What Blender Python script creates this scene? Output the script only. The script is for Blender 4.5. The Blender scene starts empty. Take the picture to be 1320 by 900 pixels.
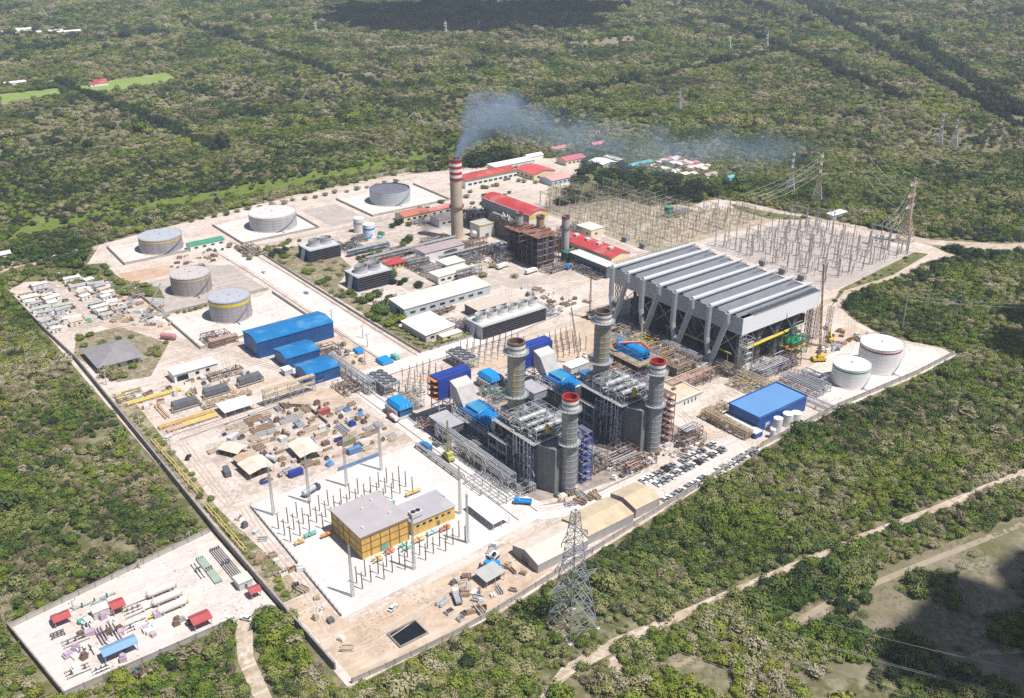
import bpy, math, random
import numpy as np
from mathutils import Vector
random.seed(11)
rnd = random.uniform
SC = bpy.context.scene
COL = SC.collection
PI = math.pi

# ------------------------------------------------------------------ materials
def set_ramp(e, stops):
    e[0].position, e[0].color = stops[0]
    e[-1].position, e[-1].color = stops[-1]
    for pos, col in stops[1:-1]:
        e.new(pos).color = col
MATS = {}
def M(name, col, rough=0.75, var=0.18, scale=0.5, metal=0.0, wave=None, dirt=None, col2=None, detail=4.0, runs=None):
    """procedural painted / mineral surface: noise-mottled base colour, optional corrugation bump"""
    if name in MATS:
        return MATS[name]
    m = bpy.data.materials.new(name)
    m.use_nodes = True
    nt = m.node_tree
    N = nt.nodes
    b = N['Principled BSDF']
    b.inputs['Roughness'].default_value = rough
    b.inputs['Metallic'].default_value = metal
    tc = N.new('ShaderNodeTexCoord')
    no = N.new('ShaderNodeTexNoise')
    no.inputs['Scale'].default_value = scale
    no.inputs['Detail'].default_value = detail
    no.inputs['Roughness'].default_value = 0.65
    nt.links.new(tc.outputs['Object'], no.inputs['Vector'])
    ramp = N.new('ShaderNodeValToRGB')
    e = ramp.color_ramp.elements
    lo = [max(0, c * (1 - var)) for c in col]
    hi = [min(1, c * (1 + var)) for c in (col2 or col)]
    e[0].position, e[1].position = 0.3, 0.7
    e[0].color, e[1].color = (*lo, 1), (*hi, 1)
    nt.links.new(no.outputs['Fac'], ramp.inputs['Fac'])
    out = ramp.outputs['Color']
    if dirt:
        n2 = N.new('ShaderNodeTexNoise')
        n2.inputs['Scale'].default_value = dirt[1]
        n2.inputs['Detail'].default_value = 6
        nt.links.new(tc.outputs['Object'], n2.inputs['Vector'])
        mr = N.new('ShaderNodeMapRange')
        mr.inputs['From Min'].default_value = dirt[3] if len(dirt) > 3 else 0.52
        mr.inputs['From Max'].default_value = 0.68
        mr.inputs['To Max'].default_value = dirt[2]
        nt.links.new(n2.outputs['Fac'], mr.inputs['Value'])
        mx = N.new('ShaderNodeMix')
        mx.data_type = 'RGBA'
        nt.links.new(mr.outputs['Result'], mx.inputs['Factor'])
        nt.links.new(out, mx.inputs['A'])
        mx.inputs['B'].default_value = (*dirt[0], 1)
        out = mx.outputs['Result']
    if runs:      # vertical rain and rust runs: (colour, amount, density)
        mp = N.new('ShaderNodeMapping')
        mp.inputs['Scale'].default_value = (runs[2], runs[2], runs[2]*.07)
        nt.links.new(tc.outputs['Object'], mp.inputs['Vector'])
        n3 = N.new('ShaderNodeTexNoise')
        n3.inputs['Scale'].default_value = 1
        n3.inputs['Detail'].default_value = 5
        nt.links.new(mp.outputs['Vector'], n3.inputs['Vector'])
        m3 = N.new('ShaderNodeMapRange')
        m3.inputs['From Min'].default_value = .48
        m3.inputs['From Max'].default_value = .68
        m3.inputs['To Max'].default_value = runs[1]
        nt.links.new(n3.outputs['Fac'], m3.inputs['Value'])
        x3 = N.new('ShaderNodeMix')
        x3.data_type = 'RGBA'
        nt.links.new(m3.outputs['Result'], x3.inputs['Factor'])
        nt.links.new(out, x3.inputs['A'])
        x3.inputs['B'].default_value = (*runs[0], 1)
        out = x3.outputs['Result']
    nt.links.new(out, b.inputs['Base Color'])
    if wave:
        w = N.new('ShaderNodeTexWave')
        w.bands_direction = wave[0]
        w.inputs['Scale'].default_value = wave[1]
        nt.links.new(tc.outputs['Object'], w.inputs['Vector'])
        bp = N.new('ShaderNodeBump')
        bp.inputs['Strength'].default_value = wave[2] if len(wave) > 2 else 0.6
        bp.inputs['Distance'].default_value = 0.1
        nt.links.new(w.outputs['Fac'], bp.inputs['Height'])
        nt.links.new(bp.outputs['Normal'], b.inputs['Normal'])
    MATS[name] = m
    return m

# ------------------------------------------------------------------ mesh builder
class MB:
    def __init__(s):
        s.v, s.f = [], []
    def add(s, vs, fs):
        o = len(s.v)
        s.v.extend(vs)
        s.f.extend([tuple(i + o for i in f) for f in fs])
        return s
    def box(s, x0, y0, z0, x1, y1, z1):
        return s.add([(x0,y0,z0),(x1,y0,z0),(x1,y1,z0),(x0,y1,z0),(x0,y0,z1),(x1,y0,z1),(x1,y1,z1),(x0,y1,z1)],
                     [(3,2,1,0),(4,5,6,7),(0,1,5,4),(1,2,6,5),(2,3,7,6),(3,0,4,7)])
    def cbox(s, cx, cy, z0, lx, ly, h, a=0.0):
        c, sn = math.cos(a), math.sin(a)
        pts = [(-lx/2,-ly/2),(lx/2,-ly/2),(lx/2,ly/2),(-lx/2,ly/2)]
        P = [(cx+x*c-y*sn, cy+x*sn+y*c) for x, y in pts]
        return s.prism(P, z0, z0+h)
    def prism(s, P, z0, z1):
        n = len(P)
        vs = [(x,y,z0) for x,y in P] + [(x,y,z1) for x,y in P]
        fs = [tuple(range(n-1,-1,-1)), tuple(range(n,2*n))] + [(i,(i+1)%n,n+(i+1)%n,n+i) for i in range(n)]
        return s.add(vs, fs)
    def cyl(s, p, q, r0, r1=None, n=12, cap=True):
        r1 = r0 if r1 is None else r1
        p, q = Vector(p), Vector(q)
        d = (q-p)
        if d.length < 1e-6: return s
        d.normalize()
        up = Vector((0,0,1)) if abs(d.z) < 0.95 else Vector((1,0,0))
        a = d.cross(up).normalized(); b = d.cross(a)
        vs = []
        off = PI/4 if n == 4 else 0
        for c, r in ((p,r0),(q,r1)):
            for i in range(n):
                t = off + 2*PI*i/n
                vs.append(tuple(c + a*(r*math.cos(t)) + b*(r*math.sin(t))))
        fs = [(i,n+i,n+(i+1)%n,(i+1)%n) for i in range(n)]
        if cap:
            fs += [tuple(range(n)), tuple(range(2*n-1,n-1,-1))]
        return s.add(vs, fs)
    def bar(s, p, q, w=0.1):
        return s.cyl(p, q, w*0.7071, n=4, cap=False)
    def pipe(s, pts, r, n=7):
        for a, b in zip(pts, pts[1:]):
            s.cyl(a, b, r, n=n)
        return s
    def lathe(s, prof, n=24, c=(0,0), cap=True):
        vs = []
        for r, z in prof:
            for i in range(n):
                t = 2*PI*i/n
                vs.append((c[0]+r*math.cos(t), c[1]+r*math.sin(t), z))
        k = len(prof)
        fs = [(j*n+i, j*n+(i+1)%n, (j+1)*n+(i+1)%n, (j+1)*n+i) for j in range(k-1) for i in range(n)]
        if cap:
            if prof[0][0] > 1e-4: fs.append(tuple(range(n-1,-1,-1)))
            if prof[-1][0] > 1e-4: fs.append(tuple(range((k-1)*n, k*n)))
        return s.add(vs, fs)
    def quad(s, a, b, c, d):
        return s.add([a,b,c,d], [(0,1,2,3)])
    def slab(s, a, b, c, d, t=0.12):
        """sloped roof sheet with thickness, corners anticlockwise seen from above"""
        lo = [(x,y,z-t) for x,y,z in (a,b,c,d)]
        return s.add([a,b,c,d]+lo, [(0,1,2,3),(7,6,5,4),(0,4,5,1),(1,5,6,2),(2,6,7,3),(3,7,4,0)])
    def lattice(s, x, y, z0, z1, w0, w1, k=6, t=0.09):
        """square lattice mast: four legs, horizontal rings, X braces on each face"""
        lv = []
        for j in range(k+1):
            f = j/k
            w = (w0+(w1-w0)*f)/2
            z = z0+(z1-z0)*f
            lv.append([(x+a*w, y+b*w, z) for a,b in ((-1,-1),(1,-1),(1,1),(-1,1))])
        for j in range(k):
            for i in range(4):
                s.bar(lv[j][i], lv[j+1][i], t)
                s.bar(lv[j][i], lv[j+1][(i+1)%4], t*0.7)
                s.bar(lv[j][(i+1)%4], lv[j+1][i], t*0.7)
                s.bar(lv[j+1][i], lv[j+1][(i+1)%4], t*0.7)
        return s
    def rail(s, pts, z, h=1.1, t=0.05, step=2.0):
        for (x0,y0),(x1,y1) in zip(pts, pts[1:]):
            L = math.hypot(x1-x0,y1-y0); n = max(1,int(L/step))
            for zz in (z+h, z+h*0.5):
                s.bar((x0,y0,zz),(x1,y1,zz),t)
            for i in range(n+1):
                f = i/n
                s.bar((x0+(x1-x0)*f,y0+(y1-y0)*f,z),(x0+(x1-x0)*f,y0+(y1-y0)*f,z+h),t)
        return s
    def mesh(s, name, mat, smooth=False):
        me = bpy.data.meshes.new(name)
        me.from_pydata(s.v, [], s.f)
        if mat: me.materials.append(mat)
        if smooth:
            me.polygons.foreach_set('use_smooth', [True]*len(me.polygons))
        me.update()
        return me
    def build(s, name, mat, parent=None, loc=(0,0,0), rz=0.0, smooth=False):
        o = bpy.data.objects.new(name, s.mesh(name, mat, smooth))
        COL.objects.link(o)
        o.location = loc
        o.rotation_euler = (0,0,rz)
        if parent: o.parent = parent
        return o

def tag(o, label, cat, group=None, kind=None):
    if label: o['label'] = label
    if cat: o['category'] = cat
    if group: o['group'] = group
    if kind: o['kind'] = kind
    return o
def thing(name, label, cat, loc=(0,0,0), rz=0.0, group=None):
    o = bpy.data.objects.new(name, None)
    o.empty_display_size = 0.5
    COL.objects.link(o)
    o.location = loc
    o.rotation_euler = (0,0,rz)
    return tag(o, label, cat, group)
KIDS = {}
def children(o):
    if o.name not in KIDS:
        KIDS[o.name] = [c for c in COL.objects if c.parent == o]
    return KIDS[o.name]
def dup(o, loc=None, rz=None, label=None, group=None, parent=None, scale=None):
    """copy of a thing with copies of its parts and sub-parts"""
    c = o.copy()
    COL.objects.link(c)
    if parent: c.parent = parent
    if loc is not None: c.location = loc
    if rz is not None: c.rotation_euler = (0,0,rz)
    if scale is not None: c.scale = (scale,)*3 if isinstance(scale,(int,float)) else scale
    if label: c['label'] = label
    if group: c['group'] = group
    for k in children(o):
        dup(k, parent=c)
    return c
def ground_sheet(name, poly, z, mat, kind='structure', label=None):
    me = bpy.data.meshes.new(name)
    me.from_pydata([(x,y,z) for x,y in poly], [], [tuple(range(len(poly)))])
    me.materials.append(mat)
    o = bpy.data.objects.new(name, me)
    COL.objects.link(o)
    o['kind'] = kind
    return o
def strip(pts, w):
    """polygon of a road of width w (or per-point widths) along a centre line"""
    L, R = [], []
    n = len(pts)
    for i,(x,y) in enumerate(pts):
        a = pts[max(0,i-1)]; b = pts[min(n-1,i+1)]
        dx,dy = b[0]-a[0], b[1]-a[1]
        l = math.hypot(dx,dy)
        ww = (w[i] if isinstance(w,(list,tuple)) else w)/2
        L.append((x-dy/l*ww, y+dx/l*ww)); R.append((x+dy/l*ww, y-dx/l*ww))
    return R + L[::-1]
def road(name, pts, w, z, mat):
    P = strip(pts, w)
    n = len(pts)
    me = bpy.data.meshes.new(name)
    R, L = P[:n], P[n:][::-1]
    me.from_pydata([(x,y,z) for x,y in R]+[(x,y,z) for x,y in L], [], [(i,i+1,n+i+1,n+i) for i in range(n-1)])
    me.materials.append(mat)
    o = bpy.data.objects.new(name, me)
    COL.objects.link(o)
    o['kind'] = 'structure'
    return o

# ------------------------------------------------------------------ shared materials
white   = M('white_paint', (.74,.73,.71), .6, .06, .6, dirt=((.5,.45,.4),.35,.35))
cream   = M('cream_paint', (.70,.60,.42), .7, .08, .5)
ltgrey  = M('light_grey_steel', (.50,.51,.53), .5, .1, .6)
grey    = M('grey_steel', (.30,.31,.33), .5, .12, .7)
dkgrey  = M('dark_grey_steel', (.11,.115,.13), .55, .2, .6)
black   = M('black_shade', (.02,.02,.024), .7, .3, .5)
galv    = M('galvanised_steel', (.42,.43,.44), .45, .15, 1.2, .3)
alu     = M('aluminium_cladding', (.52,.53,.56), .38, .12, .35, .35)
blue    = M('blue_sheet', (.010,.105,.36), .5, .14, .3, wave=('X',3.2,.8), runs=((.05,.15,.33),.6,.9))
blueroof= M('blue_roof_sheet', (.012,.185,.47), .5, .16, .12, wave=('X',1.0,1.0), dirt=((.11,.29,.47),.12,.6))
navy    = M('navy_sheet', (.018,.045,.26), .5, .12, .3)
cyanblue= M('sky_blue_paint', (.01,.24,.62), .45, .12, .5)
yellow  = M('yellow_paint', (.62,.42,.02), .55, .1, .8)
gold    = M('ochre_panel', (.60,.385,.10), .7, .14, .35, runs=((.42,.25,.07),.55,.8))
orange  = M('orange_paint', (.60,.22,.04), .6, .15, .8)
red     = M('red_paint', (.30,.025,.025), .5, .15, .6)
redroof = M('red_roof_sheet', (.40,.055,.05), .6, .16, .15, dirt=((.45,.2,.17),.12,.5))
pinkroof= M('faded_red_roof', (.52,.20,.19), .7, .15, .2)
green   = M('green_paint', (.02,.22,.10), .55, .15, .8)
teal    = M('teal_paint', (.10,.40,.34), .6, .15, .8)
rust    = M('rusted_steel', (.20,.085,.05), .85, .4, .6)
brown   = M('brown_steel', (.16,.10,.075), .8, .35, .7)
concrete= M('concrete', (.50,.47,.44), .85, .10, .25, dirt=((.33,.29,.26),.15,.5))
dkconc  = M('weathered_concrete', (.26,.24,.225), .9, .2, .3)
tarp    = M('cream_canvas', (.70,.63,.54), .75, .10, .3, dirt=((.52,.43,.34),.2,.55), wave=('X',1.0,1.0))
greyroof= M('grey_roof', (.34,.33,.36), .7, .06, .3, dirt=((.42,.40,.42),.1,.5))
glass   = M('dark_glass', (.02,.028,.035), .15, .2, 1.0)
tyre    = M('black_rubber', (.02,.02,.02), .85, .2, 2)
insul   = M('brown_porcelain', (.09,.06,.05), .4, .3, 2)
timber  = M('timber', (.36,.25,.15), .85, .3, 1.0)
violet  = M('violet_blue_steel', (.06,.09,.36), .55, .25, .8)
# ------------------------------------------------------------------ camera, light, air
CAMH = 225.0
AZ, PITCH = math.radians(52.0), math.radians(25.15)
cd = bpy.data.cameras.new('camera')
cam = bpy.data.objects.new('camera', cd)
COL.objects.link(cam)
cam.location = (0, 0, CAMH)
cam.rotation_euler = (PI/2-PITCH, 0, AZ-PI/2)
cd.sensor_width = 36
cd.lens = 36*1250/1320
cd.clip_start, cd.clip_end = 1, 30000
SC.camera = cam
SUN = Vector((0.428, -0.904, 2.05)).normalized()
sl = bpy.data.lights.new('sun', 'SUN')
sl.energy, sl.angle, sl.color = 5.0, math.radians(0.5), (1.0, 0.955, 0.89)
so = bpy.data.objects.new('sun', sl)
COL.objects.link(so)
so.rotation_euler = (-SUN).to_track_quat('-Z', 'Y').to_euler()
so.location = (200, 0, 400)
w = bpy.data.worlds.new('World')
SC.world = w
w.use_nodes = True
sky = w.node_tree.nodes.new('ShaderNodeTexSky')
sky.sky_type = 'NISHITA'
sky.sun_disc = False
sky.sun_elevation = math.asin(SUN.z)
sky.sun_rotation = math.atan2(SUN.x, SUN.y)
w.node_tree.links.new(sky.outputs[0], w.node_tree.nodes['Background'].inputs[0])
w.node_tree.nodes['Background'].inputs[1].default_value = 0.06
vs = SC.view_settings
vs.view_transform = 'Standard'
vs.look = 'None'
vs.exposure = 0.4
vs.gamma = 1
SC.cycles.use_denoising = False
SC.cycles.use_adaptive_sampling = False
SC.cycles.max_bounces = 5
SC.cycles.diffuse_bounces = 2
SC.cycles.glossy_bounces = 2
SC.cycles.transparent_max_bounces = 6
SC.cycles.volume_bounces = 0
SC.cycles.volume_step_rate = 5.0
SC.cycles.volume_max_steps = 64

# ------------------------------------------------------------------ ground materials
def ground_mat(name, cols, scales, rough=0.95, streak=None, speck=None, joints=0):
    """earth: three noise layers on world position; streak = (angle, colour, amount) wheel-track streaks"""
    m = bpy.data.materials.new(name)
    m.use_nodes = True
    nt = m.node_tree; N = nt.nodes; b = N['Principled BSDF']
    b.inputs['Roughness'].default_value = rough
    b.inputs['Specular IOR Level'].default_value = 0.2
    geo = N.new('ShaderNodeNewGeometry')
    out = None
    for i,(c,sc) in enumerate(zip(cols, scales)):
        if out is None:
            rgb = N.new('ShaderNodeRGB'); rgb.outputs[0].default_value = (*c,1); out = rgb.outputs[0]; continue
        n = N.new('ShaderNodeTexNoise'); n.inputs['Scale'].default_value = sc
        n.inputs['Detail'].default_value = 7; n.inputs['Roughness'].default_value = .68
        nt.links.new(geo.outputs['Position'], n.inputs['Vector'])
        mr = N.new('ShaderNodeMapRange'); mr.inputs['From Min'].default_value = .46; mr.inputs['From Max'].default_value = .62
        nt.links.new(n.outputs['Fac'], mr.inputs['Value'])
        mx = N.new('ShaderNodeMix'); mx.data_type = 'RGBA'
        nt.links.new(mr.outputs['Result'], mx.inputs['Factor']); nt.links.new(out, mx.inputs['A'])
        mx.inputs['B'].default_value = (*c,1); out = mx.outputs['Result']
    for ang, c, amt, sx in (streak or []):
        mp = N.new('ShaderNodeMapping'); mp.vector_type = 'POINT'
        mp.inputs['Rotation'].default_value = (0,0,ang); mp.inputs['Scale'].default_value = (sx*.06, sx, 1)
        nt.links.new(geo.outputs['Position'], mp.inputs['Vector'])
        n = N.new('ShaderNodeTexNoise'); n.inputs['Scale'].default_value = 1; n.inputs['Detail'].default_value = 5
        n.inputs['Distortion'].default_value = .6
        nt.links.new(mp.outputs['Vector'], n.inputs['Vector'])
        mr = N.new('ShaderNodeMapRange'); mr.inputs['From Min'].default_value = .54; mr.inputs['From Max'].default_value = .66
        mr.inputs['To Max'].default_value = amt
        nt.links.new(n.outputs['Fac'], mr.inputs['Value'])
        mx = N.new('ShaderNodeMix'); mx.data_type = 'RGBA'
        nt.links.new(mr.outputs['Result'], mx.inputs['Factor']); nt.links.new(out, mx.inputs['A'])
        mx.inputs['B'].default_value = (*c,1); out = mx.outputs['Result']
    if joints:
        bk = N.new('ShaderNodeTexBrick'); bk.offset = 0; bk.squash = 1
        bk.inputs['Scale'].default_value = 1; bk.inputs['Brick Width'].default_value = joints; bk.inputs['Row Height'].default_value = joints
        bk.inputs['Mortar Size'].default_value = .06; bk.inputs['Mortar Smooth'].default_value = .3
        nt.links.new(geo.outputs['Position'], bk.inputs['Vector'])
        fj = N.new('ShaderNodeMath'); fj.operation = 'MULTIPLY'; fj.inputs[1].default_value = .55
        nt.links.new(bk.outputs['Fac'], fj.inputs[0])
        mx = N.new('ShaderNodeMix'); mx.data_type = 'RGBA'
        nt.links.new(fj.outputs[0], mx.inputs['Factor']); nt.links.new(out, mx.inputs['A'])
        mx.inputs['B'].default_value = (.22,.19,.17,1); out = mx.outputs['Result']
    for c, sc, thr, amt in (speck or []):
        n = N.new('ShaderNodeTexNoise'); n.inputs['Scale'].default_value = sc; n.inputs['Detail'].default_value = 3; n.inputs['Roughness'].default_value = .6
        nt.links.new(geo.outputs['Position'], n.inputs['Vector'])
        n2 = N.new('ShaderNodeTexNoise'); n2.inputs['Scale'].default_value = sc*.06; n2.inputs['Detail'].default_value = 3
        nt.links.new(geo.outputs['Position'], n2.inputs['Vector'])
        ad = N.new('ShaderNodeMath'); ad.operation = 'MULTIPLY_ADD'; ad.inputs[1].default_value = .55
        nt.links.new(n2.outputs['Fac'], ad.inputs[0]); nt.links.new(n.outputs['Fac'], ad.inputs[2])
        mr = N.new('ShaderNodeMapRange'); mr.inputs['From Min'].default_value = thr; mr.inputs['From Max'].default_value = thr+.05
        mr.inputs['To Max'].default_value = amt
        nt.links.new(ad.outputs[0], mr.inputs['Value'])
        mx = N.new('ShaderNodeMix'); mx.data_type = 'RGBA'
        nt.links.new(mr.outputs['Result'], mx.inputs['Factor']); nt.links.new(out, mx.inputs['A'])
        mx.inputs['B'].default_value = (*c,1); out = mx.outputs['Result']
    nt.links.new(out, b.inputs['Base Color'])
    return m
X0 = 0.0
m_forest_floor = ground_mat('forest_floor', [(.105,.10,.045),(.20,.17,.105),(.085,.095,.035),(.23,.205,.135)], [0,.006,.03,.15])
SPK = [((.22,.17,.135),.9,.92,.75),((.30,.25,.21),2.4,.93,.6),((.66,.63,.60),1.6,.93,.7)]
m_site = ground_mat('site_earth', [(.50,.42,.375),(.57,.515,.485),(.47,.355,.275),(.36,.295,.25),(.57,.515,.48)], [0,.018,.03,.09,.5],
    streak=[(.75,(.60,.555,.52),.4,.22),(-.9,(.37,.295,.24),.4,.3)], speck=SPK)
m_road = ground_mat('dusty_concrete_road', [(.57,.54,.525),(.50,.46,.44),(.60,.57,.555)], [0,.05,.3], streak=[(PI/2,(.42,.37,.335),.5,.8)], speck=SPK[1:2], joints=7.5)
m_pad = ground_mat('white_concrete_pad', [(.56,.54,.53),(.50,.47,.455),(.60,.58,.57)], [0,.05,.4], streak=[(.6,(.50,.455,.43),.35,.5)], speck=[((.42,.38,.35),1.2,.92,.6)], joints=6)
m_bund = ground_mat('pale_bund_floor', [(.57,.53,.505),(.50,.45,.42),(.60,.565,.54)], [0,.05,.3], streak=[(.9,(.44,.38,.34),.5,.4)], speck=SPK[:1], joints=9)
m_comp = ground_mat('compound_floor', [(.53,.48,.455),(.47,.41,.37),(.57,.53,.51)], [0,.05,.3], streak=[(.5,(.42,.36,.32),.5,.6)], speck=SPK)
m_track = ground_mat('limestone_track', [(.44,.375,.31),(.54,.49,.43),(.30,.24,.165),(.38,.29,.21)], [0,.06,.22,.5], streak=[(.05,(.58,.53,.47),.6,.7)], speck=SPK[:1])
m_dirt = ground_mat('bare_dirt', [(.19,.16,.115),(.27,.23,.185),(.115,.115,.05),(.155,.14,.085)], [0,.02,.05,.2], speck=[((.10,.10,.04),.5,.86,.8)])
m_yard = ground_mat('switchyard_gravel', [(.38,.335,.315),(.43,.385,.365),(.32,.275,.25)], [0,.04,.3], streak=[(.4,(.50,.45,.42),.5,.4)], speck=SPK[:2])
m_yard_old = ground_mat('old_switchyard_gravel', [(.33,.275,.20),(.40,.33,.27),(.23,.21,.125),(.43,.37,.32)], [0,.02,.05,.3], speck=SPK)
m_lawn = ground_mat('rough_grass', [(.085,.11,.028),(.15,.15,.055),(.24,.20,.12),(.11,.10,.04)], [0,.04,.12,.4], speck=[((.04,.06,.015),.8,.86,.8)])
m_strip = ground_mat('sandy_grass_strip', [(.36,.29,.22),(.13,.13,.05),(.09,.105,.03)], [0,.09,.22], speck=[((.04,.06,.015),.8,.86,.8)])
m_meadow = ground_mat('meadow_grass', [(.12,.17,.03),(.16,.19,.05),(.09,.12,.025)], [0,.03,.12])
m_field = ground_mat('pasture', [(.17,.26,.05),(.22,.29,.08),(.26,.27,.12)], [0,.01,.06])
m_dry = ground_mat('dry_grass', [(.24,.20,.13),(.20,.18,.10),(.33,.28,.23),(.15,.13,.07)], [0,.03,.15,.4], speck=[((.08,.075,.035),.8,.86,.8)])
m_redearth = ground_mat('red_earth', [(.43,.28,.21),(.50,.37,.30)], [0,.08], speck=SPK)
m_asphalt = ground_mat('old_asphalt', [(.17,.16,.15),(.22,.205,.19)], [0,.1])

ground_sheet('ground', [(-7000,-7000),(9000,-7000),(9000,9000),(-7000,9000)], 0, m_forest_floor)
SITE = [(101,212),(160,211),(247,219),(330,226),(378,227),(440,223),(478,224),(481,234),(470,262),(476,285),(486,302),(510,313),(560,311),
        (626,309),(634,330),(632,368),(626,396),(614,478),(604,500),(580,506),(548,515),(540,540),(548,580),(585,640),(612,672),(560,700),(500,706),(440,722),
        (370,722),(285,716),(200,700),(172,694),(158,668),(148,650),(128,662),(100,640)]
ground_sheet('site_ground', SITE, .06, m_site)
COMP = [(24,307),(99.5,318),(100.3,262),(85,263),(30,263)]
ground_sheet('compound_ground', COMP, .10, m_comp)
m_tan = ground_mat('tan_earth', [(.47,.36,.27),(.53,.44,.36),(.38,.29,.22)], [0,.04,.15], streak=[(.7,(.57,.49,.42),.5,.3)], speck=SPK)
m_brown = ground_mat('old_works_earth', [(.40,.33,.285),(.50,.435,.395),(.29,.23,.185),(.54,.49,.46)], [0,.025,.05,.2], speck=SPK)
m_grime = ground_mat('oily_yard_floor', [(.27,.235,.21),(.36,.31,.28),(.18,.15,.135)], [0,.06,.25], speck=SPK)
for nm_, P_, z_, mm_ in (('tan_ground',[(140,374),(160,380),(196,372),(199,398),(166,400),(142,394)],.085,m_tan),('tan_ground',[(186,421),(206,421),(206,450),(230,452),(231,424),(222,408),(207,405)],.086,m_tan),
        ('tan_ground',[(262,382),(340,378),(368,400),(366,330),(330,338),(306,350),(264,366)],.087,m_tan),('tan_ground',[(104,214),(160,213),(206,222),(206,240),(160,240),(116,238),(112,260),(104,262)],.088,m_tan),
        ('tan_ground',[(366,262),(378,280),(470,284),(468,262),(430,262)],.089,m_tan),('brown_ground',[(296,466),(372,440),(408,430),(452,440),(466,500),(460,560),(420,632),(330,628),(302,600),(298,530)],.090,m_brown),
        ('grimy_ground',[(212,256),(216,334),(246,338),(300,330),(304,258),(262,246),(230,250)],.092,m_grime),('grimy_ground',[(306,290),(366,284),(364,382),(340,350),(308,344)],.093,m_grime),('grimy_ground',[(372,286),(428,286),(428,374),(372,374)],.094,m_grime),
        ('brown_ground',[(122,332),(200,328),(198,372),(168,396),(136,392),(120,372)],.091,m_brown),('brown_ground',[(101,552),(128,548),(158,560),(158,640),(128,652),(102,632)],.090,m_brown),('tan_ground',[(128,545),(158,516),(162,540),(161,602),(150,596)],.093,m_tan)):
    ground_sheet(nm_, P_, z_, mm_)
# pads and roads inside the works
ground_sheet('substation_pad', [(115,242),(206,246),(203,325),(118.5,325)], .12, m_pad)
road('main_road', [(240,640),(242,560),(241,480),(240,410)], 15, .14, m_road)
road('cross_road', [(202,398),(300,398),(345,404),(372,404)], 12, .145, m_road)
road('lower_road', [(207,405),(205,330),(204,270),(210,248),(226,240),(262,240)], [11,11,11,11,10,9], .15, m_road)
road('tank_road', [(150,560),(190,470),(215,480),(236,470)], 8, .11, m_road)
road('fence_road', [(115,718),(196,735),(290,724),(370,723),(445,724),(505,735)], 7, .13, m_track)
road('yard_road', [(600,490),(617,440),(628,396),(634,367),(640,335),(672,294),(760,240)], [7,7,7,8,12,17,22], .17, m_track)
road('edge_track', [(430,300),(480,312),(526,316),(570,311),(627,310),(668,292)], [5,4,5,5,7,9], .19, m_track)
ground_sheet('new_switchyard', [(505,322),(612,327),(611,410),(594,428),(508,428)], .12, m_yard)
ground_sheet('old_switchyard', [(468,440),(598,436),(603,470),(566,490),(553,600),(520,614),(468,560)], .12, m_yard_old)
ground_sheet('car_park', [(249,224),(316,227.5),(320,243),(256,243)], .13, m_comp)
# tank bunds
for nm, P, mm in (('tank_bund', [(174,684),(172,641),(222,641),(226,684)], m_bund), ('tank_bund', [(252,686),(252,632),(312,632),(314,690)], m_road),
              ('tank_bund', [(358,690),(358,632),(430,632),(432,690)], m_road), ('tank_bund', [(322,680),(322,630),(352,630),(352,680)], m_yard),
              ('tank_bund', [(161,600),(162,540),(228,540),(228,600)], m_yard), ('tank_bund', [(161,534),(161,482),(228,482),(228,534)], m_bund)):
    ground_sheet(nm, P, .13, mm)
ground_sheet('red_earth_ground', [(163,628),(162,604),(190,606),(196,622)], .115, m_redearth)
ground_sheet('tank_ground', [(385,262),(378,226),(468,224),(476,236),(462,270)], .115, m_bund)
# vegetation patches in the works (ground cover under the shrubs)
LAWN = {'a':[(255,612),(256,470),(266,470),(266,520),(290,545),(300,600)], 'b':[(254,446),(254,404),(292,404),(290,412),(266,412),(262,446)],
        'c':[(101,655),(128,668),(160,655),(163,600),(176,588),(172,566),(150,592),(128,640)], 'd':[(104,516),(112,470),(128,466),(150,500),(136,540),(112,540)],
        'e':[(103,450),(112,440),(108,330),(112,262),(103,262)], 'f':[(255,470),(255,446),(270,446),(270,470)]}
ground_sheet('dry_grass_ground', LAWN['a'], .16, m_dry)
for k in 'bcdef':
    ground_sheet('grass_ground', LAWN[k], .16, m_dry if k == 'd' else m_strip if k == 'e' else m_lawn)
LAWN['g'] = [(486,566),(553,618),(600,664),(628,538),(603,505),(570,500),(556,545)]
ground_sheet('grass_ground', LAWN['g'], .17, m_lawn)
LAWN['h'] = [(601,486),(607,452),(622,420),(612,424),(594,440),(592,470)]
ground_sheet('grass_ground', LAWN['h'], .18, m_lawn)
LAWN['i'] = [(482,306),(512,320),(612,330),(616,322),(560,314),(512,317)]
ground_sheet('grass_ground', LAWN['i'], .20, m_lawn)
# lawn beyond the far fence
ground_sheet('meadow_ground', [(120,742),(200,756),(290,744),(372,744),(445,746),(510,756),(560,790),(430,800),(300,775),(150,790)], .05, m_meadow)
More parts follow.
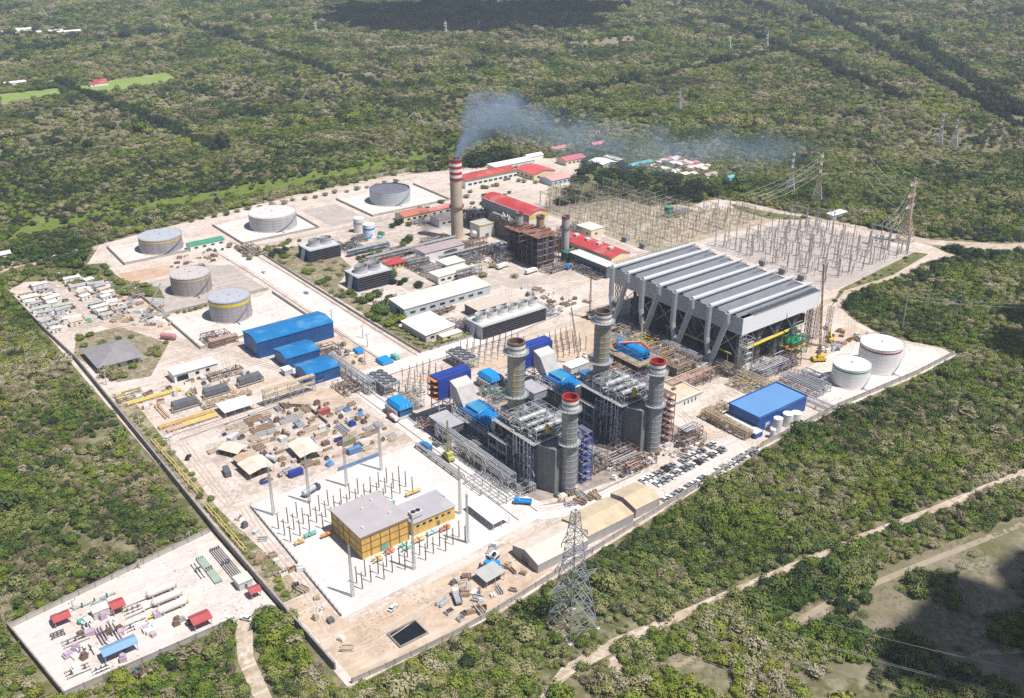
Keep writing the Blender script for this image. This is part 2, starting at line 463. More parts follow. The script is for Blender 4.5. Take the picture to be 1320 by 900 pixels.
# outside tracks and clearings
TRACKS = [([(146,172),(160,176),(178,175.5),(206,172),(238,168),(295,160),(333,153),(391,144),(470,130)], [1.5,4.6,5.6,4,3.2,3.6,3.4,4,4.4]),
          ([(174,172),(170,154),(166,138),(160,110)], [5,3.4,3,3]),
          ([(96,268),(88,262),(81,244),(78,224),(72,200)], [10,6,5,5,5]),
          ([(-40,780),(60,675),(104,678),(150,686),(172,690)], [9,9,9,8,7])]
for p, ww in TRACKS:
    road('dirt_track', p, ww, .05, m_track)
CLEAR = [[(166,170),(223,150),(254,149),(300,141),(360,129),(470,118),(480,40),(262,78),(240,110),(205,135)]]
ground_sheet('clearing_ground', CLEAR[0], .03, m_dirt)
m_faint = ground_mat('faint_track', [(.30,.245,.18),(.24,.20,.13),(.34,.29,.23)], [0,.06,.2], speck=[((.10,.10,.04),.4,.84,.8)])
road('dirt_track', [(168,163),(222,146),(256,144),(300,136),(362,124),(470,110)], 2.6, .07, m_faint)
road('dirt_track', [(248,143),(252,125),(263,104),(285,90)], 2.4, .08, m_faint)
FAROPEN = []
m_cut = ground_mat('corridor_painted_shade', [(.045,.055,.022),(.07,.075,.03),(.03,.04,.018)], [0,.05,.2])  # dark ground colour stands in for the shade inside the cut corridors
for P_ in ([(835,1425),(1054,1350),(1030,1312),(822,1385)],[(1077,1270),(1248,1270),(1227,1190),(1100,1215)],[(1300,1010),(1420,960),(1400,930),(1290,985)],[(560,1240),(700,1215),(690,1190),(565,1220)],[(1000,1000),(1110,980),(1100,962),(1005,985)],[(640,960),(730,950),(720,930),(650,945)],[(1180,720),(1260,700),(1250,690),(1180,706)],[(260,980),(330,985),(325,970),(262,966)],[(500,1650),(760,1600),(750,1570),(500,1620)]):
    ground_sheet('far_clearing_ground', P_, .05, m_dry)
    FAROPEN.append(P_)
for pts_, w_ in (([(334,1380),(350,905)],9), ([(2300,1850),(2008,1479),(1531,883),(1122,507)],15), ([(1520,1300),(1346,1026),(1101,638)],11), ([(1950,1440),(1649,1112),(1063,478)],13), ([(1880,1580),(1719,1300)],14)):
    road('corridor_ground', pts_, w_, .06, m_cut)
# wheel ruts worn into the earth
m_rut = ground_mat('wheel_rut', [(.45,.375,.325),(.39,.32,.27),(.52,.455,.41)], [0,.15,.6])
RUTS = [[(106,228),(120,226),(150,232),(182,237),(204,243)],[(108,240),(112,262),(113,300),(116,326)],[(112,330),(114,372),(118,398),(134,397),(168,398),(196,404)],[(200,376),(176,390),(150,394),(126,388)],[(170,404),(182,412),(184,428),(178,446),(170,470),(150,500)],
        [(160,440),(170,470),(196,478),(230,474)],[(126,558),(127,590),(128,620),(132,646)],[(126,560),(136,540),(150,520),(164,476)],[(256,246),(280,250),(310,262),(318,290),(352,284),(366,268)],[(246,244),(262,252),(290,254),(316,246)],[(372,276),(400,264),(430,262),(452,272),(476,288)],[(380,262),(410,272),(440,290),(480,306)],
        [(300,366),(330,362),(352,380),(372,396)],[(270,372),(300,384),(340,384),(366,372)],[(340,440),(356,456),(376,452),(398,446)],[(352,410),(360,430),(352,470),(330,500)],[(240,636),(262,624),(320,622),(380,620)],[(206,612),(222,600),(236,586)],[(458,446),(462,480),(456,520),(430,560)],[(210,252),(226,246),(246,246)]]
for R_ in RUTS:
    fine = []
    for k in range(len(R_)-1):
        p0,p1,p2,p3 = R_[max(0,k-1)],R_[k],R_[k+1],R_[min(len(R_)-1,k+2)]
        for q in range(6):
            t = q/6
            fine.append(tuple(.5*((2*p1[i])+(-p0[i]+p2[i])*t+(2*p0[i]-5*p1[i]+4*p2[i]-p3[i])*t*t+(-p0[i]+3*p1[i]-3*p2[i]+p3[i])*t**3) for i in (0,1)))
    fine.append(R_[-1])
    for o_ in (-.95,.95,-2.6,-.8):
        pp = []
        for k,(x,y) in enumerate(fine):
            a_ = fine[max(0,k-1)]; b_ = fine[min(len(fine)-1,k+1)]
            l_ = math.hypot(b_[0]-a_[0],b_[1]-a_[1]) or 1
            pp.append((x-(b_[1]-a_[1])/l_*o_+rnd(-.15,.15), y+(b_[0]-a_[0])/l_*o_+rnd(-.15,.15)))
        road('wheel_track_ground', pp, .42, .20+.002*o_, m_rut)
# dark drains and kerbs along the works roads
m_kerb = M('stained_kerb', (.20,.165,.15), .9, .3, .3)
for pts_ in ([(208.3,250),(208.3,408)],[(202.6,286),(202.6,392)],[(198.6,250),(198.6,324)],[(249.5,402),(250.5,560),(248.5,640)],[(231,404),(232,560),(230,640)],[(298,404.6),(345,410.6),(372,410.6)],[(212,391.6),(300,391.6),(345,397.6)],[(213,252),(228,245.5),(262,245.5)],
             [(104,325),(104,455)],[(115,400),(170,401)],[(116,394),(165,396)],[(230,448),(230,470)],[(318,244),(318,262)],[(250,219.6),(318,228)]):
    k_ = MB()
    for (xa,ya),(xb,yb) in zip(pts_,pts_[1:]):
        k_.cbox((xa+xb)/2,(ya+yb)/2,.05,math.hypot(xb-xa,yb-ya),.5,.2,math.atan2(yb-ya,xb-xa))
    k_.build('kerb', m_kerb)['kind'] = 'structure'
FIELDS = [[(326,1340),(400,1372),(474,1384),(462,1318),(400,1300),(350,1285)], [(248,1355),(322,1352),(312,1300),(285,1290),(237,1275)], [(190,1090),(250,1100),(250,1080),(200,1065)]]
for P in FIELDS[:2]:
    ground_sheet('pasture_field', P, .1, m_field)
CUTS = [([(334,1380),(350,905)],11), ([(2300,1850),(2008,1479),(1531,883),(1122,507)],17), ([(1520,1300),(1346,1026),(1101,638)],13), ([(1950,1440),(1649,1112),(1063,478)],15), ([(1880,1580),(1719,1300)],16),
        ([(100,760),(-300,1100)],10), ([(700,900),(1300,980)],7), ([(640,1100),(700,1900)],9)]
# ------------------------------------------------------------------ trees
def leaf_mat(name, cols, tr=0.0):
    m = bpy.data.materials.new(name)
    m.use_nodes = True
    nt = m.node_tree; N = nt.nodes; b = N['Principled BSDF']
    b.inputs['Roughness'].default_value = .7
    b.inputs['Specular IOR Level'].default_value = .25
    oi = N.new('ShaderNodeObjectInfo'); geo = N.new('ShaderNodeNewGeometry')
    def noise(sc, det):
        n = N.new('ShaderNodeTexNoise'); n.inputs['Scale'].default_value = sc; n.inputs['Detail'].default_value = det
        nt.links.new(geo.outputs['Position'], n.inputs['Vector']); return n.outputs['Fac']
    def ma(op, a, b_, c=None):
        x = N.new('ShaderNodeMath'); x.operation = op
        for i,q in enumerate((a,b_,c)):
            if q is None: continue
            if isinstance(q,(int,float)): x.inputs[i].default_value = q
            else: nt.links.new(q, x.inputs[i])
        return x.outputs[0]
    # individual + stand-wide + leaf-clump variation
    f = ma('MULTIPLY_ADD', oi.outputs['Random'], .44, ma('MULTIPLY_ADD', noise(.011,6), 2.5, -.98))
    f = ma('ADD', f, ma('MULTIPLY_ADD', noise(.9,2), .7, -.33))
    r = N.new('ShaderNodeValToRGB'); e = r.color_ramp.elements
    set_ramp(e, [(.08+.84*i/(len(cols)-1), (*c,1)) for i,c in enumerate(cols)])
    nt.links.new(f, r.inputs['Fac'])
    nt.links.new(r.outputs['Color'], b.inputs['Base Color'])
    return m
m_leaf = leaf_mat('scrub_foliage', [(.029,.052,.014),(.064,.100,.024),(.128,.165,.036),(.192,.208,.060),(.255,.238,.118),(.33,.30,.195)])
m_leaf2 = leaf_mat('fresh_foliage', [(.045,.082,.013),(.085,.135,.018),(.155,.20,.024),(.23,.25,.04)])
m_twig = leaf_mat('bare_twigs', [(.15,.13,.072),(.215,.185,.105),(.285,.25,.155),(.35,.31,.21)])
m_dark = leaf_mat('evergreen_foliage', [(.012,.026,.010),(.020,.038,.014),(.035,.055,.018),(.05,.07,.022)])
m_bark = M('bark', (.15,.12,.09), .9, .3, 2)

def crown_mb(seed, r=1.0, h=1.0, leaves=150, leaf=.34, core=.78, sub=2, gap=0.0, up=.35):
    """lumpy crown of unit size: displaced core plus many small outward leaf sprays"""
    R = random.Random(seed)
    import bmesh
    bm = bmesh.new()
    bmesh.ops.create_icosphere(bm, subdivisions=sub, radius=1)
    lobes = [(Vector((R.uniform(-1,1),R.uniform(-1,1),R.uniform(-.3,1))).normalized(), R.uniform(.18,.42)) for _ in range(7)]
    def rad(d):
        s = .72
        for L,a in lobes:
            s += a*max(0, d.dot(L))**6
        return s*R.uniform(.9,1.1)
    mb = MB()
    vs = []
    for v in bm.verts:
        d = v.co.normalized(); q = d*rad(d)*core
        vs.append((q.x*r, q.y*r, h*(.52+.5*q.z)))
    if core > 0.05:
        mb.add(vs, [tuple(v.index for v in f.verts) for f in bm.faces])
    bm.free()
    for _ in range(leaves):
        d = Vector((R.gauss(0,1),R.gauss(0,1),R.gauss(up,1))).normalized()
        q = d*rad(d)*R.uniform(.7,1.08)
        c = Vector((q.x*r, q.y*r, h*(.52+.5*q.z)))
        n = (d + Vector((R.uniform(-.8,.8),R.uniform(-.8,.8),R.uniform(-.3,.9)))).normalized()
        a = n.orthogonal().normalized(); b = n.cross(a)
        t = R.uniform(0,2*PI); a, b = a*math.cos(t)+b*math.sin(t), b*math.cos(t)-a*math.sin(t)
        s = leaf*R.uniform(.55,1.15)
        mb.add([tuple(c-a*s*.5), tuple(c+b*s*.42+n*s*.1), tuple(c+a*s*.5), tuple(c-b*s*.42+n*s*.08)], [(0,1,2,3)])
    return mb
def twig_mb(seed, n=46):
    R = random.Random(seed)
    mb = MB()
    for _ in range(n):
        d = Vector((R.gauss(0,1),R.gauss(0,1),abs(R.gauss(.5,.8)))).normalized()
        p = Vector((0,0,.12)); q = Vector((d.x*R.uniform(.5,1), d.y*R.uniform(.5,1), .25+d.z*R.uniform(.45,.8)))
        m_ = p.lerp(q,.5)+Vector((0,0,.08))
        mb.cyl(p, m_, .03, .022, 3, False); mb.cyl(m_, q, .022, .012, 3, False)
        for _ in range(3):
            e = q+Vector((R.uniform(-.3,.3),R.uniform(-.3,.3),R.uniform(-.05,.25)))
            mb.cyl(m_.lerp(q,R.uniform(.3,1)), e, .016, .008, 3, False)
        for _ in range(2):
            c = q+Vector((R.uniform(-.2,.2),R.uniform(-.2,.2),R.uniform(-.1,.1)))
            s = R.uniform(.1,.2)
            mb.quad((c.x-s,c.y,c.z),(c.x,c.y-s*.5,c.z+.04),(c.x+s,c.y,c.z),(c.x,c.y+s*.5,c.z-.03))
    return mb
def trunk_mb(seed):
    R = random.Random(seed); mb = MB()
    mb.cyl((0,0,-.02),(.02,.01,.3),.07,.05,6,False)
    for _ in range(4):
        t = R.uniform(0,2*PI)
        mb.cyl((.02,.01,R.uniform(.18,.3)),(.42*math.cos(t),.42*math.sin(t),R.uniform(.5,.75)),.04,.015,5,False)
    return mb
CROWNS = []
for i in range(7):
    CROWNS.append(crown_mb(100+i, leaves=290, leaf=.27, core=.66).mesh('crown', [m_leaf,m_leaf,m_leaf,m_leaf2,m_leaf,m_leaf,m_leaf2][i]))
CROWNS.append(crown_mb(120, leaves=260, leaf=.22, core=.35, sub=1).mesh('crown', m_leaf))
CROWNS += [twig_mb(130).mesh('crown', m_twig), twig_mb(131).mesh('crown', m_twig)]
CROWNS_DARK = [crown_mb(160+i, leaves=320, leaf=.24, core=.72).mesh('crown', m_dark) for i in range(2)]
TRUNKS = [trunk_mb(140+i).mesh('trunk', m_bark) for i in range(3)]

def inpoly(X, Y, P):
    r = np.zeros(len(X), bool)
    n = len(P)
    for i in range(n):
        x0,y0 = P[i]; x1,y1 = P[(i+1) % n]
        if y0 == y1: continue
        c = ((y0 > Y) != (y1 > Y)) & (X < (x1-x0)*(Y-y0)/(y1-y0)+x0)
        r ^= c
    return r
def neardist(X, Y, pts, close=False):
    d = np.full(len(X), 1e9)
    pp = pts+[pts[0]] if close else pts
    for (x0,y0),(x1,y1) in zip(pp, pp[1:]):
        dx,dy = x1-x0,y1-y0
        t = np.clip(((X-x0)*dx+(Y-y0)*dy)/(dx*dx+dy*dy+1e-9),0,1)
        d = np.minimum(d, np.hypot(X-x0-t*dx, Y-y0-t*dy))
    return d
nr = np.random.default_rng(5)
def vnoise(X, Y, s, seed):
    """cheap smooth value noise for stand patches"""
    g = np.random.default_rng(seed).random((256,256))
    x, y = X/s, Y/s
    xi, yi = np.floor(x).astype(int), np.floor(y).astype(int)
    fx, fy = x-xi, y-yi
    fx, fy = fx*fx*(3-2*fx), fy*fy*(3-2*fy)
    q = lambda a,b: g[a % 256, b % 256]
    return (q(xi,yi)*(1-fx)+q(xi+1,yi)*fx)*(1-fy)+(q(xi,yi+1)*(1-fx)+q(xi+1,yi+1)*fx)*fy
PX, PY, PS = [], [], []
for r0, r1, sp, sz, half in ((170,640,2.4,1.82,50),(640,1050,3.3,2.25,36),(1050,1700,4.6,3.05,32),(1700,2900,7.0,4.5,31)):
    lim = r1+50
    gx = np.arange(-lim, lim, sp)
    A, B = np.meshgrid(gx, gx)
    X = A.ravel()+nr.uniform(-.5,.5,A.size)*sp*1.05; Y = B.ravel()+nr.uniform(-.5,.5,A.size)*sp*1.05
    rr = np.hypot(X, Y); an = np.degrees(np.arctan2(Y, X))-52
    k = (rr >= r0) & (rr < r1) & (np.abs(an) < half)
    X, Y = X[k], Y[k]
    S = sz*np.clip(np.exp(nr.normal(-.05,.29,len(X))),.5,1.8)*(.8+.45*vnoise(X,Y,38,3))
    S = np.where(nr.random(len(X)) < .035, S*1.6, S)
    PX.append(X); PY.append(Y); PS.append(S)
PX, PY, PS = map(np.concatenate, (PX,PY,PS))
keep = ~inpoly(PX,PY,SITE) & (neardist(PX,PY,SITE,True) > 2.2)
keep &= ~inpoly(PX,PY,COMP) & (neardist(PX,PY,COMP,True) > 2.5)
for p, ww in TRACKS:
    keep &= neardist(PX,PY,p) > max(ww)*.36+.6*nr.random(len(PX))
for p, ww in CUTS:
    pass
keep &= neardist(PX,PY,[(600,490),(617,440),(628,396),(634,367),(640,335)]) > 5
keep &= neardist(PX,PY,[(640,335),(672,294),(760,240)]) > 11
keep &= neardist(PX,PY,[(100.5,222),(101.5,640)]) > 3.2
keep &= ~(inpoly(PX,PY,[(166,183),(183,184),(186,198),(168,200)]) & (nr.random(len(PX)) < .85))
LAWNFAR = [(120,742),(200,756),(290,744),(372,744),(445,746),(510,756),(560,790),(430,800),(300,775),(150,790)]
keep &= ~(inpoly(PX,PY,LAWNFAR) & (nr.random(len(PX)) < np.where(PY < 772, .93, .6)))
c_in = inpoly(PX,PY,CLEAR[0])
SCRUB = [(166,171),(222,147),(246,138),(258,116),(264,78),(205,120)]
c_sc = inpoly(PX,PY,SCRUB)
keep &= ~(c_in & ~c_sc & (vnoise(PX,PY,16,9) < .66+.3*nr.random(len(PX))-.16))
keep &= ~(c_sc & (vnoise(PX,PY,12,19) < .28))
for P in FIELDS: keep &= ~inpoly(PX,PY,P)
for P in FAROPEN: keep &= ~(inpoly(PX,PY,P) & (nr.random(len(PX)) < .85))
# thin pale openings far off
far_open = (np.hypot(PX,PY) > 1000) & (vnoise(PX,PY,150,61)*.6+vnoise(PX,PY,45,62)*.4 > .63)
keep &= ~(far_open & (nr.random(len(PX)) < .65))
for P in ([(375,1870),(500,1860),(512,2020),(380,2030)],[(255,1395),(335,1385),(338,1425),(258,1430)]): keep &= ~(inpoly(PX,PY,P) & (nr.random(len(PX)) < .8))
# gaps in the stand
keep &= ~((vnoise(PX,PY,14,21) < .17) & (nr.random(len(PX)) < .8))
PX, PY, PS = PX[keep], PY[keep], PS[keep]
n = len(PX)
dry = .55*vnoise(PX,PY,120,31)+.45*vnoise(PX,PY,30,33)
farther = np.clip((np.hypot(PX,PY)-600)/700, 0, 1)  # crowns get barer and paler with distance, imitating the fade of haze
bare = nr.random(n) < np.clip((dry-.43+.10*farther)*1.6, .05, .55)
IDX = np.where(bare, nr.integers(8,10,n), nr.integers(0,8,n))
fresh = (vnoise(PX,PY,24,44) > .66) & ~bare
IDX = np.where(fresh, nr.choice([3,6],n), IDX)
dark_zone = ((vnoise(PX,PY,170,71)*.6+vnoise(PX,PY,40,72)*.4) > .60) & (np.hypot(PX,PY) > 620) & (nr.random(n) < .45-.15*farther)
for p, ww in CUTS: dark_zone |= neardist(PX,PY,p) < ww*.75  # dark crowns along the corridors deepen their painted shade lines
dark_zone |= nr.random(n) < .03
IDX = np.where(dark_zone, nr.integers(10,12,n), IDX)
rot = nr.uniform(0,2*PI,n)
hs = PS*nr.uniform(.85,1.3,n)
corr = np.zeros(n, bool)
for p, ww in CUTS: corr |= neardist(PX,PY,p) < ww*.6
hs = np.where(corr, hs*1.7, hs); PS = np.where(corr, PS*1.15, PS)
# ---- the 300 that show largest stand as trees of their own
dist = np.sqrt(PX**2+PY**2+CAMH**2)
vd = PX*math.cos(AZ)+PY*math.sin(AZ); vr = PX*math.sin(AZ)-PY*math.cos(AZ)
pf = vd*math.cos(PITCH)+CAMH*math.sin(PITCH); pu = vd*math.sin(PITCH)-CAMH*math.cos(PITCH)
u, v_ = 1250*vr/pf, -1250*pu/pf
vis = (np.abs(u) < 655) & (np.abs(v_) < 445)
score = np.where(vis, PS/dist, 0)
order = np.argsort(-score)[:300]
sel = np.zeros(n, bool); sel[order] = True
protos = {}
for i in np.nonzero(sel)[0]:
    k = int(IDX[i])
    x, y = float(PX[i]), float(PY[i])
    if y < 215 and x > 160: where = 'beside the dirt track below the works' if y > 120 else 'on the clearing'
    elif x < 100: where = 'left of the long boundary wall'
    else: where = 'between the works wall and the dirt track'
    if x > 166 and inpoly(np.array([x]),np.array([y]),CLEAR[0])[0]: where = 'on the bare clearing at the lower right'
    kindw = 'dark evergreen tree' if k >= 10 else 'leafless grey-brown scrub tree' if k >= 8 else ('bright green leafy scrub tree' if k in (3,6) else ('thin open-crowned scrub tree' if k == 7 else 'dense olive-green scrub tree'))
    key = (k, where)
    lab = kindw+' '+where
    t = bpy.data.objects.new('scrub_tree', None); COL.objects.link(t)
    t.location = (x,y,0); t.rotation_euler = (0,0,float(rot[i])); t.scale = (float(PS[i]),float(PS[i]),float(hs[i])*1.15)
    tag(t, lab, 'tree', lab.replace(' tree',' trees'))
    cr = bpy.data.objects.new('crown', (CROWNS+CROWNS_DARK)[k]); COL.objects.link(cr); cr.parent = t
    tr = bpy.data.objects.new('trunk', TRUNKS[k % 3]); COL.objects.link(tr); tr.parent = t
# ---- the rest is woodland
rest = ~sel
src = bpy.data.collections.new('woodland_sources')
for i,me in enumerate(CROWNS+CROWNS_DARK):
    o = bpy.data.objects.new('woodland_source_%02d' % i, me)
    src.objects.link(o)
RX, RY, RS, RH, RR, RI = PX[rest], PY[rest], PS[rest], hs[rest], rot[rest], IDX[rest]
me = bpy.data.meshes.new('forest')
nn = len(RX)
me.vertices.add(nn)
co = np.zeros((nn,3), np.float32); co[:,0] = RX; co[:,1] = RY
me.vertices.foreach_set('co', co.ravel())
for nm, ty, arr in (('tsize','FLOAT',RS),('theight','FLOAT',RH*1.1),('trot','FLOAT',RR),('tkind','INT',RI)):
    a = me.attributes.new(nm, ty, 'POINT')
    a.data.foreach_set('value', arr.astype(np.int32 if ty == 'INT' else np.float32))
me.update()
fo = bpy.data.objects.new('forest', me)
COL.objects.link(fo)
tag(fo, 'dry tropical scrub forest surrounding the power station to the horizon', 'forest', None, 'stuff')
def scatter_group():
    ng = bpy.data.node_groups.new('scatter_trees', 'GeometryNodeTree')
    ng.interface.new_socket('Geometry', in_out='INPUT', socket_type='NodeSocketGeometry')
    ng.interface.new_socket('Geometry', in_out='OUTPUT', socket_type='NodeSocketGeometry')
    N, L = ng.nodes, ng.links
    gi, go = N.new('NodeGroupInput'), N.new('NodeGroupOutput')
    ip = N.new('GeometryNodeInstanceOnPoints'); ci = N.new('GeometryNodeCollectionInfo')
    ci.inputs['Collection'].default_value = src
    ci.inputs['Separate Children'].default_value = True
    ci.inputs['Reset Children'].default_value = True
    ip.inputs['Pick Instance'].default_value = True
    def at(nm, ty):
        a = N.new('GeometryNodeInputNamedAttribute'); a.data_type = ty; a.inputs['Name'].default_value = nm
        return a.outputs['Attribute']
    cs, cr = N.new('ShaderNodeCombineXYZ'), N.new('ShaderNodeCombineXYZ')
    er = N.new('FunctionNodeEulerToRotation')
    ts = at('tsize','FLOAT')
    L.new(ts, cs.inputs[0]); L.new(ts, cs.inputs[1]); L.new(at('theight','FLOAT'), cs.inputs[2])
    L.new(at('trot','FLOAT'), cr.inputs[2]); L.new(cr.outputs[0], er.inputs[0])
    L.new(gi.outputs[0], ip.inputs['Points']); L.new(ci.outputs[0], ip.inputs['Instance'])
    L.new(at('tkind','INT'), ip.inputs['Instance Index'])
    L.new(er.outputs[0], ip.inputs['Rotation']); L.new(cs.outputs[0], ip.inputs['Scale'])
    L.new(ip.outputs[0], go.inputs[0])
    return ng
md = fo.modifiers.new('scatter', 'NODES')
md.node_group = scatter_group()
print('forest points', nn)

SHRUBS = []
def shrub(x, y, s, label, k=None, h=1.0, name='shrub', cat='shrub', group=None):
    if ' tree' in label: name, cat = 'garden_tree', 'tree'
    k = random.choice((0,1,2,3,4,5,6)) if k is None else k
    t = thing(name, label, cat, (x,y,.1), rnd(0,6), group)
    t.scale = (s,s,s*h)
    c = bpy.data.objects.new('crown', CROWNS_DARK[k-20] if k >= 20 else CROWNS[k]); COL.objects.link(c); c.parent = t
    b = bpy.data.objects.new('trunk', TRUNKS[k % 3]); COL.objects.link(b); b.parent = t
    return t
# ------------------------------------------------------------------ new power block
def stack(name, label, x, y, h, r, z0=0.0, col=None, ladder=True, platz=None, red_inside=False):
    t = thing(name, label, 'chimney', (x,y,0))
    MB().lathe([(r*1.02,z0),(r*1.02,z0+.5),(r,z0+.6),(r,h-3.6),(r*1.04,h-3.5),(r*1.04,h),(r*.86,h),(r*.86,h-3)], 28, cap=False).build('shell', col or M('stack_plate', (.255,.265,.285), .5, .10, .25, .2, wave=('Z',.55,.6), runs=((.16,.16,.165),.6,.7)), t, smooth=False)
    mb = MB()
    for z in np.arange(z0+2.5, h-3.5, 2.6):
        mb.lathe([(r*1.0,z),(r*1.035,z),(r*1.035,z+.22),(r*1.0,z+.22)], 28, cap=False)
    mb.build('stiffener_rings', galv, t)
    MB().lathe([(r*1.055,h-2.2),(r*1.055,h-.9)], 28, cap=False).build('white_band', white, t)
    MB().lathe([(r*1.05,h-4.6),(r*1.05,h-3.3)], 28, cap=False).build('white_band', white, t)
    MB().lathe([(r*1.06,h-1.0),(r*1.06,h+.05),(r*.84,h+.05),(r*.84,h-2.5)], 28, cap=False).build('rim', red if red_inside else M('stack_lip_grey', (.12,.085,.08), .6, .25), t)
    MB().lathe([(r*.85,h-2.4),(.01,h-2.4)], 28, cap=False).build('flue', M('stack_flue', (.30,.03,.03), .8, .2) if red_inside else rust, t)
    for i,pz in enumerate(platz or [h-5.2]):
        p = MB().lathe([(r,pz),(r*1.5,pz),(r*1.5,pz+.25),(r,pz+.25)], 28, cap=False).build('platform', galv, t)
        mb = MB()
        n = 20
        pts = [(r*1.48*math.cos(2*PI*k/n), r*1.48*math.sin(2*PI*k/n)) for k in range(n+1)]
        mb.rail(pts, pz+.25, 1.2, .07, 3)
        mb.build('railing', galv, p)
    if ladder:
        mb = MB(); a = -2.4
        c,s_ = math.cos(a), math.sin(a)
        for o in (-.35,.35):
            mb.bar(((r+.35)*c-o*s_,(r+.35)*s_+o*c,z0+1),((r+.35)*c-o*s_,(r+.35)*s_+o*c,h-4),.09)
        for z in np.arange(z0+1,h-4,.9):
            mb.bar(((r+.35)*c-.35*s_,(r+.35)*s_+.35*c,z),((r+.35)*c+.35*s_,(r+.35)*s_-.35*c,z),.07)
        mb.build('ladder', yellow if z0 > 5 else galv, t)
    return t

def frame_mb(x0,y0,x1,y1,levels,sx=6,sy=6,w=.28,brace=True):
    """open steel frame: columns, beams at each level, diagonal braces"""
    mb = MB()
    nx = max(1,round((x1-x0)/sx)); ny = max(1,round((y1-y0)/sy))
    xs = [x0+(x1-x0)*i/nx for i in range(nx+1)]; ys = [y0+(y1-y0)*i/ny for i in range(ny+1)]
    for x in xs:
        for y in ys:
            mb.bar((x,y,0),(x,y,levels[-1]),w)
    for z in levels:
        for y in ys: mb.bar((x0,y,z),(x1,y,z),w*.8)
        for x in xs: mb.bar((x,y0,z),(x,y1,z),w*.8)
    if brace:
        zz = [0]+list(levels)
        for za,zb in zip(zz,zz[1:]):
            for i in range(nx):
                if (i+int(za)) % 2 == 0:
                    for y in (y0,y1): mb.bar((xs[i],y,za),(xs[i+1],y,zb),w*.5); mb.bar((xs[i+1],y,za),(xs[i],y,zb),w*.5)
            for j in range(ny):
                if (j+int(za)) % 2 == 0:
                    for x in (x0,x1): mb.bar((x,ys[j],za),(x,ys[j+1],zb),w*.5); mb.bar((x,ys[j+1],za),(x,ys[j],zb),w*.5)
    return mb

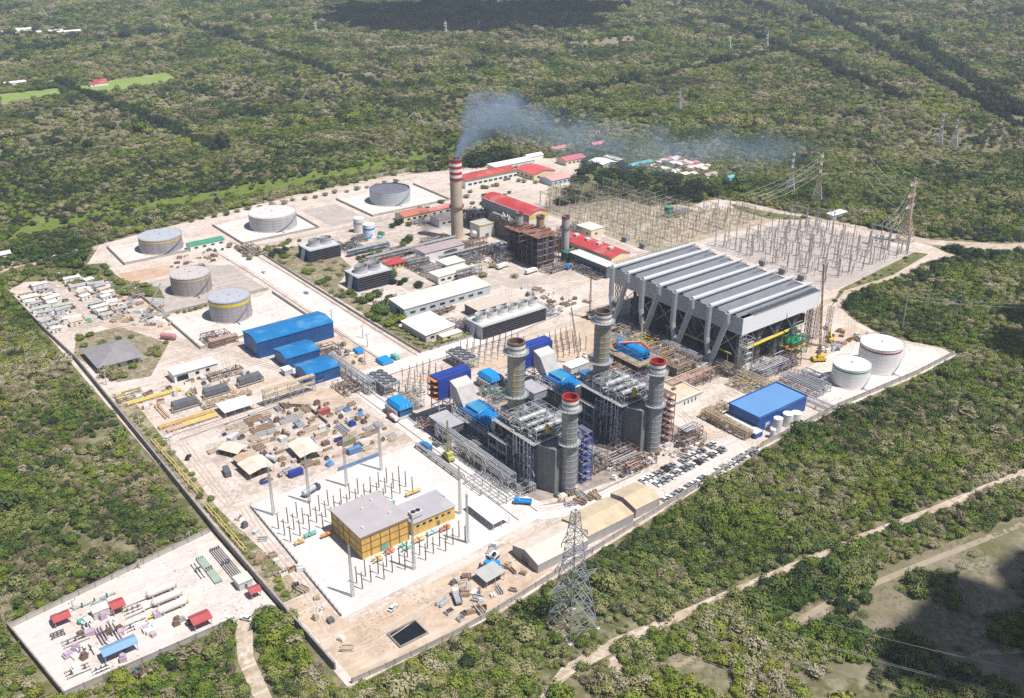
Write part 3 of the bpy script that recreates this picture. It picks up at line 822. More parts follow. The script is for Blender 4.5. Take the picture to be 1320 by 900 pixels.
tan0 = M('tan_steel',(.42,.33,.22),.7,.2,.6)
def unit(ox, oy, first):
    who = 'nearer' if first else 'farther'
    beside = 'of the unit by the substation' if first else 'of the unit by the condenser hall'
    X, Y = 228.4+ox, 254.5+oy
    stack('exhaust_stack', 'grey stack with bright red mouth at the end '+beside, X, Y, 44, 3.25, platz=[38.5, 23.0], red_inside=True)
    stack('bypass_stack', 'taller yellow-stained stack on the boiler inlet '+beside, X, Y+35, 55.5, 3.7, z0=23, platz=[50.5, 30.5],
          col=M('bypass_plate', (.27,.28,.31), .5, .15, .2, .2, wave=('Z',.55,.6), dirt=((.34,.28,.10),.13,.7,.48), runs=((.14,.14,.15),.5,.7)))
    # boiler
    t = thing('recovery_boiler', 'dark boxy boiler with vertical pipes '+beside, 'boiler', (X,Y,0))
    MB().box(-10.5,9,3.2,9.5,36.5,21.5).box(-10.5,12,.4,9.5,33,3.0).build('casing', M('boiler_black',(.02,.023,.032),.65,.35,.4), t)
    mb = MB()
    for y in np.arange(9.3,36.6,2.6): mb.box(-10.9,y,0,-10.5,y+.35,21.5)
    for y in np.arange(9.3,36.6,2.6): mb.box(9.5,y,0,9.85,y+.35,21.5)
    for z in (6,10,14,18): mb.box(-10.8,9,z,-10.5,36.5,z+.3).box(9.5,9,z,9.8,36.5,z+.3)
    mb.build('buckstays', M('buckstay_steel',(.045,.05,.065),.6,.3,.6), t)
    MB().add([(-6.5,1,.5),(6.5,1,.5),(9,9,.5),(-9.6,9,.5),(-6.5,1,21),(6.5,1,21),(9,9,21),(-9.6,9,21)],
             [(3,2,1,0),(4,5,6,7),(0,1,5,4),(1,2,6,5),(3,0,4,7)]).build('outlet_duct', M('ribbed_cladding', (.20,.205,.215), .5, .12, .3, .2, wave=('Z',1.1,1.0), runs=((.11,.11,.115),.6,.7)), t)
    MB().add([(-9.5,36.5,4),(9,36.5,4),(4.2,44,9),(-4.2,44,9),(-9.5,36.5,21),(9,36.5,21),(4.2,44,16),(-4.2,44,16)],
             [(3,2,1,0),(4,5,6,7),(2,3,7,6),(1,2,6,5),(3,0,4,7)]).build('inlet_diffuser', alu, t)
    MB().box(-4.6,30.8,21.5,4.6,40,24).build('stack_base_box', grey, t)
    d = MB()
    for k,(y,r) in enumerate(((14,1.1),(19,.8),(24.5,1.25))):
        d.cyl((-7,y,24.3),(7.5,y,24.3),r,n=12)
    d.build('steam_drum', alu, t)
    mb = MB()
    for k in range(26):
        y0 = rnd(9.5,30); x0 = rnd(-9.5,8.5); z = rnd(22.2,26.3)
        if k % 2: mb.pipe([(x0,y0,21.6),(x0,y0,z),(x0+rnd(-5,5),y0,z),(x0+rnd(-3,3),y0+rnd(1,4),z)], rnd(.12,.3))
        else: mb.pipe([(x0,y0,z),(x0,y0+rnd(3,9),z),(x0,y0+9,21.6)], rnd(.1,.26))
    mb.build('roof_piping', galv, t)
    mb = MB()
    for k,y in enumerate((11,12.4,14.2,15.4,17.4,19.4,22)):
        x = -11.5-(k % 3)*.3
        if k == 5: mb.pipe([(x,y,22),(x,y,13),(x,y+2.4,13),(x-.2,y+2.4,10.5),(x,y+1.4,10),(x,y+1.4,1)], .3)
        else: mb.pipe([(x,y,23),(x,y,rnd(1,4))], rnd(.16,.27))
    mb.build('downcomer_pipes', M('bright_cladding', (.66,.67,.70), .35, .08, .5, .3), t)
    MB().box(-12.4,9,21.7,-10.4,36,21.9).box(9.6,9,21.7,11.6,36,21.9).box(-12.4,8.0,21.7,11.6,9,21.9).build('roof_walkway', galv, t)
    mb = MB().rail([(-12.4,36),(-12.4,8),(11.6,8),(11.6,36)], 21.9, 1.2, .08, 2.5); mb.build('roof_railing', galv, t)
    mb = MB(); mb.v, mb.f = frame_mb(-9.5,9.5,8.8,30,[25.2,27.6],5,5,.2).v, frame_mb(-9.5,9.5,8.8,30,[25.2,27.6],5,5,.2).f
    mb.v = [(x,y,max(z,21.6)) for x,y,z in mb.v]
    mb.build('roof_frame', galv, t)
    for zz in (5.2,10.4,15.6):
        pf_ = MB().box(-14.6,23,zz,-12.3,36,zz+.14).box(10.2,12,zz,12.4,34,zz+.14).build('side_platform', grey, t)
        q_ = MB().rail([(-14.6,36),(-14.6,23),(-12.4,23)],zz+.14,1.2,.09,2.6).rail([(12.4,12),(12.4,34)],zz+.14,1.2,.09,2.6)
        for yy in (23.2,29.5,35.8): q_.bar((-14.5,yy,zz-5.2),(-14.5,yy,zz),.22).bar((-12.3,yy,zz-5.2),(-12.3,yy,zz),.2).bar((-14.5,yy,zz-5.2),(-12.3,yy,zz),.12)
        q_.build('platform_frame', galv if zz > 6 else tan0, pf_)
    frame_mb(-14.2,9,-11.4,23,[4,8,12,16,20.5],3,3.5,.24).build('outer_frame', M('blue_black_steel',(.07,.085,.14),.6,.25,.6), t)
    frame_mb(10.4,9,13.4,34,[4.5,9,13.5,18],3,5,.24).build('outer_frame', violet, t)
    q_ = MB()
    for k in range(34):
        y0, z0 = rnd(10,36), rnd(1,16)
        q_.pipe([(-11.2,y0,z0),(-11.2-rnd(0,1.6),y0,z0),(-11.6,y0+rnd(-4,4),z0+rnd(-1,4)),(-11.6,y0,z0+rnd(2,6))], rnd(.08,.2), 6)
    q_.build('side_piping', galv, t)
    MB().box(-4.8,8.4,24.5,-3.6,9.6,28.5).build('yellow_hoist_post', yellow, t)
    # stair tower beside the stack
    t = thing('stair_tower', ('violet-blue' if first else 'rust-red')+' stair tower beside the round stack '+beside, 'stair tower', (X+9.5,Y+1.5,0))
    frame_mb(-2.2,-2.2,2.8,4.8,[3,6,9,12,15,18,21,24],5,3.5,.26).build('frame', violet if first else M('primer_red_steel', (.20,.07,.08), .7, .3), t)
    mb = MB()
    for k in range(8):
        z = 3*k
        y0,y1 = (-1.8,4.4) if k % 2 else (4.4,-1.8)
        for o in (-1.4,-.2): mb.bar((o,y0,z),(o,y1,z+3),.16)
        for j in range(8): mb.box(-1.4,y0+(y1-y0)*j/8-.14,z+3*j/8,-.2,y0+(y1-y0)*j/8+.14,z+3*j/8+.06)
    mb.build('stairs', galv, t)
    mb = MB()
    for k in range(1,9): mb.box(-2.2,-2.2,3*k,2.8,-1.6,3*k+.08).box(.2,-2.2,3*k,2.8,4.8,3*k+.06)
    mb.build('landings', dkgrey if first else brown, t)
    # gas turbine, inlet filter
    t = thing('gas_turbine', 'bright blue ribbed turbine enclosure '+beside, 'turbine', (X,Y+47,0))
    MB().box(-7.5,0,.2,7.5,27,6).build('foundation', M('turbine_base', (.16,.165,.18), .8, .25, .4), t)
    MB().box(-6.2,11,6,5.8,23,11.5).build('enclosure', M('turbine_blue', (.012,.10,.33), .45, .25, .25), t)
    MB().box(-3.4,12,11.5,3.2,22,12.6).build('roof_vent', M('turbine_lid', (.03,.22,.40), .5, .2, .3), t)
    mb = MB()
    for k in range(5): mb.lathe([(3.0,0),(4.1,0),(4.1,.85),(3.0,.85)],18,cap=False)
    mb2 = MB()
    for k in range(5):
        y = 2.4+k*1.8
        mb2.cyl((-.4,y,9.3),(-.4,y+.95,9.3),4.3,n=20)
    mb2.build('cooling_fin', cyanblue, t)
    MB().cyl((-.4,-3.5,9.3),(-.4,12,9.3),3.2,n=20).build('exhaust_casing', M('cream_lagging',(.62,.57,.45),.6,.15,.4), t)
    frame_mb(-8.6,-1,-6.8,25,[4,8,11],3,5,.22).build('access_frame', galv, t)
    MB().box(-8.6,-1,8.0,-6.6,25,8.12).build('gangway', grey, t)
    t = thing('inlet_filter_house', 'navy filter house with pale hood '+beside, 'filter house', (X-3,Y+76,0))
    MB().box(-9.5,3,13,9.5,7.5,24.5).box(-9.2,.8,13.5,9.2,3,24.2).build('filter_panel', navy, t)
    frame_mb(-9.2,1,9.2,7.2,[5,9,13],6,6,.35).build('support_frame', galv, t)
    MB().add([(-3.0,.8,14.5),(6.6,.8,14.5),(6.6,.8,22),(-3.0,.8,22),(-3.0,-4.4,20.3),(6.6,-4.4,20.3),(-1.5,-9.0,9.5),(6.0,-9.0,9.5),(-1.5,-2.5,9.5),(6.0,-2.5,9.5)],
             [(3,2,5,4),(4,5,7,6),(0,3,4,6,8),(1,9,7,5,2),(6,7,9,8),(0,8,9,1)]).build('hood', M('hood_grey', (.50,.475,.46), .6, .12, .25, runs=((.36,.33,.31),.6,.8)), t)
    mb = MB()
    for z in (14.5,17.5,20.5,23.5):
        mb.box(-11.2,1,z,-9.5,7.2,z+.2); mb.rail([(-11.2,1),(-11.2,7)],z+.2,1.1,.09,2)
    mb.build('side_gallery', orange if first else yellow, t)
    # step-up transformer shed with blue cover, and fin-fan cooler
    tx, ty = (508-300+0, 353.5) if first else (259.5, 350.0)
    t = thing('transformer_enclosure', ('blue covered transformer beside the road and its grey fin cooler' if first else 'blue covered transformer between the two navy filter houses'), 'transformer', (tx,ty,0))
    MB().box(-4,-6.2,.1,5,6.5,1.4).build('plinth', concrete, t)
    MB().box(-3.2,-5.6,1.4,4,5.8,5.2).build('tank', M('transformer_tank',(.03,.10,.22),.5,.2,.5), t)
    MB().add([(-3.8,-6.2,5.2),(4.6,-6.2,5.2),(4.6,6.4,5.2),(-3.8,6.4,5.2),(-2.6,-5.2,7.2),(3.4,-5.2,7.2),(3.4,5.4,7.2),(-2.6,5.4,7.2)],
             [(3,2,1,0),(4,5,6,7),(0,1,5,4),(1,2,6,5),(2,3,7,6),(3,0,4,7)]).build('blue_cover', cyanblue, t)
    mb = MB()
    for k in range(3): mb.cyl((-1.5+k*2,-6.0,5.2),(-1.5+k*2,-6.8,8.0),.22,.1,8)
    mb.build('bushing', white, t)
    mb = MB()
    for k in range(6): mb.box(-4.9,-5+k*1.8,1.2,-3.9,-3.9+k*1.8,4.6)
    mb.build('radiator_fins', grey, t)
    ax, ay = (215.5, 380.5) if first else (262.5, 378.5)
    t = thing('fin_fan_cooler', ('grey fin fan cooler bank beside the red-edged pipe strip' if first else 'grey fin fan cooler bank next to the cross road'), 'cooler', (ax,ay,0))
    frame_mb(-4.2,-8.5,4.2,8.5,[2.6,5],4.2,4.2,.22).build('frame', galv, t)
    MB().box(-4.4,-8.7,5,4.4,8.7,6.2).build('coil_box', grey, t)
    mb = MB()
    for i in range(2):
        for j in range(4): mb.lathe([(1.75,6.2),(1.75,6.9),(1.55,6.9),(1.55,6.5),(.01,6.5)],16,((-2.1+i*4.2),(-6.3+j*4.2)),cap=False)
    mb.build('fan_ring', dkgrey, t)
unit(0,0,True)
unit(51,1.5,False)

# pipe racks and skids round the boilers
def rack(label, x0,y0,x1,y1,h,pipes,mat=galv,pm=None,n=None,w=.26,name='pipe_rack'):
    t = thing(name, label, 'pipe rack', (x0,y0,0))
    lx, ly = x1-x0, y1-y0
    frame_mb(0,0,lx,ly,[h*.55,h] if h > 3.2 else [h], 6,6,w,brace=h > 3).build('frame', mat, t)
    for lev,zz in enumerate(([h*.55,h] if h > 3.2 else [h])):
        mb = MB()
        for k in range(pipes):
            f = (k+.7)/(pipes+.4)
            r = rnd(.12,.34)
            if lx >= ly: mb.cyl((-.5,ly*f,zz+.15+r),(lx+.5,ly*f,zz+.15+r),r,n=7)
            else: mb.cyl((lx*f,-.5,zz+.15+r),(lx*f,ly+.5,zz+.15+r),r,n=7)
        mb.build('pipework', pm or alu, t)
    return t
rack('long steel pipe rack running past the boilers along the lower road', 207.5,268,211.5,322,8,4)
rack('galvanised pipe bridge crossing from the coolers to the blue halls', 160.5,398.5,187,401.5,8.5,4,pm=M('ochre_lagging',(.46,.36,.22),.7,.25,.6))
rack('grey pipe rack running from the small blue hall to the fin fan cooler', 206,378,209.5,420,7,4)
rack('pipe rack between the grey condenser hall and the blue roofed plant', 362,256,366,292,5.5,4,pm=M('ochre_lagging',(.46,.36,.22),.7,.25,.6))
rack('low pipe sleepers running to the white tanks', 368,228,374,262,2.4,5)
rack('violet-grey pipe rack grid beside the green-banded tank', 377,240,389,262,4.5,7,mat=M('lilac_steel',(.30,.28,.36),.6,.2,.6))
rack('tall pipe rack joining the two boilers on the far side', 243,292,268,296,9,4)
rack('pipe rack behind the second boiler by the stairs', 292,262,298,292,8,4,mat=brown)
rack('rusty pipe rack beside the white flat-roofed control building', 322,284,350,290,7,5,mat=brown,pm=M('salmon_primer',(.45,.30,.24),.8,.2,.6))
rack('brown steel pipe rack in front of the condenser hall ducts', 352,296,358,322,8,4,mat=M('tan_steel',(.42,.33,.22),.7,.2,.6))
rack('yellow-piped rack running toward the old bund wall', 166,478,181,482,4,4,mat=brown,pm=M('salmon_primer',(.45,.30,.24),.8,.2,.6))
rack('low pipe rack at the foot of the nearer boiler', 197,262,207,284,3,5,mat=grey)
rack('pipe and cable skid beside the lower road with ochre rails', 209,286,216,303,6,4,mat=M('tan_steel',(.42,.33,.22),.7,.2,.6))
rack('low grey pipe skid under the nearer boiler', 214,262,217.2,285,3.5,3,mat=grey)
rack('pipe trench rack running below the ochre substation masts', 196.5,288,199.5,322,1.6,3,mat=brown)
rack('pipe rack west of the blue roofed water plant with ochre rails', 318,235,323,262,4,4,mat=M('tan_steel',(.42,.33,.22),.7,.2,.6),pm=M('ochre_lagging',(.46,.36,.22),.7,.25,.6))
rack('steel frame rack beside the round red-mouthed stack of the far unit', 296,250,306,256,5,4,mat=brown)
rack('steel frame rack right of the nearer boiler stack', 244,262,252,275,6,4,mat=galv)
rack('low pipe frames between the two round stacks', 254,252,268,262,3,5,mat=brown)
# two electrical buildings on legs beside each turbine
def on_legs(label, x,y,lx,ly,h,leg,mat,roof):
    t = thing('electrical_cabin', label, 'cabin', (x,y,0))
    frame_mb(0,0,lx,ly,[leg],5,5,.25).build('legs', galv, t)
    MB().box(-.2,-.2,leg,lx+.2,ly+.2,leg+h).build('body', mat, t)
    MB().box(-.5,-.5,leg+h,lx+.5,ly+.5,leg+h+.25).build('roof', roof, t)
    MB().box(lx*.4,-.26,leg+.1,lx*.4+1,-.2,leg+2.1).box(-.26,ly*.4,leg+.1,-.2,ly*.4+1,leg+2.1).build('door', grey, t)
    return t
on_legs('grey electrical cabin on steel legs under the near filter house', 210,316,9,14,4,4,dkgrey,greyroof)
on_legs('grey electrical cabin on legs beside the far filter house', 262,318,8,12,4,4,grey,greyroof)
on_legs('pale cabin with open frame top behind the far turbine', 296,330,12,6,3.5,3,ltgrey,white)
on_legs('small blue cabin behind the two filter houses', 300,322,5,5,3,1,blue,blueroof)

# steam turbine island in front of the condenser hall
t = thing('steam_turbine', 'bright blue steam turbine with red pipe on its deck before the condenser ducts', 'turbine', (322,308,0))
frame_mb(0,0,16,26,[4,8],5.3,6.5,.4).build('deck_frame', brown, t)
MB().box(-1,-1,8,17,27,8.5).build('deck', M('deck_grating',(.28,.22,.18),.8,.25,.5), t)
MB().box(5,3,8.5,11,22,11.5).cyl((8,3,11.5),(8,12,11.5),2.8,n=18).cyl((8,12,11.5),(8,23,11.5),2.0,n=18).build('casing', cyanblue, t)
MB().pipe([(3,22,11.5),(3,18,14),(13,12,14),(13,5,12)],.7,n=10).build('crossover_pipe', M('orange_red_pipe',(.55,.13,.05),.5,.15,.6), t)
MB().box(-1,26,8.5,17,26.2,9.7).rail([(-1,-1),(17,-1),(17,27),(-1,27),(-1,-1)],8.5,1.2,.09,2.5).build('railing', yellow, t)
frame_mb(1,2,15,24,[11,14.5],7,7,.2,False).build('crane_frame', cyanblue, t)
for i,(x,y,lx,ly,h,mm,lab) in enumerate(((340,298,12,10,7,M('tan_steel',(.42,.33,.22),.7,.2,.6),'tan steel equipment frame in front of the condenser hall'),
        (342,312,10,12,8,M('tan_steel',(.42,.33,.22),.7,.2,.6),'ochre steel pump frame behind the blue steam turbine'),(341,328,12,10,7,yellow,'yellow railed equipment frame under the second duct pair'),
        (310,296,9,9,6,violet,'violet steel frame right of the far boiler'),(356,324,7,16,6,brown,'rusty steel frame below the condenser ducts'),(308,308,10,14,6,M('primer_red_steel', (.20,.07,.08), .7, .3),'dark red steel frame beside the blue steam turbine'))):
    t = thing('steel_structure', lab, 'steel frame', (x,y,0))
    frame_mb(0,0,lx,ly,[h*.35,h*.7,h],4,4,.3).build('frame', mm, t)
    MB().box(0,0,h*.7,lx,ly,h*.7+.15).build('deck', brown if i != 2 else M('olive_deck',(.20,.22,.10),.8,.3,.5), t)
    mb = MB()
    for k in range(7):
        xx,yy = rnd(.5,lx-1.5),rnd(.5,ly-1.5)
        if k % 2: mb.cyl((xx,yy,h*.7),(xx,yy,h*.7+rnd(1,2.6)),rnd(.4,.9),n=10)
        else: mb.cyl((xx,.5,h*.35+rnd(.4,1)),(xx,ly-.5,h*.35+.6),rnd(.2,.45),n=8)
    mb.build('vessel', alu, t)
# flat white control building
t = thing('control_building', 'white flat-roofed building with sandy roof beside the far boiler', 'building', (305,272,0))
MB().box(0,0,0,24,18,6).build('wall', white, t)
MB().box(-.4,-.4,6,24.4,18.4,6.5).build('roof', M('sandy_roof',(.52,.43,.33),.9,.12,.2), t)
MB().box(-.4,-.4,6.5,24.4,.1,7.0).box(-.4,17.9,6.5,24.4,18.4,7.0).box(-.4,.1,6.5,.1,17.9,7.0).box(23.9,.1,6.5,24.4,17.9,7.0).build('parapet', white, t)
for k in range(4): MB().box(12+k*2.6,-.05,3.0,12.9+k*2.6,-.0,4.8).build('window', glass, t)
MB().box(-.05,6,0.1,0,7.2,2.3).build('door', grey, t)
MB().box(6,7,6.5,7.5,8.5,7.6).box(14,9,6.5,16,10.5,7.4).build('roof_unit', brown, t)

# ------------------------------------------------------------------ air cooled condenser hall
t = thing('air_cooled_condenser', 'long grey hall of eight ridged roof bays on tall legs', 'condenser', (367,281,0))
LX, LY, Z0, Z1 = 64, 96, 22.3, 31.5
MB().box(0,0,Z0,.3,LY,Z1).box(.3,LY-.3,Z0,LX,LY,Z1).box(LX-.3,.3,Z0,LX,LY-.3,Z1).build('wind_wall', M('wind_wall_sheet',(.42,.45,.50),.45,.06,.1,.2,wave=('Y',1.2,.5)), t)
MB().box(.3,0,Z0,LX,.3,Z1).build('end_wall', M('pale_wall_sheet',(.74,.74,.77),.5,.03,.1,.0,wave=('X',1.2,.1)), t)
MB().box(.3,.3,Z0+.4,LX-.3,LY-.3,Z0+1.0).build('fan_deck', M('fan_deck_steel',(.06,.06,.065),.7,.3,.3), t)
bay = LY/8
m_bay = M('finned_bundle',(.19,.20,.225),.5,.12,.15,.2,wave=('X',1.6,.7))
for k in range(8):
    yc = bay*(k+.5)
    b = MB().slab((.4,yc-2.6,Z1-.2),(LX-1,yc-2.6,Z1-.2),(LX-1,yc,Z1+1.1),(.4,yc,Z1+1.1),.2).slab((.4,yc,Z1+1.1),(LX-1,yc,Z1+1.1),(LX-1,yc+2.6,Z1-.2),(.4,yc+2.6,Z1-.2),.2)
    b.build('finned_bay', m_bay, t)
    # flat grating roof between the ridges
    MB().box(.4,yc+2.4,Z1-.45,LX-1,yc+bay-2.4 if k < 7 else LY-.4,Z1-.22).build('bay_roof', M('bay_roof_sheet',(.215,.225,.25),.55,.12,.08,.1,wave=('X',1.3,.6),dirt=((.22,.17,.14),.06,.45,.58)), t)
    d = MB().cyl((-5,yc,Z1+2.5),(30,yc,Z1+2.5),1.25,1.1,14).cyl((30,yc,Z1+2.5),(LX-1,yc,Z1+2.5),1.1,.85,14)
    d.build('steam_duct', M('duct_steel',(.50,.52,.56),.45,.12,.4,.15), t)
    mb = MB().rail([(LX-9,yc-3),(LX-.5,yc-3),(LX-.5,yc+3),(LX-9,yc+3)],Z1,1.2,.1,1.6)
    mb.build('roof_railing', dkgrey, t)
MB().rail([(.3,LY+.3),(LX,LY+.3)],Z1,2.2,.14,1.8).build('edge_railing', dkgrey, t)
mb = MB()
for j in range(46): mb.box(8+j*1.2,-.1,Z1,8.25+j*1.2,bay*.5-1.7,Z1+.35)
mb.box(8,-.12,Z1-.2,LX,.0,Z1+.4)
mb.build('louvre_roof', M('louvre_steel',(.34,.36,.39),.5,.1,.5,.3), t)
m_duct = M('riser_steel',(.40,.425,.46),.42,.10,.4,.3,wave=('Z',.9,.5))
for p in range(4):
    ya, yb = bay*(7.5-2*p), bay*(6.5-2*p)
    r = MB().cyl((-5,ya,Z1+2.6),(-5.2,ya,17),1.5,n=14).cyl((-5.2,ya,17),(-5.6,ya-3.2,3),1.5,n=14)
    r.build('vertical_riser', m_duct, t)
    r = MB().cyl((-5,yb,Z1+2.6),(-5,yb,Z1-2),1.5,n=14).cyl((-5,yb,Z1-2),(-5.6,ya-3.6,3),1.55,n=14)
    r.build('inclined_riser', m_duct, t)
    MB().cyl((-5.6,ya-3.4,3),(-16,ya-3.4,2.6),1.9,n=14).cyl((-5.6,ya-3.4,.2),(-5.6,ya-3.4,4.6),2.1,n=14).build('header_pipe', m_duct, t)
for i in range(5):
    for j in range(7):
        x, y = 3+i*(LX-6)/4, 3+j*(LY-6)/6
        L = MB().lattice(x,y,.0,Z0,2.2,2.2,6,.22) if (i == 0 or j == 0) else MB().cyl((x,y,0),(x,y,Z0),.9,n=8)
        L.build('leg', M('leg_steel',(.17,.17,.185),.6,.2,.6), t)
mb = MB()
for j in range(6):
    y0, y1 = 3+j*(LY-6)/6, 3+(j+1)*(LY-6)/6
    mb.bar((3,y0,8),(3,y1,Z0),.35).bar((3,y1,8),(3,y0,Z0),.35)
for i in range(4):
    x0, x1 = 3+i*(LX-6)/4, 3+(i+1)*(LX-6)/4
    mb.bar((x0,3,13),((x0+x1)/2,3,Z0),.3).bar((x1,3,13),((x0+x1)/2,3,Z0),.3).bar((x0,3,13),(x1,3,13),.3)
mb.build('bracing', ltgrey, t)
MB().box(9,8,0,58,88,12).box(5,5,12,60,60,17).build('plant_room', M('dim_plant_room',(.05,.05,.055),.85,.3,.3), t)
# equipment under and beside the hall
t = thing('overhead_pipe', 'straight bright yellow pipe under the pale end wall of the condenser hall', 'pipe', (373,282,0))
MB().cyl((0,0,13),(34,0,14),.75,n=10).build('pipe', yellow, t)
MB().bar((2,0,0),(2,0,13),.3).bar((30,0,0),(30,0,13.6),.3).build('support', galv, t)
t = thing('overhead_pipe', 'thin yellow pipe along the dark front of the condenser hall', 'pipe', (364,284,0))
MB().cyl((0,0,12),(0,46,12),.4,n=8).build('pipe', M('dull_yellow',(.42,.36,.05),.6,.15,.6), t)
MB().bar((0,2,0),(0,2,12),.25).bar((0,44,0),(0,44,12),.25).build('support', galv, t)
t = thing('pump_skid', 'green pump skid with orange deck under the condenser end wall', 'skid', (404,276,0))
frame_mb(0,0,14,8,[5,10],4.6,4,.35).build('frame', green, t)
MB().box(0,0,5,14,8,5.4).build('deck', orange, t)
MB().cyl((2,2,7),(12,2,7),1.2,n=12).cyl((2,5.5,7.2),(12,5.5,7.2),1.3,n=12).build('vessel', green, t)
for i,(x,y,hh) in enumerate(((432,274,24),(425,280,22),(437,284,20))):
    t = thing('scaffold_tower', ('slim scaffold tower by the far corner of the condenser end wall','scaffold tower against the pale condenser end wall','scaffold tower behind the condenser end wall corner')[i], 'scaffold', (x,y,0))
    MB().lattice(0,0,0,hh,2.2,2.2,9,.13).build('frame', brown, t)
t = thing('stair_tower', 'lattice stair tower at the near corner of the condenser hall', 'stair tower', (366,277,0))
frame_mb(-2,-2.5,3,2.5,[3,6,9,12,15,18,21,23],5,5,.24).build('frame', galv, t)
mb = MB()
for k in range(7):
    y0,y1 = (-2,2) if k % 2 else (2,-2)
    mb.bar((-.5,y0,3*k),(-.5,y1,3*k+3),.2).bar((.9,y0,3*k),(.9,y1,3*k+3),.2).box(-2,-2.4,3*k+2.9,3,-1.6,3*k+3)
mb.build('stairs', ltgrey, t)
rack('pipe rack under the condenser end wall beside the stair tower', 371,268,392,275,6,5)
# ------------------------------------------------------------------ process pipework and skids round the boilers
def skid(label, x, y, lx, ly, h, seed, cols, n=26, group=None):
    """dense process skid: base frame, vessels, random orthogonal pipe runs, valves"""
    R = random.Random(seed)
    t = thing('process_skid', label, 'process skid', (x,y,.1), 0, group)
    frame_mb(0,0,lx,ly,[h*.5,h] if h > 3 else [h],3.5,3.5,.2,False).build('frame', cols[0], t)
    ms = [MB() for _ in cols]
    for k in range(n):
        m_ = ms[k % len(ms)]
        p = [R.uniform(0,lx),R.uniform(0,ly),R.uniform(.3,h)]
        pts = [tuple(p)]
        for _ in range(R.randint(2,4)):
            a = R.choice((0,0,1,1,2))
            p[a] = min(max(p[a]+R.uniform(-1,1)*(lx,ly,h)[a]*.7, .2 if a == 2 else -.6), (lx+.6,ly+.6,h*1.25)[a])
            pts.append(tuple(p))
        m_.pipe(pts, R.choice((.09,.12,.16,.24)), 6)
    for m_,c,nm in zip(ms,cols,('small_pipe','main_pipe','lagged_pipe','cable_tray')):
        m_.build(nm, c, t)
    v = MB()
    for _ in range(max(2,int(lx*ly/14))):
        xx,yy,r = R.uniform(.5,lx-.5),R.uniform(.5,ly-.5),R.uniform(.35,.8)
        if R.random() < .5: v.lathe([(r,.2),(r,R.uniform(1.2,h*.8)),(.01,h*.85)],10,(xx,yy),False)
        else: v.cyl((xx,yy,.9),(min(lx,xx+R.uniform(1,3)),yy,.9),r*.8,n=10)
    v.build('vessel', R.choice((alu,ltgrey,white,dkgrey)), t)
    return t
tan_s = M('tan_steel',(.42,.33,.22),.7,.2,.6)
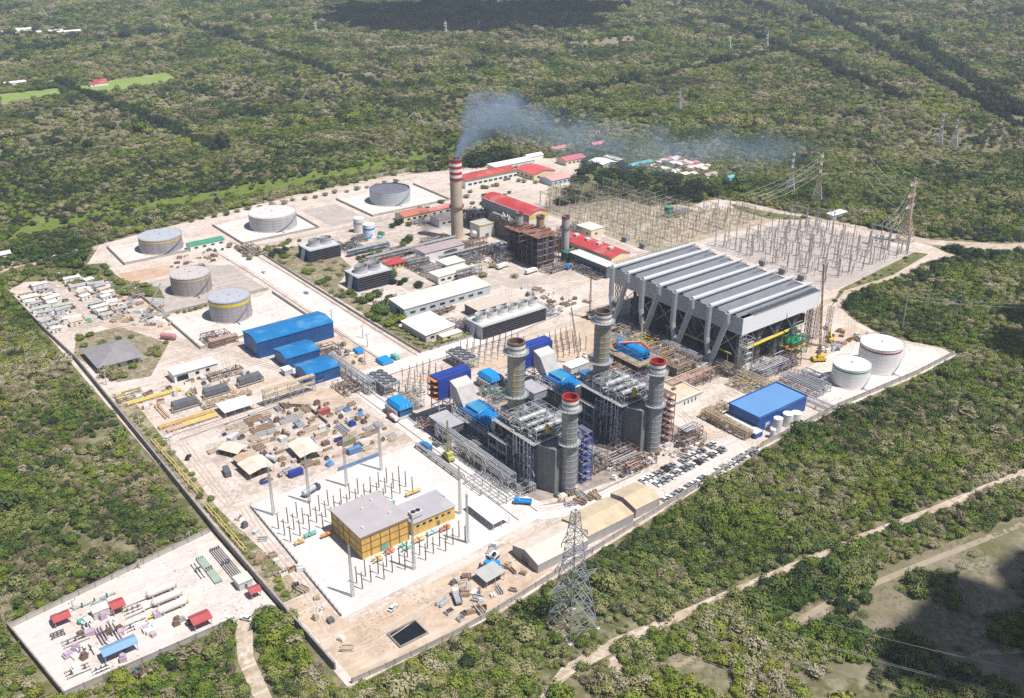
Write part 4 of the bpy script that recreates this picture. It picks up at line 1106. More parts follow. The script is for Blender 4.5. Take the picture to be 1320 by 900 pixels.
SK = [('grey pipe skid at the foot of the near boiler, road side',210,262,5,10,4,(galv,alu,dkgrey)),('grey pipe skid along the near boiler, middle of the road side',211,273,5,10,5,(galv,grey,white)),('ochre pipe skid before the near turbine base',208.5,288,7,9,5,(tan_s,yellow,galv)),
      ('dark skid under the near turbine gangway',212,298,6,12,6,(dkgrey,galv,brown)),('red-brown skid under the near filter house cabin',208,330,6,8,4,(brown,red,galv)),('pipe tangle between the near turbine and its blue transformer',236,318,9,14,5,(galv,tan_s,dkgrey)),
      ('blue pipe tangle between near boiler and far filter house',243,300,14,12,8,(violet,cyanblue,galv)),('grey pipe tangle between the two boilers, rear part',244,276,14,14,7,(dkgrey,galv,violet)),('grey pipe skid between the two boilers, front part',243,256,12,10,5,(brown,galv,dkgrey)),
      ('rust pipe skid between the round stacks',256,246,16,8,3,(brown,M('salmon_primer',(.45,.30,.24),.8,.2,.6),galv)),('rust pipe heap skid before the far boiler',262,256,9,10,4,(brown,galv,rust)),('white cable rack skid beside the near transformer',214,352,7,9,4,(galv,tan_s,brown)),
      ('pipe skid between near filter house and fin cooler',218,362,10,6,3,(galv,tan_s,white)),('pipe skid left of the far filter house',250,332,8,14,4,(galv,green,dkgrey)),('grey pipe skid behind the far transformer',262,340,9,8,4,(galv,tan_s,alu)),
      ('pipe skid right of the far turbine',287,300,10,16,6,(dkgrey,violet,galv)),('dark pipe tangle right of the far boiler',291,268,9,16,7,(M('primer_red_steel',(.20,.07,.08),.7,.3),dkgrey,galv)),('brown pipe skid right of the far round stack',292,246,12,8,4,(brown,tan_s,galv)),
      ('ochre pipe skid left of the blue steam turbine',312,312,9,14,6,(tan_s,orange,brown)),('ochre tangle behind the blue steam turbine',330,336,18,10,6,(tan_s,yellow,galv)),('tan tangle under the second condenser riser pair',350,340,10,14,6,(tan_s,brown,galv)),
      ('orange pipe tangle under the third condenser riser pair',352,312,10,10,6,(tan_s,orange,brown)),('brown tangle at the foot of the last riser pair',350,286,10,9,5,(brown,tan_s,galv)),('grey pipe tangle under the condenser near corner',369,270,12,8,7,(galv,dkgrey,ltgrey)),
      ('brown pipe tangle along the condenser end wall',384,268,18,9,6,(brown,galv,violet)),('green pipe tangle under the condenser end wall',400,284,22,6,12,(green,galv,dkgrey)),('ochre pipe skid beside the blue roofed plant',318,242,5,16,4,(tan_s,M('ochre_lagging',(.46,.36,.22),.7,.25,.6),brown)),
      ('tan scaffold tangle left of the blue roofed plant',322,256,12,7,4,(tan_s,brown,timber)),('pipe tangle on the sand behind the blue roofed plant',355,262,8,14,4,(galv,tan_s,yellow)),('lilac pipe grid before the green-banded tank',386,246,10,14,4,(M('lilac_steel',(.30,.28,.36),.6,.2,.6),galv,dkgrey)),
      ('pipe tangle right of the blue halls',206,426,14,16,2.5,(brown,galv,white)),('pipe tangle between fin cooler and pipe bridge',196,384,9,14,3,(brown,galv,tan_s)),('dark pipe tangle between chimney and boilers',366,505,16,14,5,(brown,dkgrey,rust)),
      ('blue-grey pipe tangle left of the boilers',350,510,14,12,4,(M('slate_blue_duct',(.07,.12,.19),.6,.25,.3),brown,galv)),('pipe tangle below the striped chimney',352,546,20,10,4,(brown,dkgrey,galv)),('pipe tangle behind the red kiosk',312,540,24,14,3,(brown,galv,M('dark_teal_steel',(.06,.16,.20),.6,.3))),
      ('pipe tangle before the mauve-roofed block',318,508,14,10,3,(brown,galv,dkgrey)),('pipe tangle beside the long red roofed hall',418,452,5,20,5,(brown,galv,tan_s)),('dark pipe tangle between red hall and switchyard',443,500,10,14,5,(dkgrey,brown,galv)),
      ('pipe tangle left of the grey cooling towers',284,412,5,14,4,(dkgrey,galv,brown)),('pipe tangle right of the grey cooling towers',338,398,8,16,3,(galv,ltgrey,brown)),('pipe tangle behind the six white fans',290,414,40,5,4,(brown,galv,dkgrey)),
      ('dark pipe skid left of the big blue hall',166,484,14,10,3,(brown,dkgrey,galv)),('pipe clutter by the white office doorway',150,440,18,7,2,(brown,galv,tan_s)),('pipe clutter between the gas coolers',136,414,24,5,2.4,(M('ochre_pipe',(.50,.33,.12),.6,.2),galv,tan_s)),
      ('yellow pipe clutter at the wall corner',106,446,12,8,2,(M('mustard_pipe',(.56,.45,.10),.6,.2),galv,brown)),('rust clutter on the rubble beside the brownish tank',156,576,8,20,2.5,(brown,galv,tan_s)),('pipe clutter below the lilac tank',244,604,12,22,2.5,(brown,galv,tan_s))]
OLD = [('dark pipe skid by the six white fans, upper side',292,418,10,5,3),('pipe skid in front of the workshop doors',284,440,16,6,2.4),('grey pipe skid behind the workshop',300,468,24,8,3),('dark pipe skid left of the farther boiler',372,486,9,12,6),('rust pipe skid before the nearer boiler',384,452,16,8,4),
       ('pipe skid under the flue duct bridge',360,528,18,8,3),('teal-grey pipe skid right of the far cooling tower',300,572,14,12,3),('pipe skid below the two white water tanks',318,584,8,10,3),('pipe skid at the left of the mauve-roofed block',318,521,12,9,4),('brown pipe skid beside the lilac office',404,574,14,8,3),
       ('pipe skid between red office and chimney',372,590,10,9,3),('grey pipe skid behind the white box building',404,536,8,18,6),('dark pipe skid along the slate-blue building',402,426,5,30,3),('pipe skid beside the cream store building',452,508,12,10,4),('pipe skid at the top of the long red roof',428,492,12,8,4),
       ('brown pipe skid in the centre of the old works',348,516,10,10,4),('pipe skid left of the tool store',352,498,14,10,3)]
for k,(lab,x,y,lx,ly,h) in enumerate(OLD):
    SK.append((lab,x,y,lx,ly,h,((dkgrey,brown,galv),(galv,rust,dkgrey),(brown,M('grey_lagging',(.30,.30,.31),.6,.25,.5),white))[k % 3]))
for i,(lab,x,y,lx,ly,h,cols) in enumerate(SK):
    skid(lab,x,y,lx,ly,h,500+i,cols,n=int(min(70,14+lx*ly*.3)))
# low bus supports crowding the old switchyard
def bus_proto():
    t = thing('bus_support', 'low tan bus support frame in the old switchyard', 'bus support', (0,0,0), 0, 'low bus supports in the old switchyard')
    c = M('old_yard_steel',(.36,.30,.22),.7,.25,.8)
    m_ = MB()
    for y in (-3,0,3): m_.bar((0,y,0),(0,y,3.6),.22)
    m_.bar((0,-3.4,3.6),(0,3.4,3.6),.24)
    m_.build('frame', c, t)
    m_ = MB()
    for y in (-3,0,3): m_.cyl((0,y,3.7),(0,y,5.2),.18,.12,7).cyl((.8,y,3.7),(.8,y,5.2),.15,.1,6)
    m_.build('insulator', M('tan_insulator',(.34,.25,.16),.6,.25,2), t)
    MB().cyl((-3.4,-3,5.2),(3.4,-3,5.2),.09,n=5).cyl((-3.4,0,5.2),(3.4,0,5.2),.09,n=5).cyl((-3.4,3,5.2),(3.4,3,5.2),.09,n=5).build('busbar', M('busbar',(.48,.44,.36),.5,.1), t)
    return t
BUS = [(472+i*8.2,444+j*9.4) for i in range(16) for j in range(18)]
# ------------------------------------------------------------------ storage tanks
def tank(label, x, y, r, h, shell, roof, band=None, bandz=None, cone=.6, rails=True, stair=True, name='storage_tank', flat=False):
    t = thing(name, label, 'tank', (x,y,.1))
    MB().lathe([(r+.5,0),(r+.5,.35),(r,.36)],40).build('foundation', concrete, t)
    MB().lathe([(r,.3),(r,h)],48,cap=False).build('shell', shell, t)
    if flat:
        MB().lathe([(r+.05,h),(r-.25,h),(r-.25,h-.9),(.01,h-.7)],48,cap=False).build('floating_roof', roof, t)
    else:
        MB().lathe([(r+.12,h),(r+.12,h+.12),(.01,h+cone)],48,cap=False).build('roof', roof, t)
    if band:
        MB().lathe([(r+.02,bandz[0]),(r+.05,bandz[0]),(r+.05,bandz[1]),(r+.02,bandz[1])],48,cap=False).build('painted_band', band, t)
    mb = MB()
    for z in np.arange(2.2,h-.3,2.2): mb.lathe([(r,z),(r+.03,z),(r+.03,z+.1),(r,z+.1)],48,cap=False)
    mb.build('seams', M('weld_seam',(.22,.215,.22),.6,.2) if shell is not clean_white else M('white_seam',(.62,.62,.62),.6,.1), t)
    if rails:
        n = 28
        pts = [(r*1.0*math.cos(2*PI*k/n), r*1.0*math.sin(2*PI*k/n)) for k in range(n+1)]
        MB().rail(pts,h+.1,1.0,.06,4).build('railing', galv, t)
    if stair:
        mb = MB(); N = 22; a0 = -1.9
        for k in range(N):
            a = a0+k*.055; z = .5+k*(h-.5)/N
            c,s_ = math.cos(a), math.sin(a)
            mb.add([(c*(r+.05),s_*(r+.05),z),(c*(r+1),s_*(r+1),z),(math.cos(a+.05)*(r+1),math.sin(a+.05)*(r+1),z),(math.cos(a+.05)*(r+.05),math.sin(a+.05)*(r+.05),z)],[(0,1,2,3)])
            mb.bar((c*(r+1),s_*(r+1),z),(c*(r+1),s_*(r+1),z+1.1),.06)
        mb.build('spiral_stair', galv, t)
    m_ = MB()
    for k in range(5):
        a = k*1.26+.4
        m_.lathe([(.35,h+.1),(.35,h+cone*.5+.45),(.01,h+cone*.5+.5)],8,(r*.55*math.cos(a),r*.55*math.sin(a)),False)
    m_.pipe([(r+.6,-1.5,0),(r+.6,-1.5,1.2),(r-.1,-1.5,1.2)],.25).pipe([(-1.5,-r-4,.6),(-1.5,-r+.1,.6)],.3)
    m_.build('nozzles', shell, t)
    MB().box(-.5,-.5,h+(.1 if flat else cone)-.1-(.8 if flat else 0),.5,.5,h+cone+.5-(.8 if flat else 0)).build('roof_hatch', grey, t)
    return t
clean_white = M('tank_white', (.80,.79,.78), .5, .03, .3, runs=((.66,.63,.60),.4,.5))
m_tk = M('tank_grey', (.33,.315,.33), .55, .10, .25, runs=((.24,.22,.215),.7,.6))
m_tkr = M('tank_roof_grey', (.38,.40,.45), .5, .06, .15, dirt=((.33,.36,.46),.1,.5))
m_lil = M('tank_lilac', (.44,.42,.455), .55, .08, .2, runs=((.33,.31,.31),.6,.5))
tank('grey tank with a yellow band standing in the far left bund', 203.8, 659.5, 14.6, 9.8, m_tk, m_tkr, yellow, (8.0,8.8))
tank('pale lilac tank without a band in the far bund left of the striped chimney', 288, 658.5, 17.4, 10.7, m_lil, M('tank_roof_pale',(.56,.53,.53),.6,.05,.15), M('tank_rim_cream',(.55,.52,.42),.6,.1,.3), (9.4,10.3))
tank('tank with dark blue-grey sunken roof nearest the striped chimney', 391, 660.5, 16.3, 10.6, M('tank_steel_blue',(.40,.45,.48),.5,.07,.2), M('tank_roof_slate',(.13,.135,.18),.6,.08,.15), flat=True)
tank('brownish grey tank with an ochre rim between the two bunds', 190.5, 569, 12.2, 11.6, M('tank_taupe',(.33,.30,.285),.6,.12,.25,runs=((.21,.17,.15),.7,.6)), M('tank_roof_taupe',(.46,.42,.42),.6,.06,.15), M('tank_rim_ochre',(.50,.40,.22),.6,.15,.3), (9.9,10.6))
tank('grey tank with a broad bright yellow band above the big blue hall', 193.2, 515.5, 12.0, 12.6, m_tk, m_tkr, M('band_yellow',(.68,.52,.0),.5,.05,.4), (10.0,11.4))
tank('large white tank with a crimson band by the forest corner', 433.2, 242.2, 10.6, 13.8, clean_white, clean_white, M('band_crimson',(.36,.02,.07),.5,.1), (11.6,12.4))
tank('smaller white tank with a green band beside the crimson-banded tank', 406.2, 241.0, 9.2, 10.3, clean_white, clean_white, M('band_green',(.06,.28,.16),.5,.1), (8.6,9.3))
def small_tank(label, x, y, r, h, mat, top=None, band=None):
    t = thing('small_tank', label, 'tank', (x,y,.1))
    MB().lathe([(r,0),(r,h)],24,cap=False).build('shell', mat, t)
    MB().lathe([(r+.06,h),(r+.06,h+.1),(.01,h+r*.25)],24,cap=False).build('roof', top or mat, t)
    if band: MB().lathe([(r+.03,h*.6),(r+.03,h*.75)],24,cap=False).build('painted_band', band, t)
    MB().bar((-r-.1,-.3,0),(-r-.1,-.3,h+1),.08).bar((-r-.1,.3,0),(-r-.1,.3,h+1),.08).build('ladder', galv, t)
    return t
small_tank('white water tank with grey stripe behind the blue pump sets', 331.5, 606.5, 4.0, 10.5, white, None, galv)
small_tank('white water tank with blue stripe behind the cooling towers', 331.5, 592.5, 4.4, 9.5, white, None, cyanblue)
small_tank('tallest of the three white tanks before the blue roofed plant', 336.2, 231.6, 2.1, 7.0, white)
small_tank('middle white tank before the blue roofed plant', 345.0, 232.6, 2.5, 6.0, white)
small_tank('stubby white tank nearest the low pipe sleepers', 351.2, 232.4, 2.5, 4.4, white)
small_tank('slim short white tank at the near corner of the blue roofed plant', 330.2, 229.4, 1.3, 4.2, white)

# ------------------------------------------------------------------ buildings
def building(name, label, cat, x0, y0, x1, y1, h, roof='flat', rise=1.0, wall=white, roofm=greyroof, over=.4, wins=(), doors=(), parapet=None, posts=False, z0=.08, group=None, eave=None):
    """wins/doors: (face, offset along the face, sill height, width, height); faces x = left-facing side, y = right-facing side"""
    t = thing(name, label, cat, (x0,y0,z0), 0, group)
    lx, ly = x1-x0, y1-y0
    if posts:
        mb = MB()
        nx, ny = max(1,round(lx/5)), max(1,round(ly/5))
        for i in range(nx+1):
            for j in range(ny+1):
                if i in (0,nx) or j in (0,ny):
                    hh = h
                    mb.bar((lx*i/nx+(.15 if i == 0 else -.15 if i == nx else 0), ly*j/ny+(.15 if j == 0 else -.15 if j == ny else 0),0),(lx*i/nx+(.15 if i == 0 else -.15 if i == nx else 0), ly*j/ny+(.15 if j == 0 else -.15 if j == ny else 0),hh-.1),.2)
        mb.build('posts', galv, t)
    w = MB()
    o = over
    if roof == 'flat':
        if not posts: w.box(0,0,0,lx,ly,h)
        r = MB().box(-o,-o,h,lx+o,ly+o,h+.3)
    elif roof == 'gable_x':      # ridge along x
        if not posts: w.add([(0,0,0),(lx,0,0),(lx,ly,0),(0,ly,0),(0,0,h),(lx,0,h),(lx,ly,h),(0,ly,h),(0,ly/2,h+rise),(lx,ly/2,h+rise)],
              [(3,2,1,0),(0,1,5,4),(2,3,7,6),(0,4,8,7,3),(1,2,6,9,5)])
        k = rise/(ly/2)*o
        r = MB().slab((-o,-o,h-k+.15),(lx+o,-o,h-k+.15),(lx+o,ly/2,h+rise+.15),(-o,ly/2,h+rise+.15),.14).slab((-o,ly/2,h+rise+.15),(lx+o,ly/2,h+rise+.15),(lx+o,ly+o,h-k+.15),(-o,ly+o,h-k+.15),.14)
    elif roof == 'gable_y':
        if not posts: w.add([(0,0,0),(lx,0,0),(lx,ly,0),(0,ly,0),(0,0,h),(lx,0,h),(lx,ly,h),(0,ly,h),(lx/2,0,h+rise),(lx/2,ly,h+rise)],
              [(3,2,1,0),(3,0,4,7),(1,2,6,5),(0,1,5,8,4),(2,3,7,9,6)])
        k = rise/(lx/2)*o
        r = MB().slab((-o,-o,h-k+.15),(lx/2,-o,h+rise+.15),(lx/2,ly+o,h+rise+.15),(-o,ly+o,h-k+.15),.14).slab((lx/2,-o,h+rise+.15),(lx+o,-o,h-k+.15),(lx+o,ly+o,h-k+.15),(lx/2,ly+o,h+rise+.15),.14)
    elif roof in ('mono_y','mono_x'):
        a,b_,c,d = ((h,h,h+rise,h+rise) if roof == 'mono_y' else (h,h+rise,h+rise,h))
        if not posts: w.add([(0,0,0),(lx,0,0),(lx,ly,0),(0,ly,0),(0,0,a),(lx,0,b_),(lx,ly,c),(0,ly,d)],[(3,2,1,0),(0,1,5,4),(1,2,6,5),(2,3,7,6),(3,0,4,7)])
        r = MB().slab((-o,-o,a+.15),(lx+o,-o,b_+.15),(lx+o,ly+o,c+.15),(-o,ly+o,d+.15),.14)
    elif roof == 'hip':
        w.box(0,0,0,lx,ly,h)
        q = min(lx,ly)/2
        A = [(-o,-o,h),(lx+o,-o,h),(lx+o,ly+o,h),(-o,ly+o,h)]
        if lx >= ly: R = [(q,ly/2,h+rise),(lx-q,ly/2,h+rise)]; r = MB().add(A+R,[(3,2,1,0),(0,1,5,4),(1,2,5),(2,3,4,5),(3,0,4)])
        else: R = [(lx/2,q,h+rise),(lx/2,ly-q,h+rise)]; r = MB().add(A+R,[(3,2,1,0),(0,1,4),(1,2,5,4),(2,3,5),(3,0,4,5)])
    if w.v: w.build('wall', wall, t)
    r.build('roof', roofm, t)
    if parapet:
        MB().box(-o,-o,h+.3,lx+o,-o+.25,h+.9).box(-o,ly+o-.25,h+.3,lx+o,ly+o,h+.9).box(-o,-o+.25,h+.3,-o+.25,ly+o-.25,h+.9).box(lx+o-.25,-o+.25,h+.3,lx+o,ly+o-.25,h+.9).build('parapet', parapet, t)
    if eave:
        MB().box(-o-.06,-o-.08,h-.35,lx+o+.06,-o-.02,h+.25).box(-o-.08,-o,h-.35,-o-.02,ly+o,h+.25).build('eave_trim', eave, t)
    for lst, nm, mm in ((wins,'window',glass),(doors,'door',dkgrey)):
        for q in lst:
            f,u,z,ww,hh = q[:5]
            mat_ = q[5] if len(q) > 5 else mm
            m_ = MB()
            if f == 'x': m_.box(-.06,u,z,.0,u+ww,z+hh)
            else: m_.box(u,-.06,z,u+ww,.0,z+hh)
            p = m_.build(nm, mat_, t)
            if nm == 'window' and ww < 4:
                fm = MB()
                if f == 'x': fm.box(-.1,u-.1,z-.12,-.0,u+ww+.1,z)
                else: fm.box(u-.1,-.1,z-.12,u+ww+.1,-.0,z)
                fm.build('sill', white, p)
    return t
# blue halls
building('blue_hall', 'long blue sheet hall, biggest of the three blue halls', 'hall', 181,451,226,469.5,9.6,'gable_x',1.5,blue,blueroof,.3,wins=[('x',3,3.4,2,2)],doors=[('x',9,.1,4,4.4),('y',30,.1,1.2,2.2)],eave=cyanblue)
building('blue_hall', 'middle-sized blue hall joined in front of the long one', 'hall', 187,429.5,206,444.5,6.6,'gable_x',1.2,blue,blueroof,.3,doors=[('x',5,.1,3.4,3.6)],eave=cyanblue)
building('blue_hall', 'blue hall with pale doorway nearest the pipe bridge', 'hall', 187,405.5,204.5,420,6.6,'gable_x',1.2,blue,blueroof,.3,doors=[('x',9,.1,3,3)],wins=[('y',5,1.5,3,1.6)],eave=cyanblue)
building('plinth_cabin', 'little pale grey cabin between the two smaller blue halls', 'cabin', 182.5,423,187,428,3,'flat',0,ltgrey,white,.15,doors=[('x',1.5,.1,1,2)])
# ochre GIS building and annex
t = thing('switchgear_building', 'ochre panelled switchgear building with plain lilac-grey roof on the white pad', 'building', (137,266,.14))
W, D, H = 20.5, 22.5, 9.6
MB().box(0,0,0,W,D,H).build('wall', gold, t)
MB().box(-.5,-.5,H,W+.5,D+.5,H+.7).build('roof', M('lilac_roof',(.37,.345,.36),.75,.08,.2,dirt=((.30,.275,.28),.1,.5)), t)
mb = MB()
for k in range(6): mb.box(W*k/5-.18,-.16,0,W*k/5+.18,-.0,H)
for k in range(6): mb.box(-.16,D*k/5-.18,0,-.0,D*k/5+.18,H)
for z in (3.0,6.2,H-.5): mb.box(-.12,-.12,z,W,-.0,z+.26).box(-.12,.0,z,-.0,D,z+.26)
mb.build('frame_trim', M('brown_frame',(.23,.12,.05),.6,.2,.5), t)
for k in range(5): MB().box(W*k/5+1.2,-.05,7.0,W*k/5+2.9,-.0,8.6).build('window', M('amber_glass',(.50,.33,.10),.3,.15,.5), t)
MB().box(8.6,-.07,.05,11.4,-.0,3).build('door', teal, t)
for u_,v_2 in ((3,4),(9,15),(16,6),(15,18)):
    MB().box(u_,v_2,H+.7,u_+1,v_2+1,H+1.2).build('roof_vent', ltgrey, t)
MB().box(-.62,-.62,H+.45,W+.62,-.5,H+.72).box(-.62,-.5,H+.45,-.5,D+.62,H+.72).build('gutter', M('brown_frame',(.23,.12,.05),.6,.2,.5), t)
MB().cyl((-.25,4,0),(-.25,4,H),.12,n=6).cyl((-.25,17,0),(-.25,17,H),.12,n=6).build('downpipe', galv, t)
building('switchgear_annex', 'lower ochre annex with grey roof joined to the switchgear building', 'annex', 160,266.6,179.5,280,5.8,'mono_y',.4,gold,greyroof,.4,wins=[('y',1.5+k*2.9,3.2,1.4,1.2) for k in range(6)],doors=[('y',11,.1,1.2,2.2)])
t = thing('roof_chiller', 'pair of grey chiller units on the annex roof', 'chiller', (161,268.5,6.6))
MB().box(0,0,0,5,3.2,1.8).build('body', ltgrey, t)
MB().lathe([(1,1.8),(1,2.1),(.01,2.0)],14,(1.4,1.6),False).lathe([(1,1.8),(1,2.1),(.01,2.0)],14,(3.6,1.6),False).build('fan', black, t)
# white office left, hip roofed house, camp shed
building('site_office', 'white office with pale roof, dark doorway and two windows by the coolers', 'office', 135,450.5,158,459,4.6,'mono_y',.5,white,M('pale_roof',(.56,.55,.54),.6,.08,.2),.5,wins=[('y',11,1.6,2,1.6),('y',16.5,1.6,2,1.6)],doors=[('y',1.2,.5,6,2.9,glass)])
building('hip_roof_house', 'low house with wide grey hip roof and pale columns near the boundary wall', 'house', 109,486,130,512,3.6,'hip',3.6,white,M('slate_roof',(.22,.215,.225),.8,.12,.3),1.6,wins=[('y',3,1,2.2,1.4),('y',14,1,3,1.4)],doors=[('y',9,.1,1.4,2.2),('y',18,.1,1.6,2.2)])
# water plant with blue roof by the forest
t = building('water_plant', 'blue walled plant with flat blue roof beside the white tanks', 'hall', 328,236,363,254,7.4,'flat',0,M('deep_blue_sheet',(.01,.07,.28),.5,.1,.3),M('steel_blue_roof',(.10,.24,.48),.55,.05,.1),.3,parapet=M('deep_blue_sheet',(.01,.07,.28),.5,.1,.3),doors=[('x',13,.1,3,4),('y',5,.1,3,3.5,ltgrey)])
building('water_plant_annex', 'low pale lean-to along the left side of the blue roofed plant', 'annex', 322.6,233,327.6,254,2.6,'flat',0,M('deep_blue_sheet',(.01,.07,.28),.5,.1,.3),M('pale_deck',(.55,.58,.62),.7,.05,.2),.1)
building('blue_container', 'small blue container behind the blue roofed plant', 'container', 347,257,353,260,2.8,'flat',0,blue,blueroof,.05)
# cream canvas warehouses lower right
building('canvas_warehouse', 'cream roofed warehouse with grey gable end nearest the lattice pylon', 'warehouse', 183.5,219.5,208,234.5,3.8,'gable_x',2.2,M('grey_canvas',(.36,.34,.34),.8,.1,.3),tarp,.1,doors=[('x',5.5,.1,4,3)])
building('canvas_warehouse', 'sandy roofed middle warehouse against the forest wall', 'warehouse', 209,221,233.5,236,4.0,'gable_x',1.6,M('grey_canvas',(.36,.34,.34),.8,.1,.3),M('sandy_canvas',(.58,.475,.335),.8,.12,.25,dirt=((.44,.35,.24),.15,.5),wave=('X',1.0,1.0)),.1)
building('canvas_warehouse', 'sandy roofed warehouse with open violet-grey gable next to the car park', 'warehouse', 236,222.3,249.5,237,4.2,'gable_x',1.8,M('mauve_canvas',(.40,.34,.33),.8,.1,.3),M('sandy_canvas',(.58,.475,.335),.8,.12,.25,dirt=((.44,.35,.24),.15,.5),wave=('X',1.0,1.0)),.1,doors=[('x',5,.1,5,3.4)])
building('open_shed', 'white flat canopy at the right edge of the white substation pad', 'canopy', 186.5,250.5,194.5,268,3.2,'mono_x',.6,white,M('canopy_white',(.70,.68,.67),.6,.05,.2),.4,posts=True)
building('open_shed', 'grey open lean-to shed with dark interior near the dark pit', 'shed', 163.6,224,171.6,231,3.2,'mono_x',.8,dkgrey,M('grey_sheet_roof',(.40,.39,.39),.7,.1,.3),.4,posts=True)
# old works
M_red2 = M('red_gable_roof',(.42,.045,.05),.6,.14,.12,dirt=((.45,.25,.22),.1,.45))
t = thing('turbine_hall', 'tall hall with curved red roof and cream gable behind the old boilers', 'hall', (412,508,0))
lx, ly, h, rise = 17.5, 56, 21, 2.6
mbw, mbr = MB(), MB()
N = 8
arc = [(lx*k/N, h+rise*math.sin(PI*k/N)) for k in range(N+1)]
mbw.add([(0,0,0),(lx,0,0)]+[(x,0,z) for x,z in arc[::-1]],[tuple(range(N+3))])
mbw.add([(0,ly,0),(lx,ly,0)]+[(x,ly,z) for x,z in arc[::-1]],[tuple(range(N+3))[::-1]])
mbw.build('gable_wall', M('cream_gable',(.70,.66,.58),.7,.08,.15), t)
MB().quad((0,0,0),(0,0,h),(0,ly,h),(0,ly,0)).quad((lx,0,0),(lx,ly,0),(lx,ly,h),(lx,0,h)).build('side_wall', M('grey_cladding',(.30,.31,.32),.6,.12,.2,wave=('Y',1,.4)), t)
for k in range(N):
    (x0,z0),(x1,z1) = arc[k],arc[k+1]
    mbr.slab((x0-(.4 if k == 0 else 0),-.5,z0+.2),(x1+(.4 if k == N-1 else 0),-.5,z1+.2),(x1+(.4 if k == N-1 else 0),ly+.5,z1+.2),(x0-(.4 if k == 0 else 0),ly+.5,z0+.2),.2)
mbr.build('roof', M_red2, t)
MB().box(0,-.1,h-3.2,lx,-.02,h+.2).build('gable_trim', M('yellow_trim',(.66,.50,.16),.6,.08), t)
MB().box(7,-.12,3,11,-.02,h-1).build('gable_louvre', grey, t)
MB().box(-.5,-.5,h+.1,-.3,ly+.5,h+.5).build('gutter', white, t)
building('machine_hall', 'long low hall with red ridge roof and white roof vents', 'hall', 424,436,441,490,7.5,'gable_y',2.0,cream,M_red2,.5,wins=[('x',4+k*6,3,3,2) for k in range(8)])
for k in range(4):
    t = thing('roof_vent', ('white roof vent nearest the condenser hall on the long red roof','second white roof vent along the long red roof','third white roof vent along the long red roof','white roof vent nearest the old stacks on the long red roof')[k], 'roof vent', (432.5,446+k*11.5,9.2))
    MB().box(-1.6,-1.6,-.5,1.6,1.6,1.2).build('body', white, t)
    MB().lathe([(1.9,1.2),(1.9,1.6),(.01,2.3)],14,cap=False).build('cap', ltgrey, t)
building('pump_house', 'long slate-blue building with pale roof edge beside the olive pond', 'building', 408.5,424,417,460,8,'flat',0,M('slate_blue_wall',(.10,.14,.18),.6,.25,.3),M('pale_roof2',(.62,.60,.57),.7,.08,.2),.3,wins=[('x',2+k*4.2,2,2.6,3.6) for k in range(8)])
building('annex_block', 'small dark green block at the end of the slate-blue building', 'building', 407,461,414,467,7,'flat',0,M('dark_green_wall',(.02,.09,.06),.6,.2),M('dark_green_roof',(.03,.12,.08),.6,.2),.2,wins=[('x',2,2,2,1.6)])
building('store_building', 'cream store building between the long red roof and the old switchyard', 'building', 455,490,468,506,6,'flat',0,M('cream_wall2',(.66,.60,.45),.7,.08),M('pinkish_roof',(.58,.52,.48),.8,.1),.3,wins=[('x',3,2,2,1.6),('y',4,2,2,1.6)])
building('workshop', 'long workshop with pale sand roof beside the grey cooling tower bank', 'workshop', 271.5,449.5,334,466,5.6,'mono_y',1.4,M('bluegrey_wall',(.42,.47,.50),.7,.1),M('sand_roof',(.60,.545,.49),.75,.07,.12),.4,wins=[('y',4+k*7,1.6,3.6,1.6) for k in range(8)],doors=[('x',5,.1,4,3.6,black)])
building('white_roof_hall', 'hall with pure white sloping roof above the shrub bed', 'hall', 262.5,413,281.5,438,4.5,'mono_x',1.2,M('cream_wall3',(.58,.53,.46),.7,.08),M('pure_white_roof',(.80,.80,.77),.6,.02,.2),.5,wins=[('y',3+k*4,1.6,2.4,1.4) for k in range(4)])
building('low_block', 'pale low annex at the lower edge of the white roofed hall', 'annex', 270,407.5,283,412.2,3,'flat',0,cream,M('pale_roof3',(.60,.57,.50),.7,.08),.3,wins=[('y',3,1.2,2,1.2)])
building('plant_block', 'dark sided block with brown roof behind the grey cooling fans', 'building', 304,421,327,434.5,5.6,'flat',0,M('dim_wall',(.10,.10,.11),.8,.2),M('tan_roof',(.48,.41,.36),.8,.1),.4,wins=[('y',3+k*5,1.5,2.6,1.8) for k in range(4)])
building('white_block', 'white-walled building with mauve roof in the old works', 'building', 333,521,366,533,6.5,'mono_y',.5,white,M('mauve_roof',(.34,.27,.28),.75,.12,.2),.4,wins=[('y',16,2,9,1.2)])
building('red_kiosk', 'orange walled kiosk with small red roof beside the blue cooling tower', 'building', 306.5,523,318,533,4.2,'hip',1.2,M('orange_wall',(.55,.32,.14),.7,.12),M_red2,.8,wins=[('y',2+k*3.2,1.3,1.6,1.8) for k in range(3)])
building('red_office', 'cream office with brick-red roof below the slate-roofed tank', 'office', 368,603,391,616,5,'gable_x',1.6,M('cream_wall2',(.66,.60,.45),.7,.08),M('brick_roof',(.42,.13,.10),.7,.12),.5,wins=[('y',3+k*5,1.6,2.6,1.6) for k in range(4)])
building('lilac_office', 'pale lilac office with yellow-topped wall beside the striped chimney', 'office', 383,578,402,590,6,'flat',0,M('lilac_wall',(.58,.55,.62),.7,.08),M('grey_lilac_roof',(.38,.36,.38),.75,.1),.3,eave=yellow,wins=[('y',3+k*5,2,2.4,1.6) for k in range(3)])
building('pink_roof_office', 'long low office with faded pink roof left of the chimney', 'office', 392,604,424,612,4.5,'gable_x',1.2,cream,pinkroof,.4,wins=[('y',3+k*6,1.5,2.4,1.4) for k in range(5)])
